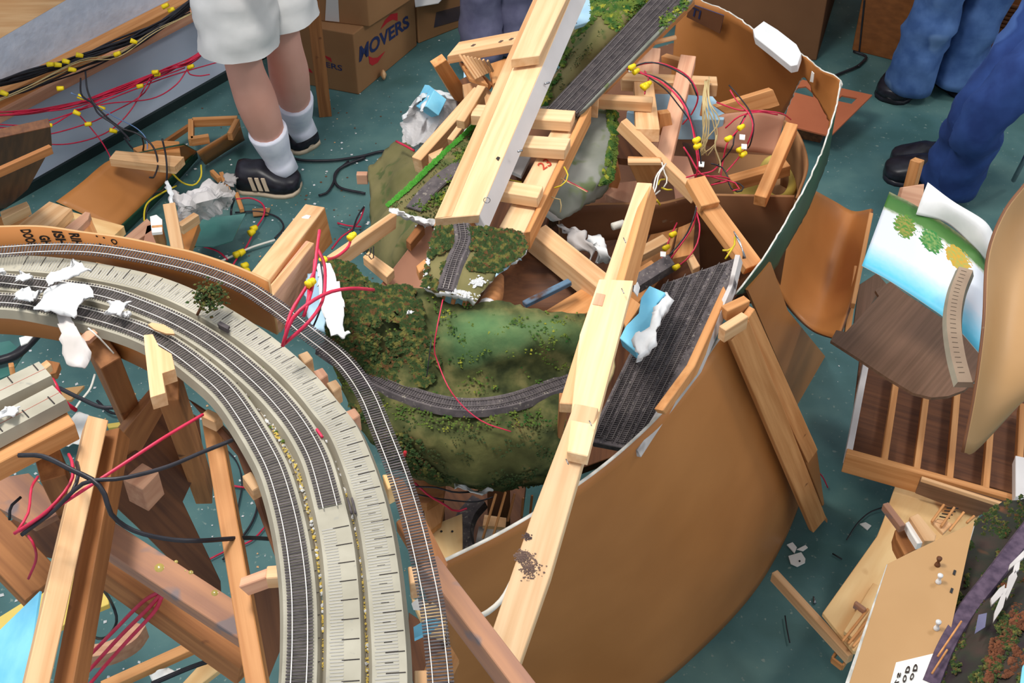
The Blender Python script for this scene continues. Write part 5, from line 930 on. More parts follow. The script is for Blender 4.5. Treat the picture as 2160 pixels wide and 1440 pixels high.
slab('white_cloth_bit', 'plaster', [(1338, 600), (1345, 594), (1350, 606), (1345, 624), (1336, 612)], z=1.0, th=.003, label='small white plaster tuft above the blue foam chunk', cat='plaster', bevel=False)
t = empty('foam_chunk', P(1350, 680, 1.0), 'broken blue foam chunk with white torn side lying on the track deck', 'foam')
slab('blue_face', 'foam_blue', [(1370, 602), (1404, 617), (1385, 640), (1383, 667), (1370, 697), (1340, 741), (1307, 713), (1320, 687), (1347, 660), (1352, 628)], z=(1.02, 1.02, 1.01), th=.03, parent=t)
scrap(([(1404, 616), (1384, 660), (1366, 690), (1338, 708), (1340, 741)], [(1411, 625), (1396, 670), (1378, 715), (1366, 745), (1348, 746)]), 1.01, label='white torn side', th=.012, jag=.005, nu=20, nv=6)
o = [x for x in COL.objects if x.get('label') == 'white torn side'][0]; o.name = 'torn_side'; del o['category']; finish(o, '', t)
mm = mat('foam_two', (96, 190, 226), (150, 204, 232), 5, rough=.8)
slab('grey_track_scrap', 'ballast', [(1345, 575), (1410, 535), (1424, 556), (1350, 602), (1335, 600)], z=.90, th=.02, label='short weathered track scrap beside the girder', cat='track scrap')
# red wire tangle
TW = [([(1322, 146, 1.12), (1360, 134, 1.14), (1400, 135, 1.15), (1450, 160, 1.13), (1472, 200, 1.1), (1462, 235, 1.05), (1440, 262, 1.0)], 'wire_red', 'red wire arcing high from the yard board over the crosspiece'),
 ([(1324, 147, 1.13), (1362, 132, 1.15), (1402, 138, 1.15), (1452, 166, 1.13), (1470, 202, 1.1)], 'wire_black', 'black wire paired with the high red arc'),
 ([(1340, 150, 1.11), (1390, 170, 1.12), (1430, 205, 1.12), (1455, 250, 1.1), (1466, 300, 1.08), (1472, 350, 1.04), (1466, 380, 1.0)], 'wire_red', 'red wire running from the yard board down to the drilled board'),
 ([(1342, 148, 1.11), (1394, 172, 1.12), (1434, 208, 1.12), (1458, 252, 1.1), (1470, 300, 1.08), (1478, 350, 1.04)], 'wire_red', 'second red wire running down to the drilled board'),
 ([(1341, 152, 1.11), (1392, 166, 1.12), (1436, 204, 1.12), (1460, 256, 1.1), (1474, 310, 1.08), (1480, 356, 1.04)], 'wire_black', 'black wire running down to the drilled board'),
 ([(1345, 148, 1.1), (1400, 185, 1.1), (1430, 220, 1.08), (1460, 260, 1.05)], 'wire_black', 'black wire crossing before the long pinkish post'),
 ([(1360, 150, 1.1), (1368, 166, 1.1), (1362, 185, 1.09), (1360, 198, 1.09)], 'wire_red', 'short red wire hanging on the pale board end'),
 ([(1540, 190, 1.06), (1556, 215, 1.05), (1580, 240, 1.05), (1588, 270, 1.04), (1576, 305, 1.0), (1560, 330, .96), (1530, 365, .94)], 'wire_red', 'red loop over the carton flap'),
 ([(1538, 180, 1.06), (1556, 200, 1.06), (1582, 235, 1.05), (1590, 265, 1.04), (1584, 300, 1.0), (1578, 312, .98)], 'wire_black', 'black loop over the carton flap'),
 ([(1512, 216, 1.02), (1560, 232, 1.04), (1610, 234, 1.04), (1650, 240, 1.02), (1668, 252, .98)], 'wire_red', 'red wire spanning from foam slab to leaning post'),
 ([(1530, 270, 1.0), (1560, 245, 1.03), (1600, 236, 1.04), (1640, 242, 1.02)], 'wire_red', 'red wire arching along the top of the carton flap'),
 ([(1575, 240, 1.03), (1560, 270, 1.02), (1535, 300, 1.0), (1525, 340, .95), (1520, 372, .93)], 'wire_red', 'red wire dropping through the yellow nuts'),
 ([(1572, 244, 1.03), (1550, 285, 1.01), (1545, 310, 1.0), (1522, 340, .95), (1512, 352, .93)], 'wire_black', 'black wire dropping through the yellow nuts'),
 ([(1442, 310, 1.05), (1455, 330, 1.03), (1480, 368, 1.0), (1520, 372, .98), (1540, 380, .95), (1500, 390, .94)], 'wire_red', 'red wire curling behind the drilled board'),
 ([(1500, 345, .98), (1522, 352, .97), (1535, 372, .96), (1540, 395, .95), (1560, 405, .94), (1568, 392, .94), (1548, 384, .94)], 'wire_black', 'black wire loop in the carton'),
 ([(1492, 370, .98), (1520, 378, .97), (1548, 384, .96), (1560, 398, .95), (1546, 402, .95)], 'wire_red', 'red wire loop in the carton'),
 ([(1468, 415, .93), (1470, 445, .93), (1460, 480, .9), (1440, 510, .88), (1415, 545, .86)], 'wire_red', 'red wire hanging in front of the inner fascia'),
 ([(1470, 418, .93), (1466, 450, .93), (1450, 490, .9), (1428, 520, .88), (1405, 545, .86)], 'wire_black', 'black wire hanging in front of the inner fascia'),
 ([(1470, 450, .93), (1476, 480, .92), (1470, 515, .9), (1450, 545, .88), (1425, 565, .87)], 'wire_red', 'outer red wire bowing in front of the dark carton'),
 ([(1428, 470, .9), (1416, 495, .9), (1404, 525, .88), (1390, 560, .86)], 'wire_red', 'red wire at the two yellow nuts right of the girder'),
 ([(1515, 350, .97), (1500, 362, .98), (1470, 368, .99), (1448, 374, 1.0)], 'wire_red', 'thin red wire reaching the top of the drilled board'),
 ([(1512, 285, 1.0), (1508, 310, .98), (1520, 345, .95), (1516, 365, .94)], 'wire_tan', 'tan wire dropping beside the foam slab')]
for pts, mt, lb in TW: tube('red_wire' if mt == 'wire_red' else 'black_wire' if mt == 'wire_black' else 'tan_wire', mt, pts, .0017, label=lb, cat='wire')
for k in range(9):
    x = 1490+random.uniform(-6, 8); tube('tan_string', 'wire_tan', [(x, 170+random.uniform(-8, 6), 1.02), (x+random.uniform(-8, 6), 215, 1.03), (x+random.uniform(-12, 22), 255, 1.0), (x+random.uniform(-16, 20), 300, .96), (x+random.uniform(-22, 4), 328, .93)], .0014, label='tan string hanging from the top crosspiece over the foam slab', cat='string', group='tan strings over the foam slab')
for k, pts in enumerate([[(1405, 345, 1.03), (1385, 370, 1.03), (1378, 400, 1.02), (1376, 415, 1.02)], [(1402, 350, 1.03), (1390, 368, 1.03), (1384, 395, 1.02), (1378, 412, 1.02), (1392, 402, 1.0)], [(1396, 342, 1.02), (1402, 365, 1.0), (1408, 380, .99), (1400, 395, .98)]]):
    tube('tan_string', 'wire_white', pts, .0016, label='pale string looped around the head of the long girder', cat='string', group='pale strings at the girder head')
for k, (pts, lb) in enumerate([([(1388, 390, 1.02), (1392, 380, 1.02), (1402, 378, 1.0)], 'short yellow wire at the girder head'), ([(1396, 396, 1.0), (1406, 400, 1.0), (1417, 400, .99)], 'yellow wire stub pointing right at the girder head'), ([(1384, 420, .97), (1390, 428, .96), (1392, 432, .95)], 'yellow wire end beside the inner fascia'),
   ([(1550, 500, 1.0), (1548, 520, 1.0), (1530, 530, 1.0), (1524, 528, 1.0)], 'yellow wire on the drilled board'), ([(1546, 522, 1.0), (1538, 534, 1.0), (1530, 546, .99)], 'second yellow wire on the drilled board')]):
    tube('yellow_wire', 'wire_yellow', pts, .002, label=lb, cat='wire')
for k in range(4): tube('bead_chain', 'metal', [(1548+k*2, 488+k*3, 1.01), (1558+k, 510, 1.0), (1568, 530+k*2, .99), (1573-k*2, 545, .98)], .0012, label='thin metal chain and wire scraps on the drilled board', cat='chain', group='metal chains on the drilled board')
for x, y, z, lb in [(1334, 141, 1.14, 'yellow wire nut at the yard board edge'), (1342, 150, 1.13, 'second yellow wire nut at the yard board edge'), (1359, 180, 1.1, 'left yellow wire nut on the pale board end'), (1367, 177, 1.1, 'right yellow wire nut on the pale board end'), (1363, 183, 1.1, 'lowest yellow wire nut on the pale board end'),
    (1470, 295, 1.1, 'yellow connector sleeve on the long red wires'), (1472, 308, 1.09, 'lower yellow connector sleeve on the long red wires'), (1564, 268, 1.03, 'topmost yellow wire nut over the carton flap'), (1537, 292, 1.02, 'left yellow wire nut over the carton flap'), (1562, 315, 1.0, 'yellow wire nut under the white tape over the carton'), (1568, 325, .99, 'lowest yellow wire nut over the open carton'),
    (1420, 494, .92, 'upper yellow wire nut right of the long girder'), (1406, 522, .91, 'middle yellow wire nut right of the long girder'), (1427, 563, .9, 'lowest yellow wire nut beside the track scrap')]:
    tube('wire_nut', 'nut_yellow', [P(x-5, y+3, z), P(x+5, y-3, z)], [.0062, .0048], n=4, sides=8, label=lb, cat='wire nut')
for x, y, z, lb in [(1332, 145, 1.13, 'white tape tag at the yard board edge'), (1566, 288, 1.02, 'upper white tape tag over the carton flap'), (1570, 308, 1.01, 'lower white tape tag over the carton flap'), (1474, 430, .95, 'white tape tag below the drilled board'), (1399, 535, .92, 'white connector right of the long girder'), (1480, 345, 1.05, 'white tape wrapped on the red wires above the drilled board')]:
    slab('tape_tag', 'paper', [(x-6, y-5), (x+6, y-4), (x+5, y+6), (x-6, y+5)], z=z, th=.002, label=lb, cat='tape', bevel=False)

# ================================================================ two leaning posts and panels at right
t = empty('leaning_posts', P(1640, 860, .6), 'two orange posts with a brown web leaning from the deck to the floor', 'frame')
beam('post', 'pine_orange', (1574, 672, .97), (1738, 1088, .06), 15, t=.05, parent=t)
beam('post', 'pine_orange', (1586, 648, .98), (1720, 945, .30), 14, t=.04, parent=t)
slab('web', 'hardboard', [(1578, 672), (1592, 652), (1722, 940), (1742, 1085), (1722, 1030)], z=(.955, .96, .29), th=.01, parent=t)
slab('web_edge', 'pine_aged', [(1560, 680), (1574, 676), (1738, 1092), (1745, 1104), (1712, 1070)], z=(.93, .94, .05), th=.012, parent=t)
beam('end_block', 'pine', (1524, 692, .985), (1572, 662, .985), 20, t=.03, label='pale block end on top of the leaning posts', cat='block')
beam('end_block', 'pine_orange', (1528, 650, .99), (1576, 628, .99), 22, t=.025, label='orange block behind the pale block end', cat='block')
slab('hardboard_sheet', 'hardboard', [(1578, 612), (1626, 553), (1662, 655), (1752, 765), (1746, 835), (1722, 948)], z=(.92, .9, .6), th=.006, label='brown hardboard panel behind the two leaning posts', cat='panel')
# concave brown panel
CP = rows([[(1722, 403, .62), (1690, 450, .60), (1660, 512, .58), (1632, 597, .56)], [(1762, 425, .48), (1735, 490, .46), (1705, 560, .45), (1668, 650, .45)], [(1800, 445, .44), (1778, 520, .42), (1752, 600, .40), (1715, 695, .42)], [(1838, 440, .52), (1822, 530, .5), (1800, 620, .48), (1768, 716, .46)]], 30, 30)
grid('curved_hardboard', ['hardboard', 'green_paint', 'hardboard_dark'], CP, th=.006, label='concave brown hardboard panel left of the painted sky backdrop', cat='panel')
beam('panel_batten', 'pine_orange', (1838, 448, .56), (1800, 640, .50), 9, t=.02, label='orange batten along the right edge of the concave panel', cat='batten')
beam('panel_batten', 'pine_orange', (1808, 560, .48), (1788, 700, .45), 12, t=.03, label='second orange batten under the walnut plywood', cat='batten')
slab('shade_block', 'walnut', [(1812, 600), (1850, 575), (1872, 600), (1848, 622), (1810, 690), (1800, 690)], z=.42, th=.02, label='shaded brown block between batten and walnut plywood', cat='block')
# walnut plywood with rounded end
slab('walnut_board', 'walnut', [(1854, 624), (1846, 612), (1878, 594), (1905, 615), (1990, 672), (2050, 712), (2066, 742), (2068, 775), (2058, 800), (2035, 822), (2000, 835), (1965, 838), (1925, 828), (1870, 795), (1810, 755), (1752, 718), (1764, 696), (1784, 700)], z=.53, th=.008, label='walnut brown plywood with a rounded end under the sky backdrop', cat='plywood')
# painted sky backdrop
def sky_mat():
    m = D.materials.new('painted_sky'); m.use_nodes = True; N = m.node_tree.nodes; K = m.node_tree.links.new; b = N['Principled BSDF']; b.inputs['Roughness'].default_value = .5
    tc = N.new('ShaderNodeTexCoord'); s = N.new('ShaderNodeSeparateXYZ'); K(tc.outputs['UV'], s.inputs[0])
    nz = N.new('ShaderNodeTexNoise'); nz.inputs['Scale'].default_value = 22; nz.inputs['Detail'].default_value = 5; K(tc.outputs['UV'], nz.inputs['Vector'])
    def math_(op, a, c):
        n = N.new('ShaderNodeMath'); n.operation = op
        for i, q in enumerate((a, c)):
            if isinstance(q, (int, float)): n.inputs[i].default_value = q
            else: K(q, n.inputs[i])
        return n.outputs[0]
    v = math_('ADD', s.outputs[1], math_('MULTIPLY', math_('SUBTRACT', nz.outputs[0], .5), .07))
    cr = N.new('ShaderNodeValToRGB'); e = cr.color_ramp.elements; e[0].position = 0; e[0].color = lin((150, 150, 110)); e[1].position = 1; e[1].color = lin((92, 194, 226))
    for p, c in ((.03, (84, 108, 64)), (.06, (54, 106, 36)), (.20, (76, 120, 52)), (.23, (196, 198, 184)), (.25, (216, 220, 228)), (.68, (220, 224, 234)), (.84, (150, 214, 240)), (.94, (96, 200, 232))): k = e.new(p); k.color = lin(c)
    K(v, cr.inputs[0]); out = cr.outputs[0]
    gr = N.new('ShaderNodeValToRGB'); g = gr.color_ramp.elements; g[0].position = .42; g[0].color = lin((38, 92, 30)); g[1].position = .6; g[1].color = lin((104, 140, 70)); K(nz.outputs[0], gr.inputs[0])
    def blob(u0, v0, su, sv, c1, c2):
        nonlocal out
        a = math_('DIVIDE', math_('SUBTRACT', s.outputs[0], u0), su); c = math_('DIVIDE', math_('SUBTRACT', s.outputs[1], v0), sv)
        n2 = N.new('ShaderNodeTexNoise'); n2.inputs['Scale'].default_value = 34; n2.inputs['Detail'].default_value = 6; K(tc.outputs['UV'], n2.inputs['Vector'])
        d = math_('ADD', math_('ADD', math_('MULTIPLY', a, a), math_('MULTIPLY', c, c)), math_('MULTIPLY', n2.outputs[0], 2.4))
        f = math_('LESS_THAN', d, 2.0)
        r = N.new('ShaderNodeValToRGB'); r.color_ramp.elements[0].position = .42; r.color_ramp.elements[1].position = .58; r.color_ramp.elements[0].color = lin(c1); r.color_ramp.elements[1].color = lin(c2); K(n2.outputs[0], r.inputs[0])
        mx = N.new('ShaderNodeMix'); mx.data_type = 'RGBA'; K(f, mx.inputs[0]); K(out, mx.inputs[6]); K(r.outputs[0], mx.inputs[7]); out = mx.outputs[2]
    blob(.20, .31, .10, .15, (70, 130, 40), (150, 140, 60)); blob(.43, .31, .11, .14, (40, 120, 50), (120, 150, 80)); blob(.66, .31, .12, .15, (196, 150, 40), (160, 160, 70))
    K(out, b.inputs['Base Color']); MATS['painted_sky'] = m
sky_mat()
SKY = rows([[(1876, 404, .80), (1848, 480, .78), (1818, 560, .76)], [(1930, 432, .80), (1910, 510, .78), (1880, 594, .76)], [(2000, 476, .80), (1980, 560, .78), (1950, 640, .75)], [(2060, 522, .79), (2050, 615, .77), (2015, 688, .74)], [(2084, 548, .75), (2088, 640, .73), (2066, 745, .70)]], 12, 40)
SKYT = [[SKY[i][j] for i in range(12)] for j in range(40)]
grid('sky_backdrop', ['painted_sky', 'plaster', 'plaster'], [[SKYT[j][i] for i in range(12)] for j in range(40)], th=.002, label='curved backdrop sheet painted with blue sky, clouds, trees and a green hill', cat='backdrop')
WF = rows([[(1932, 452, .80), (1945, 415, .83), (1957, 384, .84)], [(1995, 470, .80), (2005, 440, .84), (2010, 424, .85)], [(2052, 520, .79), (2065, 480, .84), (2075, 464, .85)], [(2084, 556, .76), (2092, 528, .80), (2099, 497, .82)]], 12, 24)
grid('sheet_flap', ['plaster', 'plaster', 'plaster'], WF, th=.002, label='white unpainted flap curling above the painted sky backdrop', cat='sheet')
# small curved roadbed piece
cr_ = smooth([P(2036, 572, .82), P(2018, 620, .82), P(2010, 680, .82), (P(2018, 750, .81)), P(2034, 812, .80)], 40)
crp = empty('curved_roadbed_piece', cr_[20], 'short curved beige roadbed piece with tie lines on the sky backdrop', 'roadbed')
sweep('roadbed', None, cr_, [(-.019, -.006), (-.014, .008), (.014, .008), (.019, -.006)], parent=crp, mats=[M['hardboard_tan'], M['roadbed_side']], mi_of=[1, 0, 1, 0])
D.objects[[c.name for c in crp.children][0]].data.materials[0] = mat('roadbed_tan', (164, 142, 122), (178, 156, 134), 14, rough=.9)
boxes('tie_line', 'black_line', [(p+V((0, 0, .0084))+l*.002, l, .011, .0006, .0006) for p, l in [(lambda q: (q[0], V((q[1].y, -q[1].x, 0))))(at_s(cr_, .012+i*.0125)) for i in range(int(plen(cr_)/.0125)-1)]], parent=crp, kind='stuff')
# slatted wooden rack
sr = empty('slatted_rack', P(1960, 920, .3), 'shallow wooden rack with slats lying below the walnut plywood', 'rack')
slab('back_panel', 'wood_dark', [(1815, 740), (2165, 840), (2165, 1046), (1790, 950)], z=.22, th=.01, parent=sr)
for k, (a, b) in enumerate([((1896, 770), (1865, 975)), ((1960, 790), (1934, 990)), ((2022, 800), (2004, 1008)), ((2096, 830), (2080, 1030)), ((2158, 850), (2148, 1040))]):
    beam('slat', 'pine_orange', (a[0], a[1], .27), (b[0], b[1], .27), 13, t=.03, parent=sr)
beam('side_rail', 'white_paint', (1832, 740, .30), (1792, 948, .30), 13, t=.05, parent=sr, )
beam('bottom_rail', 'pine_orange', (1786, 950, .31), (2175, 1058, .31), 16, t=.065, parent=sr)
slab('grey_board', 'walnut', [(1942, 1008), (2125, 1058), (2112, 1068), (2060, 1090), (1930, 1040)], z=(.30, .30, .28), th=.02, label='grey brown board leaning on the lower rail of the slatted rack', cat='board')
beam('pine_edge', 'pine', (1944, 1006, .32), (2120, 1062, .32), 8, t=.012, label='pine edge strip on top of the grey brown board', cat='strip')
slab('white_post', 'white_paint', [(2142, 960), (2166, 965), (2166, 1050), (2142, 1046)], z=.34, th=.03, label='white painted post at the right end of the slatted rack', cat='post')
# tan leaning panel at the right edge
TP = rows([[(2168, 385, 1.05), (2120, 448, 1.04), (2086, 540, 1.02), (2078, 680, .98), (2060, 820, .90), (2034, 955, .80)], [(2185, 450, .95), (2150, 520, .95), (2130, 620, .94), (2110, 760, .9), (2090, 870, .84), (2062, 948, .76)], [(2250, 500, .95), (2250, 570, .95), (2240, 680, .94), (2200, 770, .9), (2180, 830, .85), (2165, 838, .80)]], 26, 40)
grid('leaning_sheet', ['hardboard_tan', 'hardboard', 'hardboard_dark'], [[TP[i][j] for j in range(40)] for i in range(26)], th=.006, label='large tan curved sheet leaning along the right picture edge', cat='panel')
# lower right: plywood with bench parts
slab('plywood_sheet', 'plywood', [(1893, 1010), (1862, 1100), (1850, 1130), (1735, 1292), (1800, 1372), (1900, 1400), (2040, 1130), (2080, 1060), (1940, 1020)], z=.22, th=.012, label='long pale plywood sheet on the floor under the pinned board', cat='plywood')
slab('plank_on_plywood', 'plywood', [(1842, 1228), (1865, 1240), (1800, 1345), (1780, 1330)], z=.235, th=.012, label='narrow plank lying on the plywood sheet', cat='plank')
beam('long_stick', 'pine', (1634, 1204, .20), (1796, 1380, .20), 16, t=.03, label='long square stick lying on the floor below the huge panel', cat='stick')
bxs = empty('stick_square', P(1770, 1385, .1), 'tiny open wooden frame at the end of the long square stick', 'frame')
for a, b in (((1756, 1385), (1772, 1362)), ((1772, 1362), (1794, 1378)), ((1794, 1378), (1778, 1402)), ((1778, 1402), (1756, 1385))): beam('side', 'pine_orange', (a[0], a[1], .16), (b[0], b[1], .16), 5, t=.02, parent=bxs)
for k, (a, b) in enumerate([((1778, 1350), (1832, 1282)), ((1790, 1356), (1844, 1290)), ((1800, 1362), (1852, 1300))]): beam('thin_lath', 'pine_orange', (a[0], a[1], .24), (b[0], b[1], .24), 5, t=.008, label='thin lath beside the narrow plank on the plywood', cat='lath', group='thin laths on the plywood')
beam('wood_block', 'wood_dirty', (1804, 1268, .25), (1826, 1284, .25), 8, t=.02, label='small brown block at the top of the thin laths', cat='block')
tk = empty('toy_trestle', P(1990, 1110, .3), 'small wooden trestle track bridge peeking above the pinned board', 'trestle')
for k, (a, b) in enumerate([((1992, 1062), (1966, 1098)), ((2014, 1068), (1986, 1108)), ((2034, 1078), (2004, 1116)), ((2056, 1086), (2040, 1100))]): beam('stringer', 'pine_orange', (a[0], a[1], .30), (b[0], b[1], .30), 5, t=.008, parent=tk)
for k in range(6): beam('crosspiece', 'black', (1972+k*5, 1100-k*6, .29), (1992+k*6, 1106-k*7, .29), 2, t=.003, parent=tk)
slab('bridge_end', 'pine', [(1964, 1098), (1985, 1092), (2010, 1104), (1990, 1124)], z=.29, th=.01, parent=tk)
wj = empty('wooden_bracket', P(1915, 1120, .4), 'chunky glued wooden bracket with a lever arm on the plywood sheet', 'bracket')
beam('arm', 'wood_dirty', (1868, 1060, .46), (1905, 1108, .46), 14, t=.02, parent=wj)
slab('body', 'pine_aged', [(1888, 1118), (1905, 1104), (1932, 1116), (1948, 1140), (1928, 1160), (1908, 1170), (1890, 1135)], z=.42, th=.04, parent=wj)
slab('torn_face', 'paper', [(1910, 1102), (1922, 1096), (1948, 1135), (1956, 1142), (1935, 1146), (1920, 1122)], z=.45, th=.02, parent=wj)
slab('light_face', 'pine', [(1918, 1090), (1936, 1082), (1975, 1128), (1972, 1140), (1950, 1140)], z=.46, th=.03, parent=wj)
# pinned tan board with lettering
pb = slab('pinned_board', 'hardboard_tan', [(2055, 1101), (1968, 1500), (1762, 1500), (1870, 1190), (1900, 1175), (1920, 1165)], z=(.64, .66, .66), th=.008, side='frayed_edge', label='tan pinboard with push pins and a stencilled white corner at the bottom', cat='board')
p0, n = plane_of(pb)
decal('white_edge', 'frayed_edge', [(1870, 1191), (1872, 1190), (1772, 1500), (1762, 1500)], p0, n, pb, off=.0006)
decal('white_patch', 'paper', [(1978, 1376), (1890, 1397), (1862, 1500), (1966, 1500)], p0, n, pb, off=.0006)
for s, q in [('D', [(1924, 1417), (1928, 1400), (1936, 1402), (1934, 1416)]), ('O', [(1917, 1436), (1922, 1419), (1929, 1421), (1926, 1434)]), ('D', [(1908, 1420), (1912, 1405), (1921, 1405), (1917, 1420)]), ('O', [(1902, 1440), (1906, 1423), (1913, 1424), (1911, 1440)]), ('S', [(1891, 1431), (1893, 1419), (1901, 1419), (1899, 1429)]), ('L', [(1884, 1444), (1890, 1434), (1897, 1432), (1896, 1440)])]:
    text('lettering', s, 'ink_black', [q[1], q[2], q[3], q[0]] if False else [q[0], q[1], q[2], q[3]], p0+n*.001, n, pb, label='black stencil letter', bold=.05)
for k, (x, y, m_) in enumerate(((1977, 1192, 'wood_dark'), (1979, 1228, 'plaster'), (1975, 1326, 'plaster'))):
    q = PL(x, y, p0, n); tk2 = tube('push_pin', m_, [q+n*.0, q+n*.007, q+n*.008, q+n*.016, q+n*.017, q+n*.02], [.0055, .005, .0028, .0028, .0048, .005], n=14, sides=10, raw=False, label=['brown push pin, highest on the tan pinboard', 'white push pin in the middle of the tan pinboard', 'white push pin, lowest on the tan pinboard'][k], cat='push pin')
for x, y in ((2013, 1208), (2007, 1246)): decal('hole', 'black', [(x-4, y+3), (x-1, y-6), (x+4, y-4), (x+1, y+6)], p0, n, pb)
# dark scenery board lower right corner
def dark_scene_mat():
    mat('scene_dark', (44, 34, 36), (66, 50, 44), 12, rough=.9, bump=.6, speck=(132, 78, 46), spk=.6, sps=9, c3=(46, 48, 38), rnd=0, detail=8)
dark_scene_mat()
DS = rows([[(2058, 1098, .58), (2110, 1062, .56), (2180, 1035, .55)], [(2030, 1200, .60), (2110, 1180, .60), (2180, 1160, .60)], [(1998, 1320, .62), (2090, 1300, .66), (2180, 1280, .68)], [(1970, 1440, .64), (2070, 1420, .70), (2180, 1400, .72)], [(1950, 1500, .64), (2060, 1500, .70), (2180, 1500, .72)]], 36, 30)
ds = empty('forest_scenery', DS[18][15], 'dark autumn forest scenery board with a purple track in the bottom right corner', 'scenery')
grid('terrain', ['scene_dark', 'plaster_grey', 'plaster'], DS, th=.01, bump=.012, bs=10, parent=ds)
pr = smooth([(q+V((0, 0, .012))) for q in (P(2185, 1100, .6), P(2140, 1160, .61), P(2095, 1220, .62), P(2040, 1290, .63), P(1995, 1365, .64), P(1960, 1450, .645))], 50)
mat('purple_ballast', (74, 60, 78), (104, 86, 104), 60, rough=.95)
sweep('ballast_bed', 'purple_ballast', pr, [(-.018, -.01), (-.013, .003), (.013, .003), (.018, -.01)], parent=ds)
for a, b in (((2028, 1310), (1978, 1384)), ((1998, 1370), (1966, 1420))): tube('loose_rail', 'pine_orange', [P(a[0], a[1], .67), P(b[0], b[1], .67)], .002, n=3, parent=ds)
lumps('autumn_foliage', 'foliage', scatter(DS, 1800, lambda u, v: nz2(u, v, 9, 1) > .05), .002, .006, parent=ds)
mat('rust', (92, 56, 38), (128, 76, 48), 60, rough=1, rnd=0)
lumps('orange_foliage', 'rust', scatter(DS, 700, lambda u, v: (u > .55 and v > .45 and nz2(u, v, 8, 6) > .1)), .002, .006, parent=ds)
for k, pts in enumerate([[(2150, 1170), (2160, 1160), (2160, 1175), (2128, 1200), (2130, 1190)], [(2108, 1240), (2120, 1232), (2118, 1250), (2092, 1275), (2090, 1262)], [(2128, 1215), (2142, 1200), (2146, 1215), (2125, 1262), (2120, 1255)], [(2118, 1240), (2126, 1240), (2116, 1280), (2096, 1310), (2098, 1290)], [(2140, 1190), (2152, 1182), (2150, 1200), (2136, 1212)]]):
    slab('white_rock_shard', 'plaster_grey', pts, z=.685, th=.006, label=['topmost hooked pale rock shard beside the purple track', 'pale rock shard nearest the purple track, left of the others', 'long pale rock shard in the middle of the forest scenery', 'lowest pointed pale rock shard above the blue card', 'smallest pale rock shard between the topmost and long ones'][k], cat='shard', bevel=False)
slab('purple_card', 'denim_grey', [(2064, 1296), (2082, 1292), (2078, 1322), (2056, 1336)], z=.69, th=.002, label='small blue purple card on the dark forest scenery', cat='card', bevel=False)
slab('teal_strip', 'foam_blue', [(2157, 1405), (2175, 1380), (2175, 1460), (2150, 1460)], z=.76, th=.004, label='turquoise strip at the very bottom right corner', cat='strip', bevel=False)
# card with cut-outs on the floor
slab('cutout_card', 'panel_red', [(1680, 165), (1840, 200), (1752, 287), (1652, 262)], z=(.13, .14, .10), th=.006, holes=([(1776, 201), (1808, 207), (1796, 219), (1764, 212)], [(1674, 194), (1684, 184), (1700, 182), (1714, 194), (1716, 205)]), label='reddish brown card with cut-out openings on the floor right of the ring', cat='card')
slab('card_support', 'wood_dark', [(1700, 200), (1760, 215), (1740, 250), (1690, 240)], z=.10, th=.10, label='dark block under the reddish cut-out card', cat='block')
# pieces at jeans foot
beam('upright_offcut', 'pine_orange', (1930, 340, .62), (1906, 432, .50), 22, t=.03, roll=20, label='orange offcut standing before the black shoes at right', cat='offcut')
slab('upright_offcut', 'pine_pink', [(1906, 395), (1950, 388), (1946, 440), (1896, 430)], z=(.6, .6, .55), th=.02, label='pinkish board behind the painted sky backdrop', cat='board')
tube('metal_rod', 'metal', [P(2170, 318, .25), P(2138, 380, .05)], .008, n=4, sides=10, label='metal rod end at the right picture edge', cat='rod')

# ================================================================ background furniture and boxes
def vbox(name, m, floor_px, z0, z1, label, cat, extra=None, parent=None, top='cardboard'):
    """carton from three floor corners L, F, R given as pixels at height z0; the fourth closes the parallelogram"""
    L, Fp, R = [P(x, y, z0) for x, y in floor_px]; B = L+R-Fp; c = [L, Fp, R, B]
    vs = [V((p.x, p.y, z0)) for p in c]+[V((p.x, p.y, z1)) for p in c]
    fs = [(0, 1, 5, 4), (1, 2, 6, 5), (2, 3, 7, 6), (3, 0, 4, 7), (4, 5, 6, 7), (3, 2, 1, 0)]
    o = mesh_obj(name, vs, fs, m, label=label, cat=cat, parent=parent); b = o.modifiers.new('edge', 'BEVEL'); b.width = .004; b.segments = 2
    return o, vs
F1 = P(757, 200, 0); z1 = zfor(F1, 72)
b1, v1 = vbox('moving_box', 'cardboard', [(590, 168), (757, 200), (880, 96)], 0, z1, 'cardboard moving box with blue lettering and red swooshes, lowest by the wall', 'box')
nR = (v1[2]-v1[1]).cross(V((0, 0, 1))).normalized(); nL = (v1[1]-v1[0]).cross(V((0, 0, 1))).normalized()
text('lettering', 'MOVERS', 'ink_blue', [(757, 132), (864, 56), (860, 31), (758, 98)], v1[1], nR, b1, label='blue slanted lettering', bold=.03)
text('lettering', 'Small', 'ink_blue', [(758, 102), (796, 76), (792, 66), (757, 92)], v1[1], nR, b1) if False else None
decal('red_swoosh', 'ink_red', [(802, 62), (812, 42), (824, 30), (838, 27), (838, 44), (828, 41), (816, 48)], v1[1], nR, b1)
decal('red_swoosh', 'ink_red', [(777, 118), (779, 134), (785, 138), (796, 132), (812, 108), (796, 121), (786, 122)], v1[1], nR, b1)
text('lettering', 'ERS', 'ink_blue', [(688, 141), (722, 150), (722, 138), (686, 130)], v1[1], nL, b1, label='blue lettering')
decal('red_swoosh', 'ink_red', [(684, 116), (698, 122), (700, 131), (690, 124)], v1[1], nL, b1); decal('red_swoosh', 'ink_red', [(640, 138), (655, 146), (660, 154), (644, 148)], v1[1], nL, b1)
tube('tape_seam', 'cardboard_dark', [V((v1[4]+v1[7])/2)+V((0, 0, .001)), V((v1[5]+v1[6])/2)+V((0, 0, .001))], .002, n=3, parent=b1)
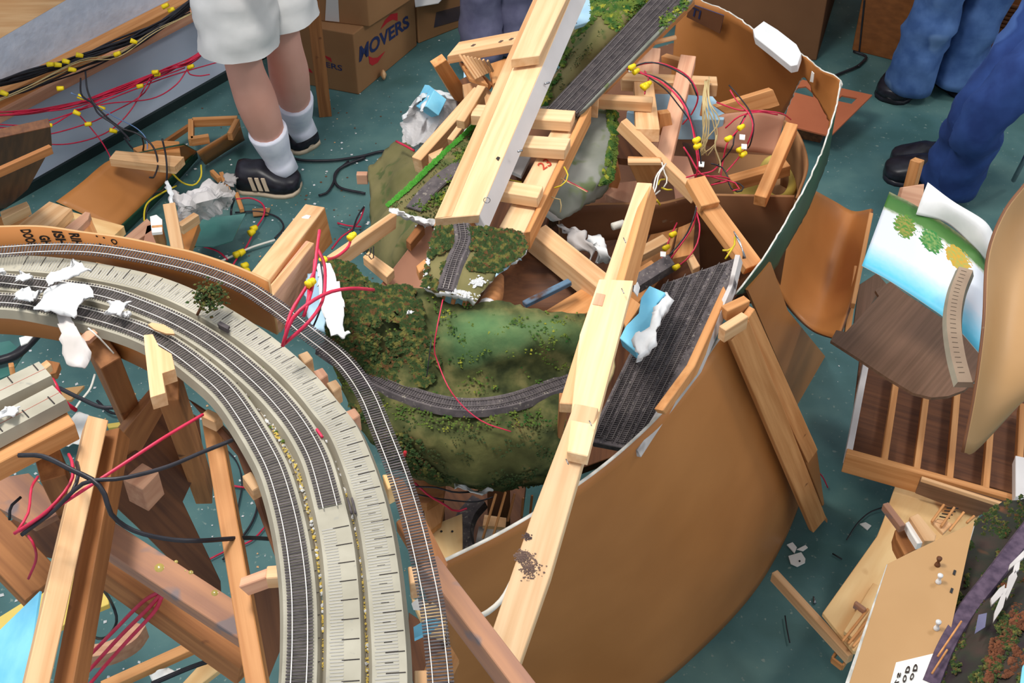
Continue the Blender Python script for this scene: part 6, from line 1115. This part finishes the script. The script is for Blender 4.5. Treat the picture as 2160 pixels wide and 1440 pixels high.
b2, v2 = vbox('moving_box', 'cardboard', [(664, 43), (780, 57), (880, -8)], z1, z1+.36, 'cardboard box stacked on the lettered moving box', 'box')
nL2 = (v2[1]-v2[0]).cross(V((0, 0, 1))).normalized()
decal('white_label', 'tape', [(690, -30), (712, -30), (716, 46), (686, 43)], v2[1], nL2, b2)
b3, v3 = vbox('moving_box', 'cardboard', [(820, 60), (884, 92), (984, 52)], 0, zfor(P(884, 92, 0), 8), 'cardboard box with a dark printed square right of the lettered box', 'box')
nR3 = (v3[2]-v3[1]).cross(V((0, 0, 1))).normalized()
decal('dark_print', 'ink_blue', [(915, 58), (920, 26), (972, 12), (970, 42)], v3[1], nR3, b3)
D.objects[b3.children[0].name].data.materials[0] = mat('faded_print', (70, 62, 72), (96, 76, 64), 8)
slab('paper_sheet', 'paper', [(874, -6), (920, -20), (950, -20), (925, 6), (876, 14)], z=v3[5].z+.004, th=.003, label='white papers on top of the printed box', cat='paper', bevel=False)
bt = P(686, 240, 0)
beam('wooden_upright', 'pine_aged', V((bt.x, bt.y, .80)), V((bt.x, bt.y, 0)), 0, t=.045, wm=.045, center=True, label='square wooden table leg behind the person in shorts', cat='leg')
bb, vb = vbox('tall_carton', 'cardboard_dark', [(1470, 110), (1722, 128), (1764, -10)], 0, 1.0, 'tall brown carton behind the backdrop ring', 'carton')
cab = vbox('cabinet', 'cabinet_wood', [(1797, 106), (2230, 215), (2230, 60)], 0, 1.3, 'brown wooden cabinet along the back with louvred panel', 'cabinet')[0]
cL, cF = P(1797, 106, 0), P(2230, 215, 0); cn = (cF-cL).cross(V((0, 0, 1))).normalized(); cn = cn if cn.y < 0 else -cn
for k in range(7):
    y = 3+k*9; slab('louvre', 'wood_dark', [PL(2078, y-6, cL, cn)+cn*.01, PL(2150, y+8, cL, cn)+cn*.01, PL(2150, y+12, cL, cn)+cn*.01, PL(2078, y-2, cL, cn)+cn*.01], None, th=.012, parent=cab, bevel=False)
slab('kick_strip', 'tape_yellow', [PL(2012, 150, cL, cn)+cn*.012, PL(2070, 166, cL, cn)+cn*.012, PL(2070, 170, cL, cn)+cn*.012, PL(2012, 154, cL, cn)+cn*.012], None, th=.004, parent=cab, bevel=False)
slab('door_seam', 'black', [PL(1822, 0, cL, cn)+cn*.004, PL(1826, 0, cL, cn)+cn*.004, PL(1814, 112, cL, cn)+cn*.004, PL(1811, 111, cL, cn)+cn*.004], None, th=.003, parent=cab, bevel=False)

# ================================================================ people (legs in view, bodies continue above the frame)
def skinned(name, pts, edges, rad, m, parent, sub=2):
    me = D.meshes.new(name); me.from_pydata([tuple(p) for p in pts], edges, []); o = D.objects.new(name, me); COL.objects.link(o)
    sk = o.modifiers.new('s', 'SKIN'); sk.use_smooth_shade = True
    for i, r in enumerate(rad): me.skin_vertices[0].data[i].radius = (r, r) if not isinstance(r, tuple) else r
    me.skin_vertices[0].data[0].use_root = True
    sb = o.modifiers.new('d', 'SUBSURF'); sb.levels = sub; sb.render_levels = sub
    dg = bpy.context.evaluated_depsgraph_get(); m2 = bpy.data.meshes.new_from_object(o.evaluated_get(dg)); D.objects.remove(o)
    m2.materials.clear(); m2.materials.append(M[m]); m2.polygons.foreach_set('use_smooth', [True]*len(m2.polygons)); n = D.objects.new(name, m2); COL.objects.link(n); return finish(n, name, parent)
def loft(name, m, rings, parent, sides=24, wr=0, ws=9, caps=True, label=None, mats=None):
    """rings: (centre, axis_u, ru, rv)"""
    vs, fs = [], []
    for i, (c, t, ru, rv) in enumerate(rings):
        t = t.normalized(); u = V((1, 0, 0)); u = (u-t*u.dot(t)).normalized(); v = t.cross(u)
        for k in range(sides):
            a = 2*math.pi*k/sides; d = u*math.cos(a)*ru+v*math.sin(a)*rv; p = c+d
            if wr: p += d.normalized()*wr*(noise.noise(V((p.x*ws, p.y*ws, p.z*ws*1.6)))+.6*noise.noise(V((p.x*ws*2, p.y*ws*2, p.z*ws*3))))
            vs.append(p)
    for i in range(len(rings)-1):
        for k in range(sides): a, b = i*sides+k, i*sides+(k+1) % sides; fs.append((a, b, b+sides, a+sides))
    if caps: fs.append(tuple(range(sides))[::-1]); fs.append(tuple(range(len(vs)-sides, len(vs))))
    return mesh_obj(name, vs, fs, m, smooth_=True, parent=parent, label=label)
def along(path, rads, n):
    c = smooth(path, n); out = []
    for i, p in enumerate(c):
        f = i/(n-1)*(len(rads)-1); k = min(int(f), len(rads)-2); r = rads[k]*(1-f+k)+rads[k+1]*(f-k)
        t = c[min(i+1, n-1)]-c[max(i-1, 0)]; out.append((p, t, r, r*1.04))
    return out
def shoe(parent, heel, toe, w=.1, h=.085, up='shoe_black', sole='sole_tan', stripes=None, toe_cap=False):
    heel = V((heel.x, heel.y, 0)); toe = V((toe.x, toe.y, 0)); d = (toe-heel); L = d.length; d.normalize(); s = V((-d.y, d.x, 0))
    prof = [(0, .55, .55), (.04, .72, .80), (.12, .82, .84), (.25, .84, .80), (.38, .84, .84), (.5, .90, .76), (.65, 1.0, .60), (.8, .98, .50), (.92, .80, .42), (.98, .5, .34), (1.0, .28, .28)]
    for nm, mt, z0, ex, hh in (('shoe_upper', up, .018, 0, h), ('shoe_sole', sole, 0, .003, .024)):
        vs, fs = [], []; K = 14
        for t, ww, hz in prof:
            c = heel+d*L*t; top = z0+(hh*hz if nm == 'shoe_upper' else hh)
            for k in range(K):
                a = math.pi*k/(K-1); vs.append(c+s*math.cos(a)*(w/2*ww+ex)+V((0, 0, z0+(top-z0)*(max(0, math.sin(a))**.55))))
        n = len(prof)
        for i in range(n-1):
            for k in range(K-1): a = i*K+k; fs.append((a, a+1, a+1+K, a+K))
            fs.append((i*K+K-1, i*K, (i+1)*K, (i+1)*K+K-1))
        fs.append(tuple(range(K))[::-1]); fs.append(tuple(range((n-1)*K, n*K)))
        o = mesh_obj(nm, vs, fs, mt, smooth_=True, parent=parent)
        if nm == 'shoe_upper': upo = o
    if stripes:
        sd = -s if s.dot(CAM-heel) < 0 else s
        for k in range(3):
            t = .30+k*.10; a = heel+d*L*t+sd*w*.455+V((0, 0, .026)); b = heel+d*L*(t-.05)+sd*w*.40+V((0, 0, .072)); b2 = b+d*.012; a2 = a+d*.014
            mesh_obj('stripe', [a+sd*.003, a2+sd*.003, b2+sd*.006, b+sd*.006, a, a2, b2, b], [(0, 1, 2, 3), (7, 6, 5, 4), (0, 4, 5, 1), (1, 5, 6, 2), (2, 6, 7, 3), (3, 7, 4, 0)], 'sole_tan', parent=upo)
    return upo
def person(label, ankles, knees, hipx, shoes, kind, pants=None, r=1.0, shirt='shirt', face=(0, 1, 0)):
    """full standing figure: ankles/knees as world points; the torso rises from the hips"""
    A, B = ankles; KA, KB = knees; hc_ = hipx; hw = .09*r; face = V(face).normalized(); side = V((face.y, -face.x, 0))
    if (A-B).dot(side) < 0: side = -side
    root = empty('person', V(((A.x+B.x)/2, (A.y+B.y)/2, 0)), label, 'person')
    hA, hB = hc_+side*hw, hc_-side*hw; ch = hc_+V((0, 0, .42)); nk = hc_+V((0, 0, .60)); hd = hc_+V((0, 0, .76)); top_ = hc_+V((0, 0, .84))
    sA, sB = ch+side*.17+V((0, 0, .08)), ch-side*.17+V((0, 0, .08)); eA, eB = sA+side*.06+V((0, 0, -.30)), sB-side*.06+V((0, 0, -.30)); wA, wB = eA+face*.12+V((0, 0, -.22)), eB+face*.12+V((0, 0, -.22))
    pts = [hc_, hc_+V((0, 0, .2)), ch, nk, hd, top_, sA, eA, wA, wA+face*.05+V((0, 0, -.08)), sB, eB, wB, wB+face*.05+V((0, 0, -.08)), hA, KA, KA.lerp(A, .35), A, hB, KB, KB.lerp(B, .35), B]
    ed = [(0, 1), (1, 2), (2, 3), (3, 4), (4, 5), (2, 6), (6, 7), (7, 8), (8, 9), (2, 10), (10, 11), (11, 12), (12, 13), (0, 14), (14, 15), (15, 16), (16, 17), (0, 18), (18, 19), (19, 20), (20, 21)]
    cf = .070*r; rd = [.12, .11, .13, .055, .095, .07, .055, .04, .03, .03, .055, .04, .03, .03, .085, .058*r, cf, .042*r, .085, .058*r, cf, .042*r]
    skinned('body', pts, ed, rd, 'skin', root)
    hd0 = hd+V((0, 0, .03)); loft('hair', 'hair', [(hd0+V((0, 0, -.02)), V((0, 0, 1)), .088, .096), (hd0+V((0, 0, .03)), V((0, 0, 1)), .092, .10), (hd0+V((0, 0, .08)), V((0, 0, 1)), .07, .08), (hd0+V((0, 0, .11)), V((0, 0, 1)), .02, .02)], root)
    loft('shirt', shirt, [(hc_+V((0, 0, -.06)), V((0, 0, 1)), .19*r, .15), (hc_+V((0, 0, .1)), V((0, 0, 1)), .185*r, .145), (hc_+V((0, 0, .3)), V((0, 0, 1)), .20, .14), (hc_+V((0, 0, .48)), V((0, 0, 1)), .21, .12), (hc_+V((0, 0, .55)), V((0, 0, 1)), .09, .08)], root, wr=.01)
    for sg, s0, e0 in ((1, sA, eA), (-1, sB, eB)): loft('sleeve', shirt, along([s0-side*sg*.03, s0.lerp(e0, .5), s0.lerp(e0, .85)], [.075, .065, .06], 8), root)
    for (h_, k_, a_) in ((hA, KA, A), (hB, KB, B)):
        if kind == 'shorts':
            hem = k_+V((0, 0, .085)); loft('shorts_leg', pants, along([h_+V((0, 0, .04)), h_.lerp(hem, .5), hem], [.105*r, .118*r, .122*r], 22), root, wr=.014, ws=8, caps=False, sides=32)
        else:
            dn = V((a_.x, a_.y, max(a_.z-.03, .03)))
            loft('trouser_leg', pants, along([h_+V((0, 0, .03)), k_, k_.lerp(a_, .6), dn], [.11*r, .084*r, .080*r, .088*r], 34), root, wr=.018, ws=9, caps=True, sides=32)
    loft('shorts_seat' if kind == 'shorts' else 'trouser_seat', pants, [(hc_+V((0, 0, -.13)), V((0, 0, 1)), .14*r, .13), (hc_+V((0, 0, -.05)), V((0, 0, 1)), .20*r, .155), (hc_+V((0, 0, .1)), V((0, 0, 1)), .19*r, .15)], root, wr=.008)
    for q in shoes: shoe(root, *q[:2], **q[2])
    return root
def sock(parent, a, b, ankle, foot):
    loft('sock', 'sock', [(a, (ankle-a), .062, .064), (a+(ankle-a)*.06, (ankle-a), .064, .066), (a.lerp(ankle, .5), (ankle-a), .055, .057), (a.lerp(ankle, .85), (ankle-a), .046, .05), (ankle, (foot-a), .048, .056), (foot, (foot-ankle), .044, .05)], parent)
# person in shorts
ft = P(560, 385, 0); A1, B1 = P(590, 345, .08), P(632, 268, .08)
K1, K2 = P(514, 142, .50), P(598, 95, .50)
pA = person('person in beige shorts, white socks and black striped sneakers, stepping near the wall', (A1, B1), (K1, K2), (K1+K2)/2+V((-.02, .02, .42)),
    [(P(504, 392, 0), P(636, 398, 0), dict(w=.125, h=.10, stripes=True)), (P(612, 292, 0), P(658, 318, 0), dict(w=.115, h=.09))], 'shorts', 'shorts_cloth', r=1.02, face=(.9, -.3, 0))
sock(pA, A1+(K1-A1)*.37, None, A1+V((.0, 0, .015)), A1+V((.02, -.01, -.03))); sock(pA, B1+(K2-B1)*.37, None, B1+V((0, 0, .015)), B1+V((.02, -.01, -.03)))
# person in blue jeans, back right
A2, B2 = P(1918, 165, .08), P(2018, 152, .08); K3, K4 = A2+V((.05, -.02, .40)), B2+V((.04, -.03, .40))
person('person in faded blue jeans and black shoes standing before the cabinet', (A2, B2), (K3, K4), (K3+K4)/2+V((.03, -.07, .42)),
    [(P(1915, 158, 0), P(1872, 218, 0), dict(w=.13, h=.10, sole='shoe_black')), (P(1985, 168, 0), P(2055, 206, 0), dict(w=.12, h=.10, sole='shoe_black'))], 'jeans', 'denim', r=1.0, face=(-.3, -1, 0))
# person in dark jeans at right edge
A3, B3 = P(2000, 360, .09), P(1985, 345, .09); A3 = P(1998, 368, .09); B3 = P(2030, 330, .09)
K5 = P(2088, 192, .48); K6 = P(2150, 230, .48)
person('person in dark blue jeans striding at the right edge with black shoes', (A3, P(2012, 374, .09)), (K5, P(2104, 212, .48)), K5+V((.30, .08, .38)),
    [(P(1990, 385, 0), P(1862, 368, 0), dict(w=.12, h=.095, sole='shoe_black')), (P(1985, 352, 0), P(1876, 345, 0), dict(w=.11, h=.09, sole='shoe_black'))], 'jeans', 'denim_dark', r=.93, face=(-1, -.2, 0))
# person in grey jeans at the back
A4, B4 = P(1018, 98, .08), P(1084, 84, .08); K7, K8 = A4+V((-.01, .02, .40)), B4+V((0, .02, .40))
person('person in grey jeans standing behind the pile at the top', (A4, B4), (K7, K8), (K7+K8)/2+V((0, .03, .42)),
    [(P(1020, 95, 0), P(1005, 135, 0), dict(w=.11, h=.09, sole='shoe_black')), (P(1085, 82, 0), P(1095, 120, 0), dict(w=.11, h=.09, sole='shoe_black'))], 'jeans', 'denim_grey', r=1.0, face=(0, -1, 0))

# ================================================================ debris on the floor behind the curve, left
t = empty('hardboard_trough', P(300, 400, .1), 'long brown hardboard trough lying along the wall', 'trough')
sheet('face', ['hardboard', 'green_paint', 'green_paint'], [(118, 425, .16), (170, 386, .16), (232, 337, .16), (300, 322, .16), (388, 306, .16)], [(250, 486, .05), (290, 446, .05), (330, 404, .05), (376, 360, .05), (417, 320, .07)], nu=20, nv=8, th=.006, parent=t)
sheet('green_edge', ['green_paint', 'green_paint', 'green_paint'], [(257, 476, .065), (300, 436, .065), (370, 366, .065), (415, 318, .075)], [(268, 490, .01), (312, 446, .01), (380, 376, .01), (418, 334, .01)], nu=20, nv=4, th=.004, parent=t)
slab('plank', 'pine', [(230, 334), (244, 317), (388, 330), (368, 351)], z=.21, th=.03, label='pale plank lying across the brown trough by the wall', cat='plank')
slab('plank', 'pine_orange', [(280, 312), (330, 296), (378, 298), (380, 322), (290, 320)], z=.15, th=.02, label='orange board between wall and the pale plank', cat='plank')
sheet('curved_strip', ['hardboard', 'hardboard_dark', 'cardboard'], [(417, 322, .12), (460, 296, .12), (508, 268, .12)], [(434, 348, .01), (474, 322, .01), (516, 296, .01)], nu=10, nv=4, th=.006, label='brown curved strip on edge pointing to the person in shorts', cat='strip')
of = empty('stick_rectangle', P(450, 270, .1), 'open frame of brown sticks on the floor by the wall', 'frame')
for a, b in (((405, 250), (500, 246)), ((402, 250), (402, 292)), ((500, 250), (484, 280)), ((402, 290), (440, 284))): beam('stick', 'pine_orange', (a[0], a[1], .14), (b[0], b[1], .14), 11, t=.03, parent=of)
beam('loose_lath', 'pine_aged', (348, 296, .08), (398, 262, .08), 8, t=.02, label='brown lath beside the stick frame by the wall', cat='lath')
for k, (pts, z, m_, lb) in enumerate([([(0, 446), (56, 424), (62, 434), (4, 462)], .42, 'pine', 'pale square stick lying at the left edge above the fascia'), ([(38, 474), (104, 424), (152, 440), (112, 482)], .35, 'pine', 'broad pale plank above the stencilled fascia'),
    ([(-20, 480), (0, 456), (56, 446), (64, 462), (36, 482)], .3, 'pine_orange', 'reddish board under the pale square stick'), ([(112, 482), (150, 446), (262, 476), (234, 502), (180, 500)], .30, 'plywood', 'knotty pale plank right above the fascia lettering'),
    ([(132, 484), (180, 446), (190, 448), (186, 462), (160, 488)], .44, 'pine_pink', 'pale top of the wedge block above the fascia lettering'), ([(160, 488), (187, 449), (206, 492)], .42, 'pine_orange', 'orange side of the wedge block above the fascia lettering'),
    ([(262, 500), (310, 460), (330, 480), (280, 512)], .2, 'pine_pink', 'pinkish board behind the fascia crest'), ([(385, 458), (420, 468), (398, 528), (372, 520)], .25, 'hardboard', 'brown hardboard scrap behind the pale post'),
    ([(322, 540), (340, 500), (330, 470), (310, 476), (300, 520)], .2, 'hardboard_pink', 'pinkish scrap left of the pale upright post')]):
    slab('floor_board', m_, pts, z=z, th=.03, label=lb, cat='board')
pp = P(362, 530, .55)
beam('upright_post', 'pine', (356, 428, .60), (376, 535, .55), 26, t=.05, label='pale upright post in front of the crumpled white plaster', cat='post')
slab('cut_block', 'paper', [(316, 456), (330, 452), (342, 462), (342, 488), (320, 490)], z=.58, th=.01, label='bright sawn end of the block beside the upright post', cat='block')
slab('wood_block', 'pine_orange', [(320, 490), (343, 488), (352, 522), (330, 516)], z=(.575, .575, .50), th=.02, label='orange block side below the bright sawn end', cat='block')
beam('floor_stick', 'pine', (378, 474, .35), (414, 450, .35), 16, t=.03, label='short pale stick wedged between post and crumpled plaster', cat='stick')
GW = rows([[(352, 392, .35), (362, 430, .32), (366, 470, .22)], [(395, 412, .30), (402, 436, .34), (400, 468, .22)], [(440, 388, .30), (452, 418, .33), (440, 462, .2)], [(488, 398, .22), (496, 420, .25), (462, 458, .16)]], 26, 22)
grid('crumpled_plaster', ['plaster_grey', 'plaster', 'plaster'], GW, th=.008, bump=.05, bs=12, jag=.014, crease=True, smooth_=False, label='crumpled pale plaster shell on the floor near the sneaker', cat='plaster')
scrap(([(346, 385), (352, 396), (356, 412), (360, 440)], [(354, 380), (362, 395), (364, 412), (366, 440)]), .38, label='thin white plaster finger standing by the upright post', jag=.004)
beam('small_stick', 'pine_orange', (466, 362, .06), (482, 400, .06), 9, t=.02, label='orange stick between plaster and sneaker', cat='stick')
beam('small_stick', 'pine_orange', (446, 358, .06), (462, 374, .06), 9, t=.02, label='tiny orange stick above the crumpled plaster', cat='stick')
beam('small_stick', 'pine_orange', (498, 405, .04), (510, 440, .04), 9, t=.015, label='orange splinter right of the crumpled plaster', cat='stick')
slab('teal_glass_sheet', 'teal_sheet', [(402, 518), (425, 462), (518, 450), (490, 508), (450, 520)], z=.08, th=.003, label='teal painted sheet lying on the floor behind the fascia', cat='sheet', bevel=False)
slab('small_card', 'cardboard', [(532, 440), (570, 438), (566, 452), (534, 455)], z=.01, th=.004, label='flat brown card scrap on the floor left of the girder', cat='card', bevel=False)
scrap(([(470, 370), (480, 362), (492, 366), (500, 376)], [(474, 386), (484, 392), (494, 390), (500, 382)]), .06, label='white plaster clump beside the sneaker toe', jag=.008, m='plaster_grey')
for nm, mt, pts, r, lb in [('black_cable', 'wire_black', [(606, 330, .01), (640, 338, .01), (700, 338, .01), (760, 330, .01), (800, 320, .01), (830, 318, .02)], .005, 'black cable lying on the floor from sneaker to scenery shell'),
  ('black_cable', 'wire_black', [(770, 332, .01), (725, 350, .01), (706, 370, .01), (716, 395, .01), (770, 408, .01)], .005, 'black cable loop on the floor beside the olive shell'),
  ('black_cable', 'wire_black', [(672, 412, .01), (690, 406, .01), (702, 388, .01), (712, 362, .01), (735, 340, .01)], .004, 'thinner black cable end pointing at the girder'),
  ('black_cable', 'wire_black', [(400, 524, .06), (430, 510, .06), (470, 498, .05), (486, 470, .04), (488, 440, .04), (494, 420, .1)], .004, 'black cable over the teal painted sheet'),
  ('black_cable', 'wire_black', [(496, 448, .01), (545, 446, .01), (585, 458, .01), (598, 480, .01), (580, 502, .01)], .003, 'thin black cable arc on the floor left of the girder'),
  ('red_wire', 'wire_red', [(498, 420, .04), (530, 418, .04), (555, 432, .03), (556, 455, .02), (538, 484, .02), (520, 520, .02), (508, 535, .02)], .003, 'red wire arc on the floor running to the yellow nuts'),
  ('red_wire', 'wire_red', [(500, 545, .02), (492, 560, .02), (500, 575, .02)], .003, 'short red wire below the yellow nuts on the floor'),
  ('red_wire', 'wire_red', [(430, 520, .03), (460, 530, .03), (480, 548, .02)], .003, 'dark red wire by the teal sheet corner'),
  ('white_wire', 'wire_white', [(450, 558, .02), (490, 540, .02), (530, 522, .02), (580, 506, .02)], .004, 'pale cable on the floor behind the fascia'),
  ('yellow_wire', 'wire_yellow', [(360, 362, .12), (385, 385, .1), (410, 390, .1), (424, 372, .12), (424, 348, .14)], .003, 'yellow wire looping over the trough end'),
  ('yellow_wire', 'wire_yellow', [(372, 392, .1), (340, 408, .12), (310, 430, .14), (304, 462, .14), (312, 478, .14)], .003, 'yellow wire along the green edge of the trough'),
  ('yellow_wire', 'wire_yellow', [(402, 524, .05), (430, 512, .05), (450, 508, .05)], .003, 'yellow wire under the black cable by the teal sheet'),
  ('red_wire', 'wire_red', [(712, 470, .02), (735, 476, .02), (762, 478, .02)], .003, 'short red wire on the floor beside the thin pine stick'),
  ('red_wire', 'wire_red', [(700, 525, .05), (720, 500, .05), (742, 484, .05), (760, 462, .05), (768, 438, .05)], .003, 'red wire crossing the floor below the olive shell'),
  ('black_wire', 'wire_black', [(744, 488, .06), (752, 462, .06), (762, 444, .06), (768, 436, .06)], .003, 'black wire beside the red wire below the olive shell'),
  ('red_wire', 'wire_red', [(836, 298, .72), (856, 308, .74), (874, 318, .74)], .003, 'short red wire on the rim of the olive shell'),
  ('black_cable', 'wire_black', [(1810, 140, .01), (1822, 128, .01), (1826, 118, .01), (1800, 108, .01)], .005, 'black cable on the floor before the cabinet'),
  ('black_cable', 'wire_black', [(1760, 160, .01), (1785, 150, .01), (1808, 140, .01), (1826, 125, .01)], .005, 'black cable behind the ring corner'),
  ('black_wire', 'wire_black', [(1786, 1138, .01), (1808, 1104, .01), (1835, 1080, .01), (1862, 1070, .02)], .0018, 'hair thin dark wire on the floor left of the bracket'),
  ('brown_wire', 'wire_black', [(1656, 1298, .01), (1660, 1325, .01), (1666, 1355, .01)], .0016, 'thin dark wire on the floor below the square stick'),
  ('red_wire', 'wire_red', [(1716, 985, .1), (1735, 1005, .05), (1746, 1028, .01)], .0018, 'thin red wire beside the leaning posts foot')]:
    tube(nm, mt, pts, r, label=lb, cat='cable' if 'cable' in nm else 'wire')
for x, y, lb in [(536, 482, 'upper yellow wire nut on the floor arc wire'), (531, 490, 'lower yellow wire nut on the floor arc wire'), (500, 536, 'left yellow wire nut on the pale floor cable'), (510, 532, 'right yellow wire nut on the pale floor cable'), (517, 560, 'yellow wire nut nearest the fascia crest'), (520, 572, 'yellow wire nut half hidden by the fascia crest')]:
    tube('wire_nut', 'nut_yellow', [P(x-5, y+3, .03), P(x+5, y-3, .03)], [.012, .009], n=4, sides=8, label=lb, cat='wire nut')
# little things on the floor
for k, (px, lb) in enumerate([([(1663, 1172), (1690, 1164), (1699, 1178), (1698, 1186), (1682, 1194), (1668, 1188)], 'white card tag with a hole on the floor right of the huge panel'), ([(1660, 1148), (1672, 1143), (1681, 1154), (1676, 1166)], 'grey paper scrap above the white card tag'), ([(1681, 1158), (1699, 1149), (1704, 1154), (1694, 1161)], 'small folded paper scrap beside the grey one'),
     ([(1814, 1104), (1826, 1101), (1838, 1108), (1830, 1117)], 'white paper scrap on the floor near the bracket')]):
    slab('paper_scrap', 'paper', px, z=.006, th=.003, label=lb, cat='paper', bevel=False)
wt_ = D.objects['paper_scrap']; p0, n = plane_of(wt_); decal('punched_hole', 'black', [(1684, 1183), (1687, 1181), (1689, 1184), (1686, 1186)], p0, n, wt_)
tube('screw', 'metal', [P(1716, 1258, .006), P(1719, 1272, .006)], [.002, .004], n=4, label='screw lying on the floor above the square stick', cat='screw')
tube('nail', 'black', [P(1756, 1167, .006), P(1776, 1179, .006)], .002, n=3, label='dark bent nail on the floor right of the paper tag', cat='nail')
tube('cork_ball', 'pine', [P(803, 158, .022), P(815, 157, .022)], [.003, .015, .02, .015, .003], n=9, sides=14, label='small tan ball on the floor before the lettered box', cat='ball')
def floor_bits(n, x0, x1, y0, y1, r0, r1, m_, nm):
    lumps(nm, m_, [P(random.uniform(x0, x1), random.uniform(y0, y1), r0) for _ in range(n)], r0, r1, flat=.4, kind='stuff', label={'plaster': 'white plaster crumbs scattered over the teal floor', 'pine': 'tan wood crumbs scattered over the floor', 'wood_dark': 'dark dirt crumbs scattered over the floor'}.get(m_), cat='crumbs')
floor_bits(110, 380, 820, 300, 620, .002, .006, 'plaster', 'plaster_crumbs')
floor_bits(260, 0, 560, 720, 1430, .0015, .006, 'plaster', 'plaster_dust')
floor_bits(50, 600, 1200, 60, 400, .002, .006, 'plaster', 'plaster_flecks')
floor_bits(50, 1650, 2150, 100, 1400, .0012, .003, 'plaster', 'plaster_specks')
floor_bits(120, 0, 860, 250, 1430, .0015, .005, 'pine', 'sawdust_crumbs')
floor_bits(120, 400, 860, 200, 640, .0015, .005, 'wood_dark', 'dirt_crumbs')
